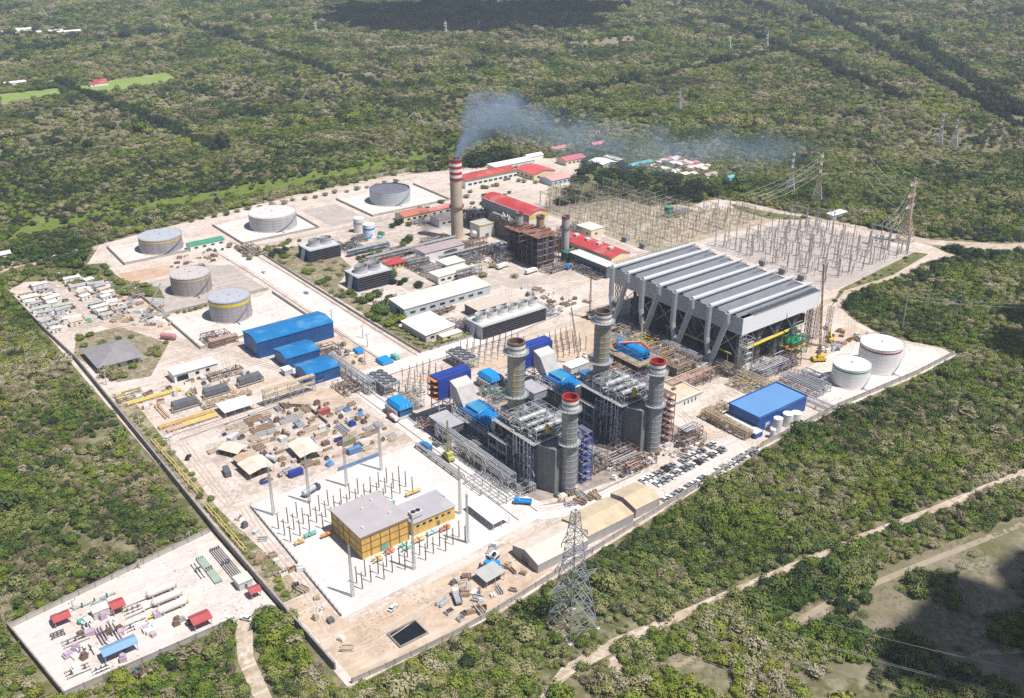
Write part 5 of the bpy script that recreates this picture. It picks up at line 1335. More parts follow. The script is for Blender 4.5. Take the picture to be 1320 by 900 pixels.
building('fan_house', 'white box building with yellow roof edge in front of the dark fans', 'building', 391,538,404,550,10,'flat',0,M('offwhite_wall',(.60,.59,.57),.7,.1),M('grey_roof2',(.40,.38,.36),.8,.12),.2,eave=yellow,wins=[('x',4,4,2,2)],doors=[('y',5,.1,3,3.2)])
building('long_red_depot', 'long white depot with dull red roof and green eaves right of the chimney', 'depot', 459,651,514,669,7.4,'gable_x',2.0,white,redroof,.6,wins=[('y',3+k*5.4,2.5,3.6,1.6) for k in range(10)],doors=[('y',40,.1,8,2.2)],eave=green)
building('red_depot', 'square depot with bright red ridge roof behind the palm beds', 'depot', 521,636,545,662,5.5,'gable_y',2.2,cream,M('bright_red_roof',(.52,.09,.09),.6,.1,.12),.6,wins=[('x',3+k*6,1.6,3,1.6) for k in range(4)]+[('y',4,1.6,3,1.6)])
building('white_depot', 'long white flat-roofed depot behind the red roofs', 'depot', 508,674,553,686,6,'mono_y',.6,M('greenish_wall',(.50,.56,.55),.7,.08),M('white_roof2',(.64,.64,.62),.6,.06),.4,wins=[('y',4+k*8,2,5,1.4) for k in range(5)])
building('pink_hall', 'hall with pale pink roof and blue corner by the old switchyard', 'hall', 522,613,545,630,4.6,'gable_x',1.6,M('paleblue_wall',(.42,.52,.62),.7,.1),M('pale_pink_roof',(.58,.30,.28),.7,.1),.5,wins=[('y',3+k*5,1.4,2.6,1.4) for k in range(4)])
building('pink_house', 'house with rosy red roof farthest behind the depots', 'house', 576,657,600,671,4.6,'gable_x',2.0,cream,M('rosy_roof',(.50,.13,.16),.7,.12),.5,wins=[('y',3+k*5,1.4,2.6,1.4) for k in range(4)])
building('white_hut', 'small white hut beside the tall chimney top', 'hut', 470,673,482,680,5,'flat',0,white,white,.2,wins=[('y',3,1.5,2,1.4)])
building('white_tent_hall', 'bright white roofed hall among dark trees at the back', 'hall', 593,626,611,645,4.6,'gable_y',1.4,ltgrey,M('pure_white_roof',(.80,.80,.77),.6,.02,.2),.4,wins=[('x',4,1.4,3,1.6)])
building('long_shed', 'narrow grey shed behind the bright white roofed hall', 'shed', 613,627,619,648,5,'mono_x',.6,M('dark_wall4',(.12,.13,.13),.8,.2),M('grey_roof4',(.44,.44,.43),.7,.08),.3,wins=[('x',4+k*5,1.4,3,1.4) for k in range(3)])
building('green_eave_store', 'long white store with green roof and eaves between two tank bunds', 'store', 217,640,242,648,4,'gable_x',.9,white,M('green_roof',(.04,.25,.15),.6,.12,.2),.4,wins=[('y',3+k*6,1.4,2.6,1.2) for k in range(4)])
building('guard_hut', 'small hut with white roof at the forest road bend', 'hut', 628,408,645,414,4,'mono_y',.4,ltgrey,white,.5,wins=[('x',1.5,1.2,2,1.2),('y',4,1.2,3,1.2)])
building('green_block', 'green transformer house at the edge of the old switchyard', 'building', 534,489,539,494,8,'flat',0,M('green_wall',(.03,.22,.15),.6,.15),M('green_roof',(.04,.25,.15),.6,.12,.2),.3,doors=[('y',1.5,.1,2,3)])
building('slate_shed', 'low shed with slate-blue roof right of the green transformer house', 'shed', 541,484,554,491,3.6,'flat',0,cream,M('slate_blue_roof',(.10,.12,.17),.7,.15),.4,wins=[('y',2+k*3,1.2,2,1.2) for k in range(3)])
building('frontier_office', 'white office behind the white works pick-ups in the old yard', 'office', 318,483,345,494,4.5,'flat',0,white,M('pale_roof3',(.60,.57,.50),.7,.08),.3,wins=[('y',2+k*5,1.4,3,1.4) for k in range(5)])
building('tool_store', 'small pale store with open frame annex in the old works centre', 'store', 334,497,349,509,4.8,'flat',0,M('offwhite_wall',(.60,.59,.57),.7,.1),M('pale_roof3',(.60,.57,.50),.7,.08),.3,doors=[('y',2,.1,3,3)],wins=[('x',4,2,2,1.4)])
# ------------------------------------------------------------------ old works
t = thing('striped_chimney', 'tall tan chimney with red and white bands giving off blue smoke', 'chimney', (379,549,0))
MB().lathe([(4.9,0),(4.9,1),(4.35,1.1),(4.1,58),(3.3,58),(3.3,54)],36,cap=False).build('shaft', M('tan_chimney',(.50,.40,.30),.8,.12,.12,dirt=((.40,.31,.24),.2,.5)), t)
for i in range(7):
    z0 = 57.8-(i+1)*2.05
    MB().lathe([(4.42,z0),(4.42,z0+2.05)],36,cap=False).build('painted_band', M('chimney_red',(.36,.02,.04),.6,.15,.3) if i % 2 == 0 else M('chimney_white',(.72,.70,.69),.6,.05,.3), t)
MB().lathe([(4.4,57.7),(4.6,57.7),(4.6,58.6),(3.2,58.6),(3.2,56)],36,cap=False).build('rim', rust, t)
MB().lathe([(3.3,56),(.01,56)],24,cap=False).build('flue', black, t)
p = MB().lathe([(4.3,24),(5.3,24),(5.3,24.3),(4.3,24.3)],30,cap=False).build('platform', brown, t)
MB().rail([(5.2*math.cos(k*.35),5.2*math.sin(k*.35)) for k in range(19)],24.3,1.2,.1,3).build('railing', brown, p)
MB().bar((-4.6,-.4,1),(-4.3,-.4,57),.12).bar((-4.6,.4,1),(-4.3,.4,57),.12).build('ladder', brown, t)
for x,y in ((-1.4,-1),(1,-1.6)): MB().cyl((x,y,58),(x,y,60.2),.25,n=6).build('beacon_post', black, t)
rack('flue duct bridge from the striped chimney base to the boilers', 366,520,384,524,7,3,mat=dkgrey,pm=rust)
m_louv = M('cooling_louvre',(.035,.032,.042),.7,.3,.5,wave=('Z',1.4,.9))
def cooling(label, x0,y0,x1,y1,h,fans,body,fanm,fr,name='cooling_tower'):
    t = thing(name, label, 'cooling tower', (x0,y0,.1))
    lx,ly = x1-x0,y1-y0
    MB().box(.3,.3,0,lx-.3,ly-.3,h).build('core', black, t)
    MB().box(0,0,0,.3,ly,h).box(lx-.3,0,0,lx,ly,h).build('end_wall', body, t)
    m_ = MB()
    for k in range(6): m_.slab((.3,-.25,h*(k+.15)/6),(lx-.3,-.25,h*(k+.15)/6),(lx-.3,.3,h*(k+.8)/6),(.3,.3,h*(k+.8)/6),.1)
    m_.build('louvres', m_louv, t)
    MB().box(-.3,-.4,h,lx+.3,ly+.4,h+.4).build('deck', ltgrey if body is not blue else M('tower_deck',(.36,.36,.37),.7,.15,.4), t)
    MB().rail([(-.2,-.3),(lx+.2,-.3),(lx+.2,ly+.3),(-.2,ly+.3),(-.2,-.3)],h+.4,1.1,.08,2.4).build('railing', galv, t)
    MB().add([(-2.2,ly*.35,0),(0,ly*.35,h),(0,ly*.65,h),(-2.2,ly*.65,0)],[(0,1,2,3)]).build('stair', ltgrey, t)
    for k,(fx,fy) in enumerate(fans):
        f = MB().lathe([(fr*1.06,h+.4),(fr*.94,h+2.2),(fr,h+4.6),(fr*.95,h+4.6),(fr*.88,h+2.2)],24,(fx,fy),False).build('fan_stack', fanm, t)
        m_ = MB()
        for j in range(6):
            a = j*PI/3
            m_.add([(fx,fy,h+3.2),(fx+fr*.86*math.cos(a),fy+fr*.86*math.sin(a),h+3.3),(fx+fr*.86*math.cos(a+.3),fy+fr*.86*math.sin(a+.3),h+2.1)],[(0,1,2)])
        m_.lathe([(.9,h+3),(.9,h+3.6),(.01,h+3.8)],10,(fx,fy),False)
        m_.build('fan_blades', dkgrey, f)
    return t
teal_blue = M('tower_blue',(.015,.07,.20),.55,.2,.3)
cooling('dark blue cooling tower with two grey fans, farther from the camera', 272,568,295,585,8.2,[(8,8.5),(16.5,8.5)],teal_blue,M('fan_grey',(.38,.38,.40),.6,.1),4.3)
cooling('dark blue cooling tower with two grey fans, beside the green tree bed', 271,502,295.5,518.5,9.2,[(7,8),(16,8)],teal_blue,M('fan_grey',(.38,.38,.40),.6,.1),4.5)
cooling('long grey cooling tower with six white fans and maroon louvred side', 289,397,335.5,412,7.6,[(5+k*7.4,7.6) for k in range(6)],M('tower_grey',(.42,.44,.50),.6,.1,.3),M('fan_white',(.62,.61,.59),.6,.06),3.4)
# twin boilers
def boiler(label,x,y,lx,ly,h):
    t = thing('steam_boiler', label, 'boiler', (x,y,0))
    MB().box(2,2,2,lx-2,ly-2,h-3).build('casing', M('boiler_casing',(.035,.034,.042),.7,.3,.3), t)
    frame_mb(0,0,lx,ly,[4.4,8.8,13.2,17.6,h],5,5.5,.4).build('frame', brown, t)
    for k in range(1,5):
        MB().box(-.4,-.4,4.4*k,lx+.4,2,4.4*k+.15).box(-.4,2,4.4*k,2,ly+.4,4.4*k+.15).build('gallery', M('gallery_steel',(.15,.125,.12),.7,.3,.6), t)
    MB().box(-.5,-.5,h,lx+.5,ly+.5,h+.4).build('roof', M('boiler_roof',(.20,.10,.08),.8,.35,.2), t)
    for k,(u,wd) in enumerate(((3,2.2),(8,2.6),(13,2.4))):
        MB().box(u,1.6,3,u+wd,1.98,h-2).build('panel', (M('panel_blue',(.10,.17,.40),.5,.2,.3),M('panel_pale',(.50,.52,.58),.5,.15,.3),M('panel_blue',(.10,.17,.40),.5,.2,.3))[k], t)
    m_ = MB()
    for k in range(12):
        xx,yy = rnd(0,lx-3),rnd(0,ly-3)
        m_.cyl((xx,yy,h+rnd(.8,1.4)),(xx+rnd(2,6),yy+rnd(-1,2),h+1.2),rnd(.25,.6),n=7)
    m_.build('roof_piping', rust, t)
    return t
boiler('nearer old boiler with blue and pale panels in brown framework', 384,464,18,17,21.5)
boiler('farther old boiler with dark panels in brown framework', 385,485,17,16,20)
for lab,x,y,c in (('left grey stack rising from the old boilers',393,495,M('boiler_stack_grey',(.36,.37,.38),.5,.1,.3)),('middle brownish stack rising from the old boilers',400,481,M('boiler_stack_tan',(.36,.27,.19),.6,.2,.3)),
                  ('right grey stack rising from the old boilers',413,470,M('boiler_stack_grey',(.36,.37,.38),.5,.1,.3))):
    t = thing('boiler_stack', lab, 'stack', (x,y,0))
    MB().lathe([(2.7,0),(2.7,30),(2.3,30),(2.3,27)],22,cap=False).build('shell', c, t)
    MB().lathe([(2.75,28.4),(2.9,28.4),(2.9,30.1),(2.2,30.1)],22,cap=False).build('rim', M('stack_lip', (.17,.06,.055), .6, .2), t)
    MB().lathe([(2.3,28.5),(.01,28.5)],16,cap=False).build('flue', black, t)
    MB().lathe([(2.7,22),(3.6,22),(3.6,22.25),(2.7,22.25)],22,cap=False).rail([(3.5*math.cos(k*.45),3.5*math.sin(k*.45)) for k in range(15)],22.25,1.1,.08,3).build('platform', brown, t)
for lab,x,y,lx,ly,h,mm in (('dark fan and duct block left of the red turbine hall',400,556,10,14,13,black),('dark steel duct block in front of the red turbine hall',404,520,8,24,15,dkgrey),('slate-blue duct block left of the old boilers',376,494,12,10,9,M('slate_blue_duct',(.07,.12,.19),.6,.25,.3)),
                          ('brown steel block right of the old boiler stacks',418,478,7,10,10,brown)):
    t = thing('duct_block', lab, 'plant block', (x,y,0))
    MB().box(1,1,2,lx-1,ly-1,h).build('casing', mm, t)
    frame_mb(0,0,lx,ly,[h*.35,h*.7,h],4.5,5,.3).build('frame', brown if mm is not black else dkgrey, t)
    m_ = MB()
    for k in range(5):
        m_.cyl((rnd(1,lx-1),rnd(1,ly-1),h-.3),(rnd(1,lx-1),rnd(1,ly-1),h+rnd(1,3)),rnd(.5,1.1),n=10)
    m_.build('duct', galv, t)
t = thing('spherical_vessel', 'round silver vessel at the foot of the striped chimney', 'vessel', (388,541,0))
MB().lathe([(2.6*math.sin(k*PI/10)+.01,4.2-2.6*math.cos(k*PI/10)) for k in range(11)],20,cap=False).build('shell', alu, t)
for a in range(4): pass
m_ = MB()
for a in range(4): m_.bar((2.2*math.cos(a*PI/2),2.2*math.sin(a*PI/2),0),(2.2*math.cos(a*PI/2),2.2*math.sin(a*PI/2),3.6),.3)
m_.build('leg', galv, t)
for args in (('long dark pipe rack crossing the old works toward the chimney',300,540,372,543,5,4),('pipe rack between the mauve-roofed block and the boilers',340,512,384,515,5,4),('blue-grey pipe rack with walkway beside the white works trucks',332,480,350,483,6,3),
             ('teal pipe rack running behind the blue cooling towers',298,562,330,565,4,4),('teal rack right of the small red-roofed kiosk',319,519,335,527,4,4),('dark steel rack in the centre of the old works',318,497,332,505,5,4)):
    rack(*args, mat=dkgrey if 'teal' not in args[0] else M('dark_teal_steel',(.06,.16,.20),.6,.3), pm=M('grey_lagging',(.30,.30,.31),.6,.25,.5))
for lab,x,y,mm in (('blue pump set at the foot of the two white water tanks',326,586,cyanblue),('cyan pump set beside the blue pumps below the white tanks',333,582,M('cyan_paint',(.06,.36,.46),.5,.2))):
    t = thing('pump_set', lab, 'pump', (x,y,.1))
    MB().box(0,0,0,5,4,.5).build('base', concrete, t)
    MB().cyl((.8,1,1.4),(3.8,1,1.4),.8,n=12).cyl((.8,3,1.4),(3.8,3,1.4),.8,n=12).build('motor', mm, t)
    MB().pipe([(4,1,1.4),(4.8,1,1.4),(4.8,1,3),(4.8,4,3)],.25).build('pipe', mm, t)

# ------------------------------------------------------------------ switchyards
def wire(label, p, q, sag, r=.055, name='power_cable', n=14):
    m_ = MB()
    pts = []
    for k in range(n+1):
        f = k/n
        pts.append((p[0]+(q[0]-p[0])*f, p[1]+(q[1]-p[1])*f, p[2]+(q[2]-p[2])*f-4*sag*f*(1-f)))
    m_.pipe(pts, r, 4)
    return tag(m_.build(name, M('wire_aluminium',(.62,.63,.63),.4,.05,1,.4)), label, 'cable', 'power cables hung from the pylons')
def post_proto(label, group, h, ins, steel, arm=0.0):
    t = thing('insulator_post', label, 'insulator post', (0,0,0), 0, group)
    MB().box(-.35,-.35,0,.35,.35,.3).build('base', concrete, t)
    MB().bar((0,0,.3),(0,0,h*.55),.3).build('pillar', steel, t)
    m_ = MB().cyl((0,0,h*.55),(0,0,h),.2,.15,7)
    for k in range(4): m_.lathe([(.28,h*(.6+k*.1)),(.14,h*(.63+k*.1))],8,cap=False)
    if arm: m_.bar((-arm,0,h),(arm,0,h),.12)
    m_.build('insulator', ins, t)
    return t
def field(proto, pts):
    for i,(x,y,z,rz) in enumerate(pts):
        if i == 0: proto.location = (x,y,z); proto.rotation_euler = (0,0,rz)
        else: dup(proto, (x,y,z), rz)
G1 = 'insulator posts in the new grey switchyard'
pts = []
for i in range(15):
    for j in range(9):
        if rnd(0,1) < .86: pts.append((512+i*6.6+rnd(-.6,.6), 331+j*10.2+(3 if i % 2 else 0)+rnd(-.4,.4), .13, 0))
field(post_proto('slim grey insulator post in the rows of the new grey switchyard', G1, 6.2, insul, M('yard_steel',(.40,.37,.34),.6,.2,.8,.1), .9), pts)
G2 = 'insulator posts in the old switchyard'
pts = []
for i in range(14):
    for j in range(12):
        x,y = 474+i*9+rnd(-1,1), 446+j*13+rnd(-1,1)
        if inpoly(np.array([x]),np.array([y]),[(468,440),(598,436),(603,470),(566,490),(553,600),(520,614),(468,560)])[0]: pts.append((x,y,.13,0))
field(post_proto('rusty tan insulator post in the rows of the old switchyard', G2, 5.4, M('tan_insulator',(.34,.25,.16),.6,.25,2), M('old_yard_steel',(.36,.30,.22),.7,.25,.8), 1.2), pts[:150])
def mast_proto(name, label, group, h, w=.55, mat=galv, spike=3):
    t = thing(name, label, 'mast', (0,0,0), 0, group)
    MB().box(-.6,-.6,0,.6,.6,.4).build('base', concrete, t)
    MB().lattice(0,0,.4,h,w,w*.55,max(5,int(h/2.2)),.09).build('lattice', mat, t)
    MB().cyl((0,0,h),(0,0,h+spike),.06,.03,5).build('spike', mat, t)
    return t
m0 = mast_proto('yard_mast', 'tall slim mast in the new grey switchyard', 'slim masts in the new grey switchyard', 13, .5, M('yard_steel',(.40,.37,.34),.6,.2,.8,.1), 2)
field(m0, [(514+i*13.5+rnd(-1,1), 334+j*21+rnd(-1,1), .13, 0) for i in range(8) for j in range(5)])
def gantry_proto(label, group, span, h, mat):
    t = thing('gantry', label, 'gantry', (0,0,0), 0, group)
    for s in (-1,1): MB().lattice(0,s*span/2,0,h,.8,.55,6,.085).build('leg', mat, t)
    b = MB()
    n = 8
    for k in range(n):
        y0,y1 = -span/2+span*k/n, -span/2+span*(k+1)/n
        for x,z in ((-.4,h-.9),(.4,h-.9),(-.4,h-.1),(.4,h-.1)): b.bar((x,y0,z),(x,y1,z),.075)
        b.bar((-.4,y0,h-.9),(.4,y1,h-.1),.08).bar((.4,y0,h-.9),(-.4,y1,h-.1),.08)
    b.build('beam', mat, t)
    for k in (-1,0,1): MB().cyl((0,span*.3*k,h-1),(0,span*.3*k,h-2.4),.14,n=6).build('insulator', insul, t)
    return t
g0 = gantry_proto('lattice portal gantry among the rusty posts of the old switchyard', 'portal gantries in the old switchyard', 12, 11, M('old_gantry_steel',(.40,.36,.28),.6,.2,.8,.2))
field(g0, [(480+i*17+rnd(-.5,.5), 452+j*24, .13, 0) for i in range(7) for j in range(6) if inpoly(np.array([480.+i*17]),np.array([452.+j*24]),[(468,440),(598,436),(603,470),(566,490),(553,600),(520,614),(468,560)])[0]])
g1 = gantry_proto('tall lattice portal gantry at the right end of the new switchyard', 'portal gantries in the new switchyard', 14, 15, M('blue_grey_steel',(.38,.42,.47),.5,.15,.8,.2))
field(g1, [(604,338,.13,0),(604,353,.13,0),(606,400,.13,0),(598,418,.13,0),(520,424,.13,PI/2)])
g2 = gantry_proto('medium lattice portal gantry inside the new switchyard', 'medium gantries in the new switchyard', 10, 9, M('yard_steel',(.40,.37,.34),.6,.2,.8,.1))
field(g2, [(518+i*12+rnd(-.5,.5), 340+j*15+rnd(-.5,.5), .13, 0) for i in range(8) for j in range(6) if (i+j) % 3])
for k in range(14):
    y = 334+k*6.6
    wire('grey busbar wire strung across the new switchyard', (510,y,8.6), (609,y+rnd(-2,2),9.2), .5, .06, 'busbar_wire')
for k in range(12):
    y = 450+k*8
    wire('tan busbar wire strung across the old switchyard', (474,y,10), (558+rnd(-4,4),y,10), .8, .07, 'busbar_wire')
# power transformers
for i,(x,y) in enumerate(((506,360),(506,345),(508,378),(470,452),(470,470))):
    t = thing('power_transformer', ('grey transformer at the left edge of the new switchyard, middle one of three','grey transformer at the left edge of the new switchyard, nearest the hall','grey transformer at the left edge of the new switchyard, farthest of three','grey transformer at the near edge of the old switchyard','grey transformer deeper along the near edge of the old switchyard')[i], 'transformer', (x,y,.12))
    MB().box(-2,-3,0,2,3,.5).build('plinth', concrete, t)
    MB().box(-1.4,-2.4,.5,1.4,2.4,3.6).build('tank', grey, t)
    MB().box(-2.2,-2,.9,-1.45,2,3.3).box(1.45,-2,.9,2.2,2,3.3).build('radiator', dkgrey, t)
    m_ = MB()
    for k in (-1,0,1): m_.cyl((0,k*1.4,3.6),(0,k*1.7,5.6),.2,.1,8)
    m_.build('bushing', insul, t)
# HV line posts beside the filter houses
pts = [(213+i*4.2+rnd(-.3,.3), 362+j*5.5+rnd(-.3,.3), .12, 0) for i in range(8) for j in range(4) if not (i < 3 and j > 1)]
field(post_proto('slim grey pole with porcelain top in the yard beside the near filter house', 'poles in the yard beside the near filter house', 9, insul, galv, .5), pts)
pts = [(268+i*4.4+rnd(-.3,.3), 372+j*5.2, .12, 0) for i in range(8) for j in range(4)]
field(post_proto('slim grey pole with porcelain top behind the far filter house', 'poles behind the far filter house', 8.5, insul, galv, .5), pts)
pts = [(306+i*4.0, 352+j*5.5, .12, 0) for i in range(6) for j in range(4)]
field(post_proto('slim tan pole on the bare yard left of the lattice crane', 'poles on the bare yard left of the lattice crane', 8, insul, brown, .5), pts)

# ------------------------------------------------------------------ substation pad in front
G3 = 'pole rows left of the ochre building'
sp = post_proto('slim dark pole with porcelain top in the rows behind the ochre building', G3, 7.5, insul, M('dark_pole',(.07,.065,.07),.6,.2), .7)
pts = []
for i in range(13):
    for j in range(3):
        pts.append((121+i*4.6, 292.5+j*5.2+(i % 3)*1.2, .13, .3))
field(sp, pts)
pts = [(128.5+i*4.5, 255.2+(i % 2)*1.6-j*4.0, .13, .3) for i in range(11) for j in range(2)]
field(post_proto('slim dark pole with porcelain top in the two rows before the ochre building', 'pole rows before the ochre building', 7.5, insul, M('dark_pole',(.07,.065,.07),.6,.2), .7), pts)
for i,(x,y,lx,ly,mm,lab) in enumerate(((131,286,5,1.6,orange,'orange busbar duct at the left corner of the ochre building'),(126,290,5,2,teal,'teal busbar duct left of the ochre building'),(121,288,4,2,M('ochre_duct',(.55,.38,.12),.6,.2),'ochre busbar duct farthest left of the ochre building'),
        (160,284,9,2,orange,'orange busbar duct between the annex and the rear poles'),(158,289,8,1.6,teal,'teal busbar duct behind the annex'),(172,290,7,1.8,M('ochre_duct',(.55,.38,.12),.6,.2),'ochre busbar duct at the right end behind the annex'),
        (139,260,4,3,M('ochre_duct',(.55,.38,.12),.6,.2),'ochre duct stand before the near corner of the ochre building'),(145,261.5,4,3,M('vermilion',(.50,.13,.05),.6,.2),'red-orange duct stand before the ochre building front'),(151,259,4,5,teal,'green duct stand before the ochre building front'),
        (157,261,5,2.4,M('ochre_duct',(.55,.38,.12),.6,.2),'ochre duct stand before the joint of building and annex'),(164,262,5,2,M('pale_blue',(.35,.55,.65),.6,.2),'pale blue duct stand before the annex'),(169.5,261,4.5,2.2,M('vermilion',(.50,.13,.05),.6,.2),'red-orange duct stand before the annex'))):
    t = thing('busbar_duct', lab, 'busbar duct', (x,y,.13))
    MB().cyl((0,ly*.3,1.5),(lx,ly*.3,1.5),.35,n=10).cyl((0,ly*.8,1.5),(lx,ly*.8,1.5),.35,n=10).cyl((lx*.5,0,1.9),(lx*.5,ly,1.9),.3,n=8).build('duct', mm, t)
    m_ = MB()
    for u in (.3,lx-.3): m_.bar((u,ly*.3,0),(u,ly*.3,1.3),.2).bar((u,ly*.8,0),(u,ly*.8,1.3),.2)
    m_.build('legs', galv, t)
LM = 'lightning masts on the white substation pad'
for i,(x,y,lab) in enumerate(((123.7,313,'lattice lightning mast at the left corner of the white pad'),(139,312,'lattice lightning mast second from the left corner of the white pad'),(157,313.5,'lattice lightning mast third along the rear edge of the white pad'),(175,315.5,'lattice lightning mast fourth along the rear edge of the white pad'),
        (123.9,250,'lattice lightning mast before the near corner of the ochre building'),(149.3,249.5,'lattice lightning mast before the front of the ochre building'),(174.1,250.4,'lattice lightning mast before the right end of the annex'),(183,268,'lattice lightning mast beside the white canopy'))):
    o = mast_proto('lightning_mast', lab, LM, 22, 1.0, galv, 4) if i == 0 else dup(o0, (x,y,.12), .0, lab)
    if i == 0: o0 = o; o.location = (x,y,.12)
t = thing('perimeter_fence', 'low kerb fence along the left edge of the white pad', 'fence', (115.5,243,.12))
m_ = MB()
for k in range(28): m_.bar((.12*k,k*3,0),(.12*k,k*3,1.8),.12)
m_.build('post', dkgrey, t)
MB().add([(-.1,0,0),(.1,0,0),(3.4,81,0),(3.2,81,0),(-.1,0,.7),(.1,0,.7),(3.4,81,.7),(3.2,81,.7)],[(3,2,1,0),(4,5,6,7),(0,1,5,4),(1,2,6,5),(2,3,7,6),(3,0,4,7)]).build('kerb', dkconc, t)
MB().bar((0,0,1.7),(3.3,81,1.7),.07).bar((0,0,1.2),(3.3,81,1.2),.05).build('rail', galv, t)
t = thing('perimeter_fence', 'low blue sheeted fence at the rear of the white pad', 'fence', (160,326,.1))
MB().box(0,0,0,20,.2,1.8).build('sheet', M('faded_blue',(.12,.22,.42),.6,.2,.4), t)
m_ = MB()
for k in range(6): m_.bar((k*4,.3,0),(k*4,.3,2.1),.14)
m_.build('post', galv, t)
t = thing('open_pit', 'black lined pit with concrete rim by the front wall', 'pit', (123.5,217.8,.06))
MB().box(0,0,.02,10.5,7.6,.08).build('water', M('pit_water',(.012,.014,.016),.08,.2), t)
MB().box(-.4,-.4,0,10.9,0,.7).box(-.4,7.6,0,10.9,8,.7).box(-.4,0,0,0,7.6,.7).box(10.5,0,0,10.9,7.6,.7).build('rim', dkconc, t)

# ------------------------------------------------------------------ pylons, poles and wires
def pylon(label, x, y, h, base, waist, wz, arms, mat=galv, rz=0.0, t_=.28, name='lattice_pylon'):
    t = thing(name, label, 'pylon', (x,y,0), rz)
    MB().lattice(0,0,.2,wz,base,waist,5,t_).build('lower_body', mat, t)
    MB().lattice(0,0,wz,h,waist,waist*.35,max(4,int((h-wz)/3)),t_*.8).build('upper_body', mat, t)
    for z,l in arms:
        b = MB()
        for s in (-1,1):
            tip = (s*l,0,z+.3)
            for yy,zz in ((-waist*.35,z),(waist*.35,z),(-waist*.3,z+1.8),(waist*.3,z+1.8)): b.bar((s*waist*.35,yy,zz),tip,t_*.7)
            for k in range(1,4):
                f = k/4; b.bar((s*(waist*.35+(l-waist*.35)*f),-waist*.35*(1-f),z),(s*(waist*.35+(l-waist*.35)*f),0,z+1.8*(1-f)),t_*.4)
        b.build('cross_arm', mat, t)
        m_ = MB()
        for s in (-1,1): m_.cyl((s*l,0,z+.2),(s*l,0,z-1.6),.16,n=6)
        m_.build('insulator', insul, t)
    m_ = MB()
    for a,b_ in ((-1,-1),(1,-1),(1,1),(-1,1)): m_.box(a*base/2-.6,b_*base/2-.6,0,a*base/2+.6,b_*base/2+.6,.5)
    m_.build('footing', concrete, t)
    return t
steelblue = M('pylon_steel',(.50,.52,.54),.5,.15,.6,.3)
pylon('big lattice pylon standing in the scrub by the dirt track junction', 174.5,190.5,47,12.5,5.6,26,[(19,11),(28,8),(37,5.5)],M('dark_pylon_steel',(.30,.32,.36),.5,.15,.6,.3),.0,.23)
pylon('lattice pylon with red and yellow upper part by the forest road', 626,347,47,11,3.4,18,[(26,9),(34,8),(42,7)],M('pylon_paint',(.52,.24,.08),.6,.25,.09,col2=(.50,.50,.49)),.2,.4)
pylon('slimmer lattice pylon behind the new switchyard, left of a pair', 668,478.7,33,8,2.6,14,[(21,6),(26,5.5),(31,5)],steelblue,.6,.38)
pylon('red-topped lattice pylon behind the new switchyard, right of a pair', 661,447,40,9,2.8,16,[(25,7),(31,6.5),(37,6)],M('pylon_paint2',(.46,.33,.26),.6,.2,.1,col2=(.52,.51,.50)),.6,.38)
pylon('pale lattice pylon in the right-hand forest, left of a close pair', 911,487,34,8,2.6,14,[(20,6),(26,5.5),(31,5)],steelblue,.4,.3)
pylon('pale lattice pylon in the right-hand forest, right of a close pair', 922,478,32,8,2.6,14,[(20,6),(26,5.5)],steelblue,.4,.3)
pylon('lattice pylon in the forest above the smoke trail', 834,760,26,7,2.4,12,[(17,5),(22,4.5)],steelblue,.3,.32)
for i,(x,y,h) in enumerate(((825,1616,22),(1005,1476,24),(1320,1024,26),(1253,1044,22),(1082,1483,18))):
    pylon(('far pylon under the left end of the cloud shadow','far pylon under the middle of the cloud shadow','far pylon in the upper right forest, right of two','far pylon in the upper right forest, left of two','faint far pylon right of the cloud-shadow pair')[i], x,y,h,6,2.4,10,[(15,5),(19,5)],M('pale_pylon',(.55,.57,.58),.5,.1),.3,.45)
def pole(label, x, y, h, arms=1, mat=concrete, name='utility_pole', group=None):
    t = thing(name, label, 'utility pole', (x,y,.05), .5, group)
    MB().cyl((0,0,0),(0,0,h),.28,.17,8).build('shaft', mat, t)
    m_ = MB()
    for k in range(arms): m_.box(-1.6,-.1,h-.6-k*2.2,1.6,.1,h-.42-k*2.2)
    m_.build('cross_arm', galv, t)
    m_ = MB()
    for k in range(arms):
        for s in (-1.4,0,1.4): m_.cyl((s,0,h-.4-k*2.2),(s,0,h+.1-k*2.2),.09,n=6)
    m_.build('insulator', insul, t)
    return t
pole('tall steel pole with cross arms behind the crimson-banded tank', 484,260,22,3,galv)
pole('concrete pole with cross arm beside the hip-roofed house', 107,470,9,1)
pole('concrete pole with cross arm on the strip beside the ochre pipes', 108.5,384,9,2)
pole('concrete pole inside the boundary wall near the coolers', 106.5,420,8,1)
pole('small pole in the scrub above the lower compound wall, left one', 44,303.5,4,1)
pole('small pole in the scrub above the lower compound wall, middle one', 70,312,4,1)
pole('small pole in the scrub above the lower compound wall, right one', 91,317.5,4,1)
pole('pole at the right edge of the forest near the road end', 700,300,10,2,galv)
for i,(x,y) in enumerate(((235,470),(238,440),(234,428),(222,410))):
    pole(('street pole beside the long blue hall','street pole right of the blue halls on the road edge','street pole behind the blue tarpaulins','street pole in front of the blue tarpaulins')[i], x,y,8,1,galv)
c5, s5 = math.cos(.5), math.sin(.5)
c5, s5 = 1.0, 0.0
for k,(z,l) in enumerate(((19,11),(28,8.5),(37,6))):
    for s in (-1,1):
        wire('bright cable from the big lattice pylon down over the scrub and track', (174.5+s*l*c5,190.5+s*l*s5,z-1), (232+s*3,72+s*6,z-6), 5, .035)
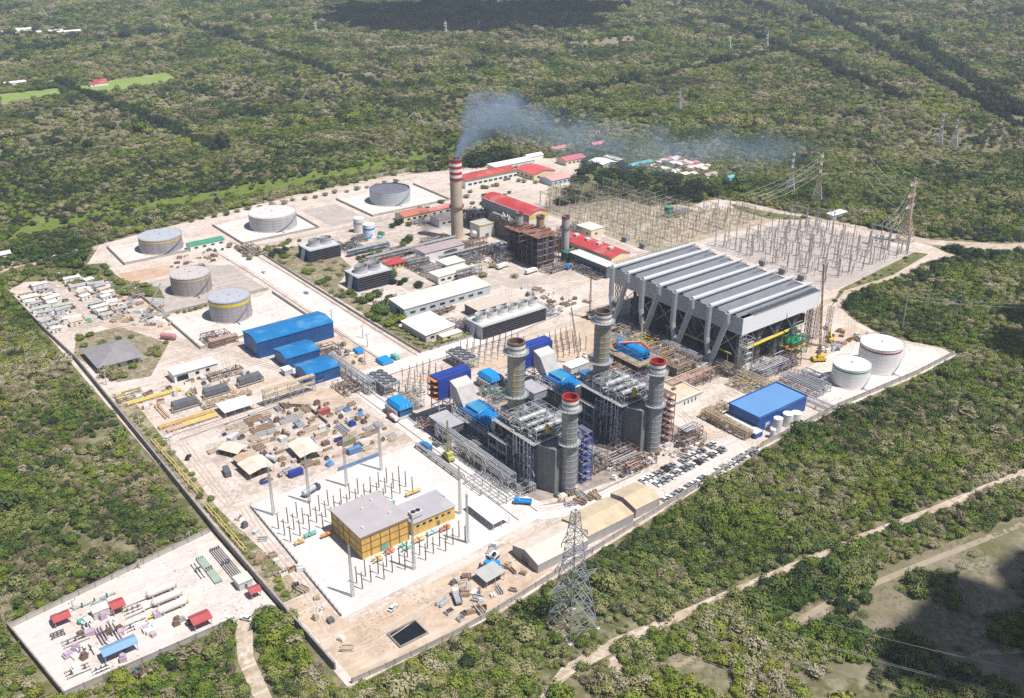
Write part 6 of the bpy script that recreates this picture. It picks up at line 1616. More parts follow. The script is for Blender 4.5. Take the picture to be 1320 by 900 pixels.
for k,(z,l) in enumerate(((26,9),(34,8),(42,7))):
    for s in (-1,1):
        wire('bright cable from the red and yellow pylon to the switchyard gantries', (626+s*l*.98,347+s*l*.2,z-1), (604,345+k*4+s*2,14.5), 2.5, .12)
        wire('bright cable from the red and yellow pylon over the forest', (626+s*l*.98,347+s*l*.2,z-1), (690+s*6,420,z-4), 4, .10)
for k,z in enumerate((25,31,37)):
    wire('bright cable from the red-topped pylon to the old switchyard', (661-5,447-3,z-1), (600,450+k*5,11), 2.5, .12)
    wire('bright cable from the red-topped pylon to the old switchyard', (661+5,447+3,z-1), (600,463+k*5,11), 2.5, .12)
for k,z in enumerate((21.4,19.2)):
    wire('cable from the tall steel pole out over the forest at the right', (484,260,z), (640,110,z+4), 4, .08)
OY = [(468,440),(598,436),(603,470),(566,490),(553,600),(520,614),(468,560)]
field(bus_proto(), [(x+rnd(-.8,.8),y+rnd(-.8,.8),.13,PI/2 if (int(x) % 3 == 0) else 0) for x,y in BUS if inpoly(np.array([float(x)]),np.array([float(y)]),OY)[0] and rnd(0,1) < .8][:170])
# ------------------------------------------------------------------ walls and fences
def wall_run(name, label, pts, h, mat, th=.3, pier=6.0, cap=True, z=.05):
    t = thing(name, label, 'wall', (pts[0][0],pts[0][1],z))
    ox, oy = pts[0]
    m_, c_, p_ = MB(), MB(), MB()
    for (x0,y0),(x1,y1) in zip(pts,pts[1:]):
        L = math.hypot(x1-x0,y1-y0); a = math.atan2(y1-y0,x1-x0)
        m_.cbox((x0+x1)/2-ox,(y0+y1)/2-oy,0,L,th,h,a)
        c_.cbox((x0+x1)/2-ox,(y0+y1)/2-oy,h,L,th+.16,.14,a)
        for k in range(int(L/pier)+1):
            f = k*pier/L
            p_.cbox(x0+(x1-x0)*f-ox,y0+(y1-y0)*f-oy,0,.46,.46,h+.3,a)
    m_.build('panels', mat, t)
    c_.build('coping', dkconc, t)
    p_.build('piers', dkconc if mat is not white else concrete, t)
    return t
m_wall = M('grey_block_wall',(.27,.25,.23),.9,.2,.3,dirt=((.15,.14,.125),.15,.5))
m_wallp = M('pale_block_wall',(.40,.37,.34),.9,.12,.3,dirt=((.28,.25,.22),.12,.5))
wall_run('boundary_wall','dark grey boundary wall running the length of the left side',[(101.6,222),(101.2,262),(100.8,318),(102,400),(103.3,512)],2.8,m_wall,.5)
wall_run('boundary_wall','pale low boundary wall beside the contractors camp',[(103.3,512),(100.6,560),(98.5,640)],2.2,m_wallp,.4)
wall_run('boundary_wall','pale boundary wall between the canvas warehouses and the forest',[(160,212.4),(247,220.4),(320,227)],2.0,m_wallp,.35)
wall_run('boundary_wall','pale boundary wall from the blue roofed plant to the forest corner',[(320,227),(378,228),(440,224.5),(478,225)],2.4,m_wallp,.35)
wall_run('boundary_wall','pale front wall with gate gap at the bottom of the works',[(103,213.5),(118,212.4),(140,211.6),(160,212.4)],1.8,m_wallp,.35)
wall_run('compound_wall','pale wall along the top of the lower-left gas compound',[(24,306.8),(60,312),(98.6,317.6)],2.0,m_wallp,.3)
wall_run('compound_wall','dark wall at the left end of the gas compound',[(24,306.8),(30,263.2)],2.4,m_wall,.3)
wall_run('compound_wall','pale wall along the bottom of the gas compound',[(30,263.2),(60,263),(84.5,263)],2.0,m_wallp,.3)
wall_run('tank_bund_wall','low bund wall round the far left tank with the yellow band',[(174,684),(172,641),(222,641)],1.6,m_wallp,.5)
wall_run('tank_bund_wall','low bund wall in front of the brownish tank',[(161,600),(162,540),(228,540)],1.6,m_wallp,.5)
wall_run('tank_bund_wall','low bund wall round the tank with the broad yellow band',[(161,534),(161,482),(228,482),(228,534)],1.4,m_wallp,.5)
wall_run('tank_bund_wall','low bund wall under the lilac tank',[(252,686),(252,632),(312,632),(314,690)],1.4,m_wallp,.5)
wall_run('tank_bund_wall','low bund wall of the slate-roofed tank',[(358,690),(358,632),(430,632),(432,690)],1.4,m_wallp,.5)
wall_run('far_wall','long pale wall with dark piers along the far edge of the works',[(200,714),(290,727),(372,732),(445,731),(505,736)],2.6,m_wallp,.35,5)
wall_run('garden_wall','low wall along the edge of the overgrown plot by the main road',[(254,610),(253,520),(252.5,450),(253,404),(292,403.5)],1.2,m_wallp,.35)
def bush_row(label, pts, s, k=None, h=.9, group=None):
    for i,(x,y) in enumerate(pts): shrub(x,y,s*rnd(.8,1.25),label,k,h*rnd(.85,1.2),'shrub','shrub',group)
def scatter(poly, n):
    xs = [p[0] for p in poly]; ys = [p[1] for p in poly]; out = []
    while len(out) < n:
        x,y = rnd(min(xs),max(xs)),rnd(min(ys),max(ys))
        if inpoly(np.array([x]),np.array([y]),poly)[0]: out.append((x,y))
    return out
bush_row('brown dry bush in the overgrown plot around the blue cooling towers', [p for p in scatter(LAWN['a'],44) if not (268 < p[0] < 298 and (500 < p[1] < 520 or 566 < p[1] < 588))], 2.2, 7, .7, 'dry bushes round the blue cooling towers')
bush_row('bright green bush in the bed by the main road curve', scatter(LAWN['f'],11), 4.0, 3, .85, 'bushes in the bed by the main road curve')
bush_row('dark green tree behind the bed by the main road curve', [(272,474),(279,478),(277,470),(285,472),(270,486),(276,489)], 3.4, 1, 1.0, 'trees behind the road curve bed')
bush_row('green shrub in the L-shaped bed round the white roofed hall', [(257+rnd(0,5),405+k*2.9) for k in range(14)]+[(262+k*2.8,404.8+rnd(0,4)) for k in range(10)], 1.7, None, .8, 'shrubs in the bed round the white roofed hall')
bush_row('green tree in the belt between the camp and the tank bunds', scatter(LAWN['c'],60), 2.6, None, .9, 'trees in the belt beside the camp')
bush_row('bush around the hip-roofed house', [p for p in scatter(LAWN['d'],34) if not (107 < p[0] < 133 and 483 < p[1] < 515)], 2.2, None, .9, 'bushes around the hip-roofed house')
bush_row('tall tree beside the hip-roofed house', [(110,480),(114,477),(112,474)], 3.2, 0, 1.25, 'tall trees beside the hip-roofed house')
bush_row('dark green shrub in the strip inside the boundary wall', [(104.5+rnd(0,5),265+k*4.6) for k in range(36)], 1.5, None, .8, 'shrubs inside the boundary wall')
bush_row('dark green tree in the wood behind the old switchyard', scatter(LAWN['g'],120), 5.0, 20, 1.0, 'trees behind the old switchyard')
bush_row('dark round tree in the clump beside the tall chimney', [(506+rnd(0,42),702+rnd(0,20)) for k in range(16)], 7.5, 20, 1.25, 'dark trees beside the chimney top')
bush_row('small tree between the depots in the old works', [(468+rnd(0,70),628+rnd(0,20)) for k in range(14)]+[(440,590),(447,596),(452,606),(470,612),(480,618)], 2.2, 0, 1.2, 'small trees between the depots')
bush_row('low bush at the edge of the new switchyard', [p for p in scatter(LAWN['i'],14)], 1.4, None, .7, 'bushes at the new switchyard edge')
bush_row('green bush on the rough patch beside the old switchyard', scatter(LAWN['h'],12), 1.8, None, .8, 'bushes beside the old switchyard')
bush_row('bush on the strip below the lilac tank', [(240+rnd(0,12),600+k*4) for k in range(10)]+[(300+rnd(0,20),560+rnd(0,40)) for k in range(14)]+[(255+rnd(0,40),610+rnd(0,8)) for k in range(12)], 2.0, None, .8, 'bushes below the lilac tank')
bush_row('bush between the brownish tank and the broad-banded tank', [(170+k*3.4,538+rnd(-1.5,1.5)) for k in range(14)], 1.5, None, .8, 'bushes between two tanks')
bush_row('small tree at the gate of the gas compound', [(99+rnd(-6,3),258+rnd(-16,3)) for k in range(12)], 2.5, 0, 1.1, 'trees at the compound gate')
bush_row('green tree among the old works buildings', [(300,548),(318,556),(340,560),(352,570),(368,596),(404,594),(410,600),(300,470),(312,476),(322,470),(340,470),(348,476),(396,510),(340,590),(356,600),(430,600),(438,612),(445,630),(456,640),(420,630)], 2.7, 0, 1.05, 'trees among the old works buildings')
bush_row('dark green tree in the clumps between the old works buildings', [(cx+rnd(-5,5),cy+rnd(-4,4)) for cx,cy in ((330,545),(345,566),(306,556),(328,472),(362,604),(396,620),(414,600),(446,606),(460,622),(300,498),(305,488),(260,596),(268,604)) for k in range(5)], 2.4, 20, 1.0, 'dark trees between the old works buildings')
bush_row('bright green tree on the plots beside the blue cooling towers', [(cx+rnd(-4,4),cy+rnd(-3,3)) for cx,cy in ((262,552),(262,530),(300,584),(302,520),(264,590),(300,510),(262,500),(264,486)) for k in range(3)], 2.6, 6, .95, 'bright trees beside the cooling towers')
bush_row('dark green tree in the row along the far wall', [(205+k*9.5,706+rnd(-2,3)) for k in range(24)], 2.6, 1, 1.0, 'trees along the far wall')
bush_row('scrubby bush on the shaded clearing', [(225+rnd(0,190),88+rnd(0,48)) for k in range(46)], 2.0, 7, .7, 'scrubby bushes on the shaded clearing')
bush_row('lone brown bush on the bare yard before the old boilers', [(363,462)], 3.2, 7, .9)
bush_row('lone green tree left of the old boilers', [(364,486)], 3.6, 0, .9)
bush_row('green tree beside the workshop end', [(286,440),(291,441),(297,443),(302,444)], 2.0, 0, 1, 'trees beside the workshop wall')

# ------------------------------------------------------------------ vehicles
def car_proto(col, label, suv=False):
    t = thing('parked_car', label, 'car', (0,0,0))
    h = .15 if suv else 0
    MB().add([(-2.2,-.85,.35),(2.2,-.85,.35),(2.2,.85,.35),(-2.2,.85,.35),(-2.15,-.85,.95+h),(2.1,-.85,.85+h),(2.1,.85,.85+h),(-2.15,.85,.95+h)],[(3,2,1,0),(4,5,6,7),(0,1,5,4),(1,2,6,5),(2,3,7,6),(3,0,4,7)]).build('body', col, t)
    MB().add([(-1.75,-.78,.95+h),(1.0,-.78,.9+h),(1.0,.78,.9+h),(-1.75,.78,.95+h),(-1.3,-.66,1.42+h),(.35,-.66,1.42+h),(.35,.66,1.42+h),(-1.3,.66,1.42+h)],[(4,5,6,7),(0,1,5,4),(1,2,6,5),(2,3,7,6),(3,0,4,7)]).build('windows', glass, t)
    MB().box(-1.32,-.67,1.4+h,.37,.67,1.48+h).build('roof', col, t)
    w = MB().cyl((0,-.1,.33),(0,.1,.33),.33,n=12)
    for x in (-1.35,1.35):
        for y in (-.8,.8): w.build('wheel', tyre, t, (x,y,0)) if (x,y) == (-1.35,-.8) else None
    base = [o for o in COL.objects if o.parent == t and o.name.startswith('wheel')][0]
    for x,y in ((1.35,-.8),(-1.35,.8),(1.35,.8)):
        o = base.copy(); COL.objects.link(o); o.location = (x,y,0)
    return t
CC = [('white',M('car_white',(.72,.72,.72),.25,.02)),('silver',M('car_silver',(.42,.43,.45),.3,.03,1,.4)),('black',M('car_black',(.02,.02,.024),.25,.1)),('red',M('car_red',(.36,.03,.025),.3,.05)),('blue',M('car_blue',(.03,.09,.34),.3,.05)),('grey',M('car_grey',(.16,.16,.17),.3,.05))]
cars = {}
def put_car(colour, x, y, rz, label, z=.14, group=None):
    if colour not in cars:
        o = cars[colour] = car_proto(dict(CC)[colour], label)
    else:
        o = dup(cars[colour], label=label)
    o.location = (x,y,z); o.rotation_euler = (0,0,rz)
    if group: o['group'] = group
    return o
ORD = ['first','second','third','fourth','fifth','sixth','seventh','eighth','ninth','tenth','eleventh','twelfth','thirteenth','fourteenth','fifteenth','sixteenth','seventeenth','eighteenth','nineteenth','twentieth','twenty-first','twenty-second','twenty-third','twenty-fourth','twenty-fifth','twenty-sixth']
for row,(x0,x1,ya,yb,n,nm) in enumerate(((257,304,239.3,241,18,'rear row'),(260,304,234.2,236,16,'middle row'),(254,316,223.6,226.6,22,'row along the forest wall'))):
    for k in range(n):
        if rnd(0,1) < .07: continue
        f = k/(n-1)
        colour = random.choices(['white','silver','black','red','blue','grey'],[13,7,3,1,1,4])[0]
        put_car(colour, x0+(x1-x0)*f+rnd(-.15,.15), ya+(yb-ya)*f+rnd(-.3,.3), PI/2+rnd(-.06,.06)+(PI if rnd(0,1) < .5 else 0), '%s car, %s from the warehouse end, %s of car park' % (colour, ORD[k], nm), group='cars in the car park')
put_car('white',131.6,235.6,.45,'white car on the bare ground in front of the substation pad',.1)
put_car('black',113,376,.9,'black car on the pale road left of the laydown yard',.1)
put_car('white',112,398,.7,'white car alone on the pale road by the yellow pipes',.1)
put_car('grey',205,318,PI/2,'grey car on the lower road beside the transformer',.17)
put_car('red',209.5,322,PI/2,'red car on the lower road before the grey cabin',.17)
put_car('white',89,262,2.2,'white car at the gate of the gas compound',.12)
put_car('silver',244,520,PI/2,'silver car far up the main road',.17)
put_car('white',239,570,PI/2,'white car on the main road beside the cooling tower plot',.17)
put_car('white',112,452,.3,'white car beside the ochre pipe strip at the wall corner',.1)
def truck(label, x, y, rz, cab, bed, load=None, name='truck', L=7.5):
    t = thing(name, label, 'truck', (x,y,.12), rz)
    MB().box(-L/2,-1.1,.8,L/2-2.3,1.1,1.1).build('chassis', dkgrey, t)
    MB().add([(L/2-2.2,-1.15,.6),(L/2,-1.15,.6),(L/2,1.15,.6),(L/2-2.2,1.15,.6),(L/2-2.2,-1.1,2.7),(L/2-.5,-1.1,2.7),(L/2-.5,1.1,2.7),(L/2-2.2,1.1,2.7)],[(3,2,1,0),(4,5,6,7),(0,1,5,4),(1,2,6,5),(2,3,7,6),(3,0,4,7)]).build('cab', cab, t)
    MB().add([(L/2-.02,-1,1.6),(L/2-.02,1,1.6),(L/2-.42,.95,2.5),(L/2-.42,-.95,2.5)],[(0,1,2,3)]).build('windscreen', glass, t)
    if load == 'box': MB().box(-L/2,-1.2,1.1,L/2-2.5,1.2,3.2).build('cargo_box', bed, t)
    elif load == 'tank': MB().cyl((-L/2,0,2.1),(L/2-2.6,0,2.1),1.1,n=16).build('tank', bed, t)
    else:
        MB().box(-L/2,-1.15,1.1,L/2-2.5,1.15,1.3).box(-L/2,-1.2,1.3,L/2-2.5,-1.1,1.9).box(-L/2,1.1,1.3,L/2-2.5,1.2,1.9).box(-L/2,-1.1,1.3,-L/2+.1,1.1,1.9).build('bed', bed, t)
    w = None
    for xx in (-L/2+1,-L/2+2.2,L/2-1.1):
        for yy in (-1,1):
            if w is None: w = MB().cyl((0,-.16,.5),(0,.16,.5),.5,n=14).build('wheel', tyre, t, (xx,yy,0))
            else:
                o = w.copy(); COL.objects.link(o); o.location = (xx,yy,0)
    return t
truck('red and white mixer truck on the lower road left of the transformer', 202,350,PI/2,red,white,'tank')
truck('blue truck on the lower road beside the substation fence', 199.5,318,PI/2,cyanblue,M('truck_blue_bed',(.03,.16,.36),.5,.2),'box')
truck('blue tipper truck at the foot of the boiler skids', 207,258,PI*.75,cyanblue,cyanblue)
truck('bright blue truck beside the grey lean-to shed', 172,232.5,2.2,cyanblue,cyanblue,'box',L=6)
truck('white lorry parked before the old boilers, left one', 368,481,.1,white,white,'box',L=10)
truck('white lorry parked before the old boilers, right one', 377,462,.1,white,white,'box',L=10)
truck('blue and yellow lorry on the sand before the green block', 402,453,.3,yellow,cyanblue,'box')
truck('silver tanker lorry beside the canvas sheds of the laydown yard', 143,318,.3,M('truck_dark_cab',(.05,.06,.10),.4,.2),alu,'tank',L=9)
truck('grey tanker lorry at the near edge of the laydown yard', 140,352,2.0,M('truck_dark_cab',(.05,.06,.10),.4,.2),M('pale_tank',(.52,.53,.60),.4,.1),'tank')
truck('white lorry near the small tool store', 350,490,.2,white,white,'box')
truck('white tipper beside the dark pit and timber stacks', 152,226,1.2,white,grey)
truck('white tipper next to the excavator', 178,240,.6,white,grey)
def excavator(label, x, y, rz, col=yellow):
    t = thing('excavator', label, 'excavator', (x,y,.1), rz)
    MB().box(-2,-1.5,0,2,-.8,.9).box(-2,.8,0,2,1.5,.9).build('tracks', tyre, t)
    MB().box(-2.1,-1.3,1,1.5,1.3,2.2).build('body', col, t)
    MB().box(-.1,.2,2.2,1.4,1.3,3.3).build('cab', glass, t)
    MB().bar((1.2,-.3,2),(5,-.3,5),.5).bar((5,-.3,5),(7.6,-.3,2.4),.4).build('boom', col, t)
    MB().box(7,-.9,1.2,8.1,.3,2.4).build('bucket', dkgrey, t)
    return t
excavator('excavator with dark boom reaching left on the road before the canvas warehouse', 176,236.5,3.5,white)
excavator('yellow excavator by the heap beside the white pickup lot', 352,248,1.2)
excavator('yellow excavator on the tank ground behind the condenser hall', 440,276,.8)
def crane(label, x, y, L, lean, rz, col, base):
    t = thing('mobile_crane', label, 'crane', (x,y,.1), rz)
    MB().box(-3.5,-1.4,.9,3.5,1.4,2.2).build('carrier', base, t)
    MB().box(-2.2,-1.3,2.2,1.2,1.3,3.8).build('cabin', base, t)
    m_ = MB(); n = 14
    pr = None
    for k in range(n+1):
        f = k/n; c = Vector((L*f*math.sin(lean),0,3.2+L*f*math.cos(lean))); w_ = .9*(1-.5*f)
        cur = [(c.x+a*w_*.5,b*w_*.5,c.z) for a,b in ((-1,-1),(1,-1),(1,1),(-1,1))]
        if pr:
            for i in range(4): m_.bar(pr[i],cur[i],.16).bar(pr[i],cur[(i+1)%4],.1)
        pr = cur
    m_.build('boom', col, t)
    m_ = MB()
    for xx in (-2.6,-1,1,2.6):
        for yy in (-1.3,1.3): m_.cyl((xx,yy-.2,.5),(xx,yy+.2,.5),.5,n=10)
    m_.build('wheels', tyre, t)
    m_ = MB().bar((L*math.sin(lean),0,3.2+L*math.cos(lean)),(L*math.sin(lean)+.2,0,6),.07)
    m_.build('hook_cable', black, t)
    return t
crane('tall crane with dark boom and yellow base before the white tanks', 414,265,52,.10,2.6,M('crane_boom',(.20,.15,.06),.6,.4),yellow)
crane('crane with slim dark boom between the two bypass stacks', 311,341,30,.16,2.6,dkgrey,M('crane_orange',(.55,.28,.08),.6,.2))
crane('thin pale crane standing over the dark condenser front', 346,330,18,.03,1.0,cream,M('crane_orange',(.55,.28,.08),.6,.2))
crane('small grey crane on the rubble beside the brownish tank', 152,541,20,.7,.3,grey,M('crane_grey',(.30,.30,.30),.6,.2))
crane('thin red-brown crane left of the condenser ducts', 357,383,24,.02,1.0,rust,M('crane_grey',(.30,.30,.30),.6,.2))
crane('slim olive crane on the lower road before the grey cabin', 203,305,16,.02,1.4,M('olive_boom',(.30,.28,.12),.6,.3),M('olive_base',(.40,.38,.10),.6,.3))

# ------------------------------------------------------------------ coolers and yellow pipework by the left wall
for i,(x,y,lab) in enumerate(((123,419.5,'dark grey gas cooler bank nearest the boundary wall'),(140,423,'dark grey gas cooler bank in the middle of three'),(158.5,424.5,'dark grey gas cooler bank nearest the blue halls'))):
    t = thing('gas_cooler', lab, 'cooler', (x,y,.1))
    frame_mb(0,0,12.5,3.6,[2.2],4,3.6,.22,False).build('legs', galv, t)
    MB().add([(-.2,-.2,2.2),(12.7,-.2,2.2),(12.7,3.8,2.2),(-.2,3.8,2.2),(.4,.3,4.4),(12.1,.3,4.4),(12.1,3.8,4.8),(.4,3.8,4.8)],[(3,2,1,0),(4,5,6,7),(0,1,5,4),(1,2,6,5),(2,3,7,6),(3,0,4,7)]).build('coil_box', M('cooler_grey',(.15,.155,.17),.5,.2,.4,wave=('X',2,.8)), t)
    MB().box(0,.2,.6,12.2,3.2,1.6).build('pipe_bank', galv, t)
    MB().pipe([(-.6,.5,0),(-.6,.5,3),(-.2,.5,3)],.3).pipe([(13,.5,0),(13,.5,3),(12.6,.5,3)],.3).build('header', M('ochre_lagging',(.46,.36,.22),.7,.25,.6), t)
    t = thing('yellow_pipe_rail', ('ochre pipe frame left of the first gas cooler','yellow pipe frame left of the middle gas cooler','tan pipe frame left of the third gas cooler')[i], 'pipe frame', (x-5,y,.1))
    for k in range(2):
        MB().pipe([(k*1.6,-3,.2),(k*1.6,-3,1.4),(k*1.6,12,1.4),(k*1.6,12,.2)],.28).build('pipe', (M('ochre_pipe',(.50,.33,.12),.6,.2),M('mustard_pipe',(.56,.45,.10),.6,.2),M('tan_pipe',(.52,.38,.24),.6,.2))[i], t)
    MB().bar((0,0,0),(0,0,1.2),.15).bar((1.6,0,0),(1.6,0,1.2),.15).bar((0,8,0),(0,8,1.2),.15).bar((1.6,8,0),(1.6,8,1.2),.15).build('support', galv, t)
building('shelter', 'white roofed open shelter over pumps below the coolers', 'shelter', 140.5,400,155,410,3.0,'mono_y',.5,white,M('pale_roof',(.56,.55,.54),.6,.08,.2),.4,posts=True)
for i,(x,y,L,ax,mm,lab) in enumerate(((112,408,26,'x',M('ochre_pipe',(.50,.33,.12),.6,.2),'ochre double pipe run below the first gas cooler'),(114,403,24,'x',M('salmon_pipe',(.55,.36,.24),.7,.2),'salmon pipe run nearest the pale road'),(122,404,16,'x',M('mustard_pipe',(.56,.45,.10),.6,.2),'mustard manifold pipes beside the open shelter'),
        (104,297,38,'y',M('mustard_pipe',(.56,.45,.10),.6,.2),'long yellow pipes along the shrub strip by the boundary wall'),(105.2,345,55,'y',M('mustard_pipe',(.56,.45,.10),.6,.2),'yellow pipes farther up the shrub strip'),(108,440,26,'x',M('mustard_pipe',(.56,.45,.10),.6,.2),'yellow pipes beside the white office'))):
    t = thing('pipe_run', lab, 'pipes', (x,y,.1))
    for k in range(3 if i not in (3,4) else 2):
        o = k*1.1
        m_ = MB()
        if ax == 'x': m_.pipe([(0,o,.2),(0,o,1.2),(L,o,1.2),(L,o,.2)],.3)
        else: m_.pipe([(o,0,.2),(o,0,1.4),(o,L,1.4),(o,L,.2)],.2)
        m_.build('pipe', mm, t)
    m_ = MB()
    for k in range(int(L/5)):
        if ax == 'x': m_.box(k*5+2,-.2,0,k*5+2.3,2.6,.9)
        else: m_.box(-.2,k*5+2,0,1.5,k*5+2.3,1.1)
    m_.build('support', concrete, t)
t = thing('pressure_tank', 'dull red horizontal tank lying beside the broad-banded tank bund', 'tank', (152,505.5,.1), -.9)
MB().cyl((-4,0,2),(4,0,2),1.7,n=18).cyl((4,0,2),(4.7,0,2),1.7,.9,18).cyl((-4,0,2),(-4.7,0,2),1.7,.9,18).build('shell', M('dull_red',(.42,.20,.19),.7,.15), t)
MB().box(-3,-1.4,0,-2.4,1.4,1).box(2.4,-1.4,0,3,1.4,1).build('saddle', concrete, t)
for i,(x,y,lx,ly,lab) in enumerate(((228,402,7,8,'double blue tarpaulin stack, larger of the tarps beside the blue halls'),(224.5,422,4.5,6,'small blue tarpaulin stack nearer the blue halls'),(237,403.5,3,6,'narrow teal tarpaulin beside the double blue tarps'))):
    t = thing('covered_stack', lab, 'covered stack', (x,y,.1))
    MB().box(.3,.3,0,lx-.3,ly-.3,1.6).build('crates', timber, t)
    MB().add([(0,0,.9),(lx,0,.9),(lx,ly,.9),(0,ly,.9),(.5,.4,2.2),(lx-.5,.5,2.1),(lx-.4,ly-.4,2.25),(.4,ly-.5,2.15)],[(4,5,6,7),(0,1,5,4),(1,2,6,5),(2,3,7,6),(3,0,4,7)]).build('tarpaulin', cyanblue if i < 2 else teal, t)

# ------------------------------------------------------------------ laydown yard
def canvas_shed(label,x,y,lx,ly,rz,h=3.4,roofm=tarp):
    t = thing('canvas_shed', label, 'shed', (x,y,.1), rz)
    m_ = MB()
    for a in (0,lx):
        for k in range(4): m_.bar((a,ly*k/3,0),(a,ly*k/3,h),.16)
    m_.build('posts', timber, t)
    MB().slab((-.4,-.4,h),(lx/2,-.4,h+1),(lx/2,ly+.4,h+1),(-.4,ly+.4,h),.1).slab((lx/2,-.4,h+1),(lx+.4,-.4,h),(lx+.4,ly+.4,h),(lx/2,ly+.4,h+1),.1).build('roof', roofm, t)
    m_ = MB()
    for k in range(7): m_.cbox(rnd(1,lx-1),rnd(1,ly-1),0,rnd(.8,2),rnd(.8,2),rnd(.6,1.6),rnd(0,1))
    m_.build('stored_goods', brown, t)
canvas_shed('large cream canvas shed in the laydown yard right half', 150,341,10,14,-.05)
canvas_shed('cream canvas shed with lean-to flap at the near corner of the laydown yard', 127,342,11,11,.05)
canvas_shed('small cream canvas shed nearest the pale road', 130,362,7,10,.5,2.8)
canvas_shed('low tan roofed shed between two cream sheds', 127.5,354,8,6,.05,2.6,M('tan_sheet',(.42,.31,.22),.8,.15))
m_pr = M('pile_brown',(.28,.20,.15),.8,.3,.8); m_pg = M('pile_grey',(.36,.36,.38),.6,.25,.8); m_pt = M('pile_tan',(.46,.38,.30),.8,.2,.8)
def pipe_stack(lab,x,y,rz,L,n,mat,group=None):
    t = thing('pipe_stack', lab, 'pipe stack', (x,y,.1), rz, group)
    m_ = MB()
    for k in range(n):
        for j in range(max(1,3-k % 3)):
            m_.cyl((-L/2+rnd(-.4,.4),k*.62,.3+j*.5),(L/2+rnd(-.4,.4),k*.62,.3+j*.5),.25,n=6)
    m_.build('pipes', mat, t)
    MB().box(-L*.35,-.3,0,-L*.35+.2,n*.62,.1).box(L*.35,-.3,0,L*.35+.2,n*.62,.1).build('bearers', timber, t)
def crate_stack(lab,x,y,rz,mat,group=None,nm='crate_stack',cat='crates'):
    kind = random.choice((0,0,1,2)) if nm == 'crate_stack' else 0
    if kind:
        nm, cat = (('pallet_load','pallet'),('scrap_bin','bin'))[kind-1]
        lab = lab.replace('crate stack','crate').replace(' crate',(' pallet load',' scrap bin')[kind-1])
        group = group and group.replace('crate stacks','crates').replace(' crates',(' pallet loads',' scrap bins')[kind-1])
    t = thing(nm, lab, cat, (x,y,.1), rz, group)
    m_ = MB()
    lx,ly,h = rnd(1.6,3.6),rnd(1.4,2.6),rnd(.9,2.1)
    if kind == 0:
        m_.box(0,0,.15,lx,ly,h)
        if rnd(0,1) < .6: m_.box(lx*.15,ly*.1,h,lx*.8,ly*.8,h+rnd(.4,1))
        m_.build('crate', mat, t)
        MB().box(-.1,0,0,lx+.1,.25,.15).box(-.1,ly-.25,0,lx+.1,ly,.15).build('skid', timber, t)
    elif kind == 1:
        for i in range(2):
            for j in range(2): m_.lathe([(.4,.15),(.42,.5),(.4,1.05),(.01,1.06)],9,(.5+i*.95,.5+j*.95),False)
        m_.build('drum', mat, t)
        MB().box(0,0,0,1.95,1.95,.14).build('pallet', timber, t)
    else:
        m_.box(0,0,0,lx,.1,1.3).box(0,ly-.1,0,lx,ly,1.3).box(0,.1,0,.1,ly-.1,1.3).box(lx-.1,.1,0,lx,ly-.1,1.3).box(.1,.1,.05,lx-.1,ly-.1,.12)
        m_.build('bin_body', mat, t)
        q = MB()
        for i in range(6): q.bar((rnd(.2,lx-.2),rnd(.2,ly-.2),.6),(rnd(.2,lx-.2),rnd(.2,ly-.2),rnd(1,1.8)),.16)
        q.build('scrap', rust, t)
def spool(lab,x,y,rz,mat,group):
    t = thing('cable_drum', lab, 'cable drum', (x,y,.1), rz, group)
    r = rnd(.8,1.3)
    MB().cyl((0,-.6,r),(0,-.5,r),r,n=16).cyl((0,.5,r),(0,.6,r),r,n=16).build('flange', timber, t)
    MB().cyl((0,-.5,r),(0,.5,r),r*.75,n=14).build('cable', mat, t)
YARD = [(124,336),(196,332),(196,372),(170,398),(138,392),(122,372)]
SHEDS = [(149,340,161,356),(125,341,139,361),(128,361,139,374)]
k = 0
GRID = [(124+i*4.6+rnd(-.9,.9), 333+j*3.7+rnd(-.6,.6)) for i in range(16) for j in range(17)]
GRID = [q for q in GRID if inpoly(np.array([q[0]]),np.array([q[1]]),YARD)[0] and rnd(0,1) < .74 and (int(q[1]) % 13) > 1]
for x,y in GRID:
    if any(a-1.5 < x < c+1.5 and b-1.5 < y < d+1.5 for a,b,c,d in SHEDS): continue
    side = 'right half' if x > 160 else 'left half'
    r_ = rnd(0,1)
    if r_ < .34:
        mat, cn = random.choice(((m_pr,'rusty brown'),(m_pg,'grey steel'),(m_pt,'tan')))
        pipe_stack('%s pipe stack in the %s of the laydown yard' % (cn,side), x,y,random.choice((0,0,0,PI/2))+rnd(-.05,.05),rnd(3.4,5),random.randint(3,7),mat,'%s pipe stacks, %s of the laydown yard' % (cn,side))
    elif r_ < .8:
        mat, cn = random.choice(((timber,'timber'),(dkgrey,'dark grey'),(m_pt,'tan'),(m_pr,'rusty brown'),(navy,'dark blue'),(ltgrey,'pale grey'),(brown,'brown')))
        crate_stack('%s crate stack in the %s of the laydown yard' % (cn,side), x,y,rnd(-.12,.12),mat,'%s crate stacks, %s of the laydown yard' % (cn,side))
    else:
        spool('cable drum standing in the %s of the laydown yard' % side, x,y,rnd(0,3),random.choice((black,m_pg)),'cable drums, %s of the laydown yard' % side)
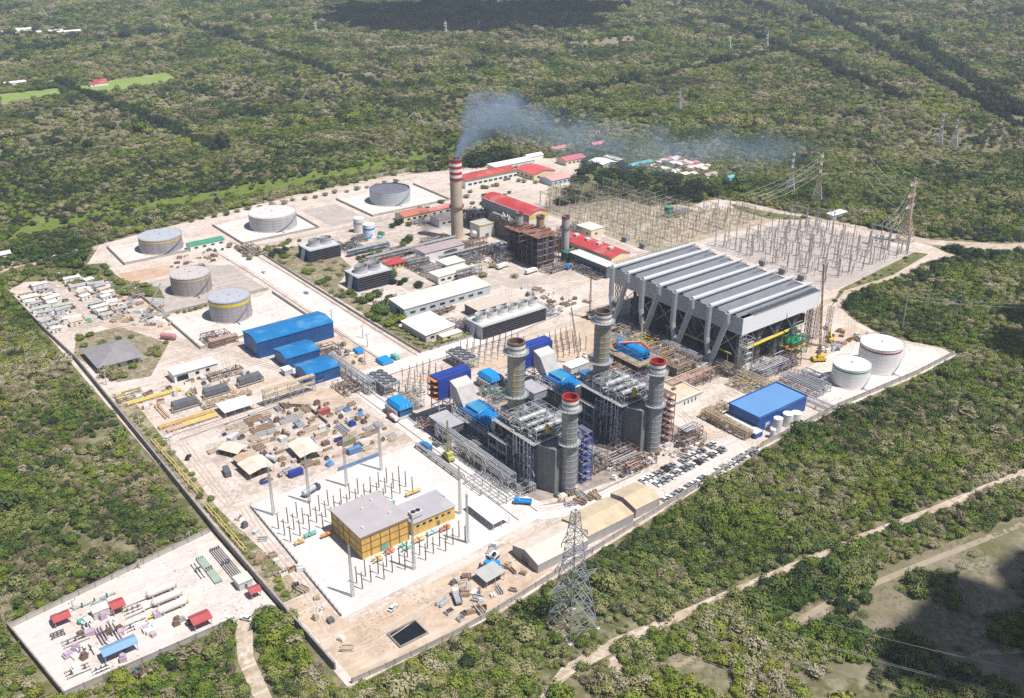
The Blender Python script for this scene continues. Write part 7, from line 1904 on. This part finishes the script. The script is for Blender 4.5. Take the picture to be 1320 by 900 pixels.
for i,(x,y,rz,L,n_,mm,lab) in enumerate(((150,378,0,11,9,m_pr,'long rusty beam stack along the rear edge of the laydown yard'),(164,378,0,11,8,m_pg,'long grey pipe stack along the rear edge of the laydown yard'),(152,388,0,12,7,m_pr,'long rusty pipe stack nearest the pipe bridge'),(180,356,PI/2,10,6,m_pg,'long grey pipe stack by the lower road side of the laydown yard'),
        (143,367,0,10,6,m_pt,'long tan pipe stack behind the small cream shed'),(186,344,0,9,6,m_pr,'long rusty pipe stack at the near right of the laydown yard'),(168,364,0,9,5,m_pt,'long tan beam stack in the middle of the laydown yard'))):
    pipe_stack(lab,x,y,rz,L,n_,mm)
for i,(x,y,rz,mm,lab) in enumerate(((141,333,0,navy,'dark blue container at the near edge of the laydown yard'),(170,334,0,M('faded_blue',(.12,.22,.42),.6,.2,.4),'faded blue container at the near edge of the laydown yard'),(172,342,.1,M('olive_container',(.22,.23,.14),.7,.2),'olive container beside the large cream shed'),(176,374,0,M('red_container',(.36,.09,.08),.6,.2),'dull red container at the rear right of the laydown yard'),
        (165,356,0,M('sand_container',(.46,.40,.30),.7,.15),'sandy container behind the large cream shed'),(133,376,.5,ltgrey,'pale container at the rear left of the laydown yard'),(122,350,1.4,dkgrey,'dark grey container at the left edge of the laydown yard'))):
    t = thing('container', lab, 'container', (x,y,.1), rz)
    MB().box(0,0,.15,6.1,2.44,2.7).build('body', mm, t)
    q = MB()
    for k in range(14): q.box(.25+k*.42,-.06,.35,.42+k*.42,0,2.5)
    q.build('ribs', mm, t)
    MB().box(6.1,.15,.3,6.16,1.2,2.6).box(6.1,1.25,.3,6.16,2.3,2.6).build('doors', mm, t)
for x,y,lab in ((160,352,'small bright blue tarpaulin among the laydown crates beside the large cream shed'),(158,331,'round bright blue cover at the near edge of the laydown yard'),(190,362,'bright blue tarpaulin heap by the lower road'),(188,370,'longer faded blue tarpaulin by the lower road')):
    t = thing('covered_stack', lab, 'covered stack', (x,y,.1), rnd(-.3,.3))
    MB().box(.2,.2,0,3.4,2.6,1.2).build('crates', timber, t)
    MB().add([(0,0,.2),(3.6,0,.2),(3.6,2.8,.2),(0,2.8,.2),(.6,.5,1.7),(3,.6,1.5),(3.1,2.2,1.8),(.5,2.3,1.4)],[(4,5,6,7),(0,1,5,4),(1,2,6,5),(2,3,7,6),(3,0,4,7)]).build('tarpaulin', cyanblue, t)
wall_run('retaining_wall','brown retaining wall at the right edge of the laydown yard',[(176,366),(176,386),(166,396)],1.6,brown,.4)
# scattered materials elsewhere
for label,poly,n in (('boilers and the car park',[(246,246),(298,243),(296,256),(250,254)],46),('blue halls and the pipe rack',[(206,424),(222,408),(226,440),(210,446)],26),('front wall and the canvas warehouses',[(140,214),(180,216),(178,232),(150,236)],30),
                     ('condenser hall and the white tanks',[(396,264),(440,268),(470,262),(452,290),(436,300),(436,276)],34),('grey cooling tower bank and the bare yard',[(338,400),(372,396),(372,440),(345,446)],30),('boundary wall and the open shelter',[(112,432),(172,436),(170,448),(140,450),(112,446)],26),
                     ('two tank bunds by the main road',[(190,604),(236,604),(236,634),(196,634)],26),('old boilers and the mauve-roofed block',[(328,486),(380,488),(376,510),(330,512)],30),('white tanks and the blue roofed plant',[(352,242),(376,244),(376,258),(354,258)],14),
                     ('substation pad edge and the left shrub strip',[(106,216),(114,240),(116,280),(111,320),(106,300)],22),('round boiler stacks and the road',[(214,243),(240,243),(240,250),(214,254)],16),('steam turbine and the two filter houses',[(300,310),(320,312),(340,350),(302,348)],30)):
    for x,y in scatter(poly,n):
        r_ = rnd(0,1)
        if r_ < .3:
            mat, cn = random.choice(((m_pr,'rusty brown'),(m_pg,'grey steel'),(m_pt,'tan')))
            pipe_stack('%s pipe stack between the %s' % (cn,label), x,y,rnd(0,3),rnd(2.5,6),random.randint(2,5),mat,'%s pipe stacks between the %s' % (cn,label))
        else:
            mat, cn = random.choice(((timber,'timber'),(dkgrey,'dark grey'),(m_pt,'tan'),(m_pr,'rusty brown'),(ltgrey,'pale grey'),(brown,'brown'),(white,'white')))
            crate_stack('%s crate between the %s' % (cn,label), x,y,rnd(-.6,.6),mat,'%s crates between the %s' % (cn,label))

# ------------------------------------------------------------------ contractors' camp
def cabin(lab,x,y,rz,lx,ly,h,wallm,roofm,group=None):
    t = thing('site_cabin', lab, 'cabin', (x,y,.1), rz, group)
    MB().box(0,0,.2,lx,ly,h).build('wall', wallm, t)
    MB().slab((-.25,-.25,h+.1),(lx+.25,-.25,h+.1),(lx+.25,ly+.25,h+.45),(-.25,ly+.25,h+.45),.1).build('roof', roofm, t)
    MB().box(lx*.25,-.05,.3,lx*.25+.9,0,2.2).build('door', grey, t)
    MB().box(lx*.6,-.05,1.1,lx*.6+1.2,0,2.0).build('window', glass, t)
cw = [('white',white,M('cabin_roof_white',(.60,.58,.55),.7,.12,.4,dirt=((.40,.35,.30),.3,.6))),('grey',ltgrey,M('cabin_roof_grey',(.36,.34,.33),.8,.2,.4)),('sandy',cream,M('cabin_roof_sand',(.50,.42,.37),.8,.15,.4)),('greenish',white,M('cabin_roof_green',(.36,.40,.34),.8,.15,.4))]
rows = [('row along the boundary wall',[(102+rnd(0,1),552+k*7.6) for k in range(11)]),('second row from the boundary wall',[(112+rnd(0,1),556+k*7.4) for k in range(11)]),
        ('third row across the camp lane',[(131+rnd(0,1),556+k*7.2) for k in range(11)]),('row beside the tree belt',[(141+rnd(0,1),560+k*7.4) for k in range(9)])]
for nm,ps in rows:
    for i,(x,y) in enumerate(ps):
        c = random.choices(cw,[5,4,3,1])[0]
        if rnd(0,1) < .12: continue
        cabin('%s site cabin, %s along the %s' % (c[0],ORD[i],nm), x+rnd(-1.6,1.6),y+rnd(-1.2,1.2),rnd(-.25,.25),rnd(4.5,10),rnd(2.4,5),rnd(2.4,3.2),c[1],c[2],'site cabins in the contractors camp')
CAMP = [(103,556),(124,556),(150,560),(154,600),(150,636),(128,648),(104,632)]
for x,y in scatter(CAMP,210):
    mat, cn = random.choice(((timber,'timber'),(dkgrey,'dark grey'),(ltgrey,'pale grey'),(brown,'brown'),(white,'white'),(m_pg,'grey steel')))
    if 123 < x < 129: continue
    if rnd(0,1) < .25: shrub(x,y,rnd(.9,1.6),'small shrub among the cabins of the contractors camp',None,.8,group='shrubs in the camp'); continue
    crate_stack('%s crate among the cabins of the contractors camp' % cn, x,y,rnd(-.5,.5),mat,'%s crates in the contractors camp' % cn)
for i,(x,y,mm,lab) in enumerate(((140,590,cyanblue,'bright blue tarpaulin among the camp cabins'),(122,556,M('camp_green',(.05,.30,.18),.6,.2),'green cover beside the lowest camp cabins'),(120,564,M('camp_red',(.5,.12,.12),.6,.2),'red cover beside the lowest camp cabins'))):
    t = thing('covered_stack', lab, 'covered stack', (x,y,.1))
    MB().box(.2,.2,0,3.8,3,1.4).build('crates', timber, t)
    MB().add([(0,0,.6),(4,0,.6),(4,3.2,.6),(0,3.2,.6),(.5,.4,2),(3.5,.6,1.8),(3.4,2.6,2.1),(.4,2.7,1.9)],[(4,5,6,7),(0,1,5,4),(1,2,6,5),(2,3,7,6),(3,0,4,7)]).build('tarpaulin', mm, t)
for x,y in scatter([(128,548),(158,520),(168,540),(160,600),(150,560)],36):
    mat, cn = random.choice(((m_pt,'tan'),(m_pr,'rusty brown'),(ltgrey,'pale grey')))
    pipe_stack('%s pipe heap on the rubble between the camp and the tank bunds' % cn, x,y,rnd(0,3),rnd(3,7),random.randint(2,5),mat,'%s pipe heaps beside the camp' % cn)
for i,(x,y) in enumerate([(104+rnd(0,60),690+rnd(-4,6)) for k in range(10)]):
    put_car(random.choice(['white','silver','grey']), x-6, y-4, .2, 'parked vehicle by the roadside hamlet at the left edge', .12, 'vehicles by the roadside hamlet')

# ------------------------------------------------------------------ gas compound at lower left
def kiosk(lab,x,y,lx,ly,h,wallm,roofm,rise=.8):
    return building('equipment_kiosk', lab, 'kiosk', x,y,x+lx,y+ly,h,'gable_x',rise,wallm,roofm,.4,posts=True,z0=.1)
kiosk('red roofed open kiosk beside the pipe manifolds of the gas compound',54,291,4,4.5,3.2,white,M('compound_red',(.36,.06,.065),.65,.2))
kiosk('red roofed open kiosk near the left end of the gas compound',36.5,297,5,4,2.8,white,M('compound_red',(.36,.06,.065),.65,.2))
kiosk('red roofed open kiosk by the lower wall of the gas compound',73,266.5,6,5,3.0,white,M('compound_red',(.36,.06,.065),.65,.2))
kiosk('small red roofed kiosk in the far right corner of the gas compound',95,270,3.5,3.5,2.8,white,M('compound_red',(.36,.06,.065),.65,.2))
kiosk('faded blue roofed shed by the lower wall of the gas compound',44.5,269.5,10.5,4.4,3.4,ltgrey,M('faded_blue_roof',(.20,.34,.52),.6,.12,wave=('X',2,.5)))
building('compound_hut','beige box hut beside the red kiosk of the gas compound','hut',48,293,53.5,297,3,'flat',0,M('beige_wall',(.55,.50,.45),.7,.08),M('beige_roof',(.58,.53,.49),.7,.06),.15,doors=[('y',2,.1,1,2)])
building('compound_hut','grey hut against the boundary wall in the gas compound','hut',93.5,277,98.5,282,3.2,'flat',0,ltgrey,M('pale_roof3',(.60,.57,.50),.7,.08),.2,doors=[('y',2,.1,1,2)])
for i,(x,y) in enumerate(((65.5,293),(65.5,287.5),(65.5,282))):
    t = thing('gas_scrubber', ('cream horizontal gas vessel, upper of the three in the compound','cream horizontal gas vessel, middle of the three in the compound','cream horizontal gas vessel with yellow pipe, lowest of the three in the compound')[i], 'vessel', (x,y,.1))
    MB().cyl((1,0,2),(10,0,2),1.3,n=18).cyl((10,0,2),(10.6,0,2),1.3,.7,18).cyl((1,0,2),(.4,0,2),1.3,.7,18).build('shell', M('vessel_cream',(.62,.57,.52),.5,.08,.3), t)
    MB().box(2,-1.1,0,2.6,1.1,.9).box(8.2,-1.1,0,8.8,1.1,.9).build('saddle', concrete, t)
    MB().pipe([(-3,0,1),(0,0,1),(.2,0,2)],.3).pipe([(11,0,.3),(11,0,2),(10.4,0,2)],.25).build('pipe', yellow if i == 2 else M('vessel_pipe',(.55,.50,.46),.6,.1), t)
PW = [('cream',M('vessel_pipe',(.55,.50,.46),.6,.1)),('white',white),('mauve',M('mauve_pipe',(.42,.33,.42),.6,.15)),('green',M('sea_green_pipe',(.30,.46,.36),.6,.15))]
def manifold(lab,x,y,lx,ly,n,mat,ax='x'):
    t = thing('pipe_manifold', lab, 'manifold', (x,y,.1))
    for k in range(n):
        m_ = MB(); o = (ly if ax == 'x' else lx)*(k+.5)/n
        if ax == 'x': m_.pipe([(0,o,0),(0,o,1.1),(lx,o,1.1),(lx,o,0)],.22)
        else: m_.pipe([(o,0,0),(o,0,1.1),(o,ly,1.1),(o,ly,0)],.22)
        m_.build('pipe', mat, t)
    m_ = MB()
    for k in range(3): m_.cbox(lx*(.2+.3*k),ly*.5,0,.5,.5,1.9)
    m_.build('valve', dkgrey, t)
for a in (('cream pipe manifold beside the blue roofed compound shed',50,276,3,12,3,PW[0][1],'y'),('mauve pipe manifold left of the compound shed',46,279,3,9,3,PW[2][1],'y'),('cream pipe manifold between kiosk and vessels',55,279,7,5,3,PW[0][1],'x'),('cream pipe loops near the left compound wall',36,284,8,5,3,PW[0][1],'x'),
          ('white pipe loops in the middle of the gas compound',38,276,6,6,3,white,'y'),('cream pipe loops by the lower left compound corner',33,269,7,5,3,PW[0][1],'x'),('white pipe frame by the lower compound wall',40,266,5,3,2,white,'x'),('sea-green pipe frame against the boundary wall',88,286,3,18,4,PW[3][1],'y'),
          ('dark pipe frame under the boundary wall in the compound',94,284,4,22,5,dkgrey,'y'),('white pipe loop at the right of the gas compound',85,292,2.4,10,2,white,'y'),('cream pipe manifold left of the gas vessels',57,286,6,8,4,PW[0][1],'x'),('sea-green pipe along the upper compound wall',44,302,14,1.4,1,PW[3][1],'x'),('small dark pipe loops near the left red kiosk',34,291,4,4,2,dkgrey,'x'),('white pipe loops right of the left red kiosk',43,289,4,5,2,white,'y')):
    manifold(*a)
for x,y in scatter([(32,266),(58,266),(60,300),(36,303)],26)+scatter([(58,272),(72,270),(74,280),(60,282)],10):
    mat, cn = random.choice(((grey,'grey'),(white,'white'),(brown,'brown'),(M('mauve_pipe',(.42,.33,.42),.6,.15),'mauve')))
    crate_stack('%s equipment box on the floor of the gas compound' % cn, x,y,rnd(-.3,.3),mat,'%s boxes in the gas compound' % cn,'equipment_box','box')
t = thing('green_tank', 'small green horizontal tank near the left red kiosk', 'tank', (43,294.5,.1))
MB().cyl((0,0,1),(3.4,.6,1),.8,n=14).build('shell', M('tank_green',(.03,.30,.16),.5,.1), t)
MB().box(.5,-.5,0,.8,.6,.4).box(2.6,-.1,0,2.9,1,.4).build('saddle', concrete, t)
for i,(x,y,lab) in enumerate(((51,259.5,'blue drum group just outside the lower compound wall'),(58,260.5,'pale blue plastic tank outside the lower compound wall'))):
    t = thing('plastic_tank', lab, 'tank', (x,y,0))
    MB().lathe([(1,0),(1,1.7),(.5,2.1),(.01,2.15)],16,cap=False).build('body', cyanblue if i == 0 else M('pale_cyan',(.4,.6,.62),.5,.1), t)
    MB().lathe([(.3,2.1),(.3,2.3),(.01,2.32)],10,cap=False).build('lid', black, t)
# ------------------------------------------------------------------ far settlement
for i in range(40):
    u,v = rnd(0,1),rnd(0,1)
    x,y = 627+u*42, 553+v*55
    t = thing('small_house', 'small pale house in the white housing cluster behind the switchyard', 'house', (x,y,.1), rnd(-.1,.1), 'houses in the white cluster')
    lx,ly = rnd(5,7),rnd(5,6.5)
    MB().box(0,0,0,lx,ly,3).build('wall', cream if i % 3 else white, t)
    MB().slab((-.3,-.3,3.1),(lx+.3,-.3,3.1),(lx+.3,ly+.3,3.6),(-.3,ly+.3,3.6),.15).build('roof', M('house_roof',(.66,.60,.58),.7,.06) if i % 4 else pinkroof, t)
    MB().box(lx*.4,-.05,0,lx*.4+1,0,2.1).build('door', brown, t)
for i,(x,y,lx,ly,c) in enumerate(((356,1335,22,10,redroof),(366,1352,16,9,redroof),(391,1960,40,16,white),(414,1985,34,14,white),(440,1925,44,16,white),(468,1900,40,16,white),(270,1405,26,10,white),(60,690,20,6,ltgrey),(82,696,14,6,white),(100,702,16,6,ltgrey),(610,610,30,5,M('teal_roof',(.08,.35,.42),.6,.1)),(640,545,14,6,M('mauve_roof',(.34,.27,.28),.75,.12,.2)),(650,528,8,6,M('teal_roof',(.08,.35,.42),.6,.1)),(597,700,24,8,pinkroof),(560,692,18,8,white),(640,690,16,8,pinkroof))):
    building('farm_house' if i < 7 else 'roadside_house', ('red roofed farmhouse beside the bright green pasture','second red roofed farmhouse behind the pasture','long white shed in the far left settlement, lowest','white shed in the far left settlement, second up','big white shed in the far left settlement','white shed highest in the far left settlement','white shed at the left picture edge far off','grey roofed house in the roadside hamlet at the left edge','white roofed house in the middle of the roadside hamlet','grey roofed house at the right end of the roadside hamlet','long teal roofed shed behind the switchyard wood','mauve roofed house on the forest road','teal roofed cabin on the forest road','long pink roofed house at the back road','white roofed house at the back road','pink roofed house right along the back road')[i], 'house', x,y,x+lx,y+ly,3.6,'gable_x',1.6,white,c,.4,wins=[('y',3,1.2,2,1.2)])
# ------------------------------------------------------------------ smoke, haze, clouds
PLUME = [(379,549,59,2.6,1.0),(385,551,66,6,1.0),(392,554,74,11,1.0),(402,556,81,17,1.0),(416,556,84,22,.85),(434,553,80,24,.45),(460,546,68,24,.2),(505,536,52,25,.13),(570,516,42,26,.11),(640,496,36,25,.07),(710,476,32,16,.0)]
def smoke():
    # one continuous plume: density falls off smoothly from its centre line and downwind
    m_ = MB(); n = 14; rings = []
    for i,(x,y,z,r,d) in enumerate(PLUME):
        r = r*1.25; hx = .55 if i < 4 else .15
        rings.append([(x+(r*hx*math.sin(2*PI*k/n) if i < 4 else 0), y+r*math.cos(2*PI*k/n), z-(0 if i else .2)+r*math.sin(2*PI*k/n)*(-.8 if i < 4 else -1)) for k in range(n)])
    vs = [q for R in rings for q in R]
    L_ = len(rings)
    m_.add(vs, [((j+1)*n+i,(j+1)*n+(i+1)%n,j*n+(i+1)%n,j*n+i) for j in range(L_-1) for i in range(n)]+[tuple(range(n)), tuple(range(L_*n-1,(L_-1)*n-1,-1))])
    mat = bpy.data.materials.new('smoke_volume'); mat.use_nodes = True
    nt = mat.node_tree; N = nt.nodes; K = nt.links
    N.remove(N['Principled BSDF'])
    def ma(op, a, b_=None, c=None, clamp=False):
        q = N.new('ShaderNodeMath'); q.operation = op; q.use_clamp = clamp
        for i,v in enumerate((a,b_,c)):
            if v is None: continue
            if isinstance(v,(int,float)): q.inputs[i].default_value = v
            else: K.new(v, q.inputs[i])
        return q.outputs[0]
    pv = N.new('ShaderNodeVolumePrincipled')
    pv.inputs['Color'].default_value = (.52,.68,.95,1)
    geo = N.new('ShaderNodeNewGeometry'); sp_ = N.new('ShaderNodeSeparateXYZ')
    K.new(geo.outputs['Position'], sp_.inputs[0])
    xa, xb = PLUME[0][0], PLUME[-1][0]
    # the position along the plume is measured on x plus a share of z where it rises steeply
    t_ = ma('DIVIDE', ma('SUBTRACT', sp_.outputs[0], xa), xb-xa, None, True)
    rp = N.new('ShaderNodeValToRGB'); e = rp.color_ramp.elements
    set_ramp(e, [((x-xa)/(xb-xa), ((y-440)/140, z/120, r/40, d)) for x,y,z,r,d in PLUME])
    K.new(t_, rp.inputs['Fac'])
    sc_ = N.new('ShaderNodeSeparateColor'); K.new(rp.outputs['Color'], sc_.inputs[0])
    dy = ma('SUBTRACT', sp_.outputs[1], ma('MULTIPLY_ADD', sc_.outputs[0], 140, 440))
    dz = ma('SUBTRACT', sp_.outputs[2], ma('MULTIPLY', sc_.outputs[1], 120))
    steep = ma('GREATER_THAN', 405, sp_.outputs[0])
    dz = ma('MULTIPLY', dz, ma('SUBTRACT', 1, ma('MULTIPLY', steep, .35)))
    dd = ma('SQRT', ma('ADD', ma('MULTIPLY', dy, dy), ma('MULTIPLY', dz, dz)))
    no = N.new('ShaderNodeTexNoise'); no.inputs['Scale'].default_value = .05; no.inputs['Detail'].default_value = 3
    K.new(geo.outputs['Position'], no.inputs['Vector'])
    fall = ma('SUBTRACT', 1.0, ma('DIVIDE', dd, ma('MULTIPLY', sc_.outputs[2], 40)))
    body = ma('ADD', fall, ma('MULTIPLY_ADD', no.outputs['Fac'], 1.5, -.82), None, True)
    body = ma('MULTIPLY', ma('MULTIPLY', body, body), rp.outputs['Alpha'])
    K.new(ma('MULTIPLY', body, .36), pv.inputs['Density'])
    K.new(pv.outputs[0], N['Material Output'].inputs['Volume'])
    tag(m_.build('chimney_smoke', mat), 'blue smoke rising from the striped chimney and thinning out to the right', 'smoke', None, 'stuff')
smoke()
hz = bpy.data.materials.new('haze_air'); hz.use_nodes = True
hz.node_tree.nodes.remove(hz.node_tree.nodes['Principled BSDF'])
pv = hz.node_tree.nodes.new('ShaderNodeVolumePrincipled')
pv.inputs['Color'].default_value = (.70,.82,1,1)
pv.inputs['Density'].default_value = .0001
hz.node_tree.links.new(pv.outputs[0], hz.node_tree.nodes['Material Output'].inputs['Volume'])
o = MB().box(-3500,-3500,-1,5500,5500,245).build('haze', hz)
o['kind'] = 'stuff'
# clouds high above the frame whose shadows darken the forest
m_cl = bpy.data.materials.new('cloud_white'); m_cl.use_nodes = True
m_cl.node_tree.nodes['Principled BSDF'].inputs['Base Color'].default_value = (.9,.9,.92,1)
m_cl.node_tree.nodes['Principled BSDF'].inputs['Roughness'].default_value = 1
def cloud(label, gx, gy, lx, ly, rz, alt, seed, n=16):
    import bmesh
    R = random.Random(seed)
    m_ = MB()
    for k in range(n):
        a = R.uniform(0,2*PI); q = math.sqrt(R.random())
        px_, py_ = lx*.42*q*math.cos(a), ly*.42*q*math.sin(a)
        cx, cy = px_*math.cos(rz)-py_*math.sin(rz), px_*math.sin(rz)+py_*math.cos(rz)
        r = min(lx,ly)*R.uniform(.16,.30)
        bm = bmesh.new(); bmesh.ops.create_icosphere(bm, subdivisions=3, radius=1)
        vs = [((v.co.x*(1+.14*math.sin(7*v.co.y+k)))*r+cx,(v.co.y*(1+.14*math.sin(6*v.co.x+k)))*r+cy,v.co.z*r*.55+R.uniform(0,10)) for v in bm.verts]
        m_.add(vs,[tuple(v.index for v in f.verts) for f in bm.faces]); bm.free()
    s = alt/SUN.z
    o = m_.build('cloud', m_cl, None, (gx+SUN.x*s, gy+SUN.y*s, alt), 0, True)
    return tag(o, label, 'cloud', None, 'stuff')
cloud('fair weather cloud casting the dark patch on the far forest', 1210, 1745, 640, 480, -.6, 700, 4, 34)
cloud('fair weather cloud casting shade on the clearing at lower right', 290, 84, 240, 80, .1, 600, 9, 18)
cloud('small cloud shading the forest at the right edge', 545, 190, 120, 90, -.3, 620, 15, 8)
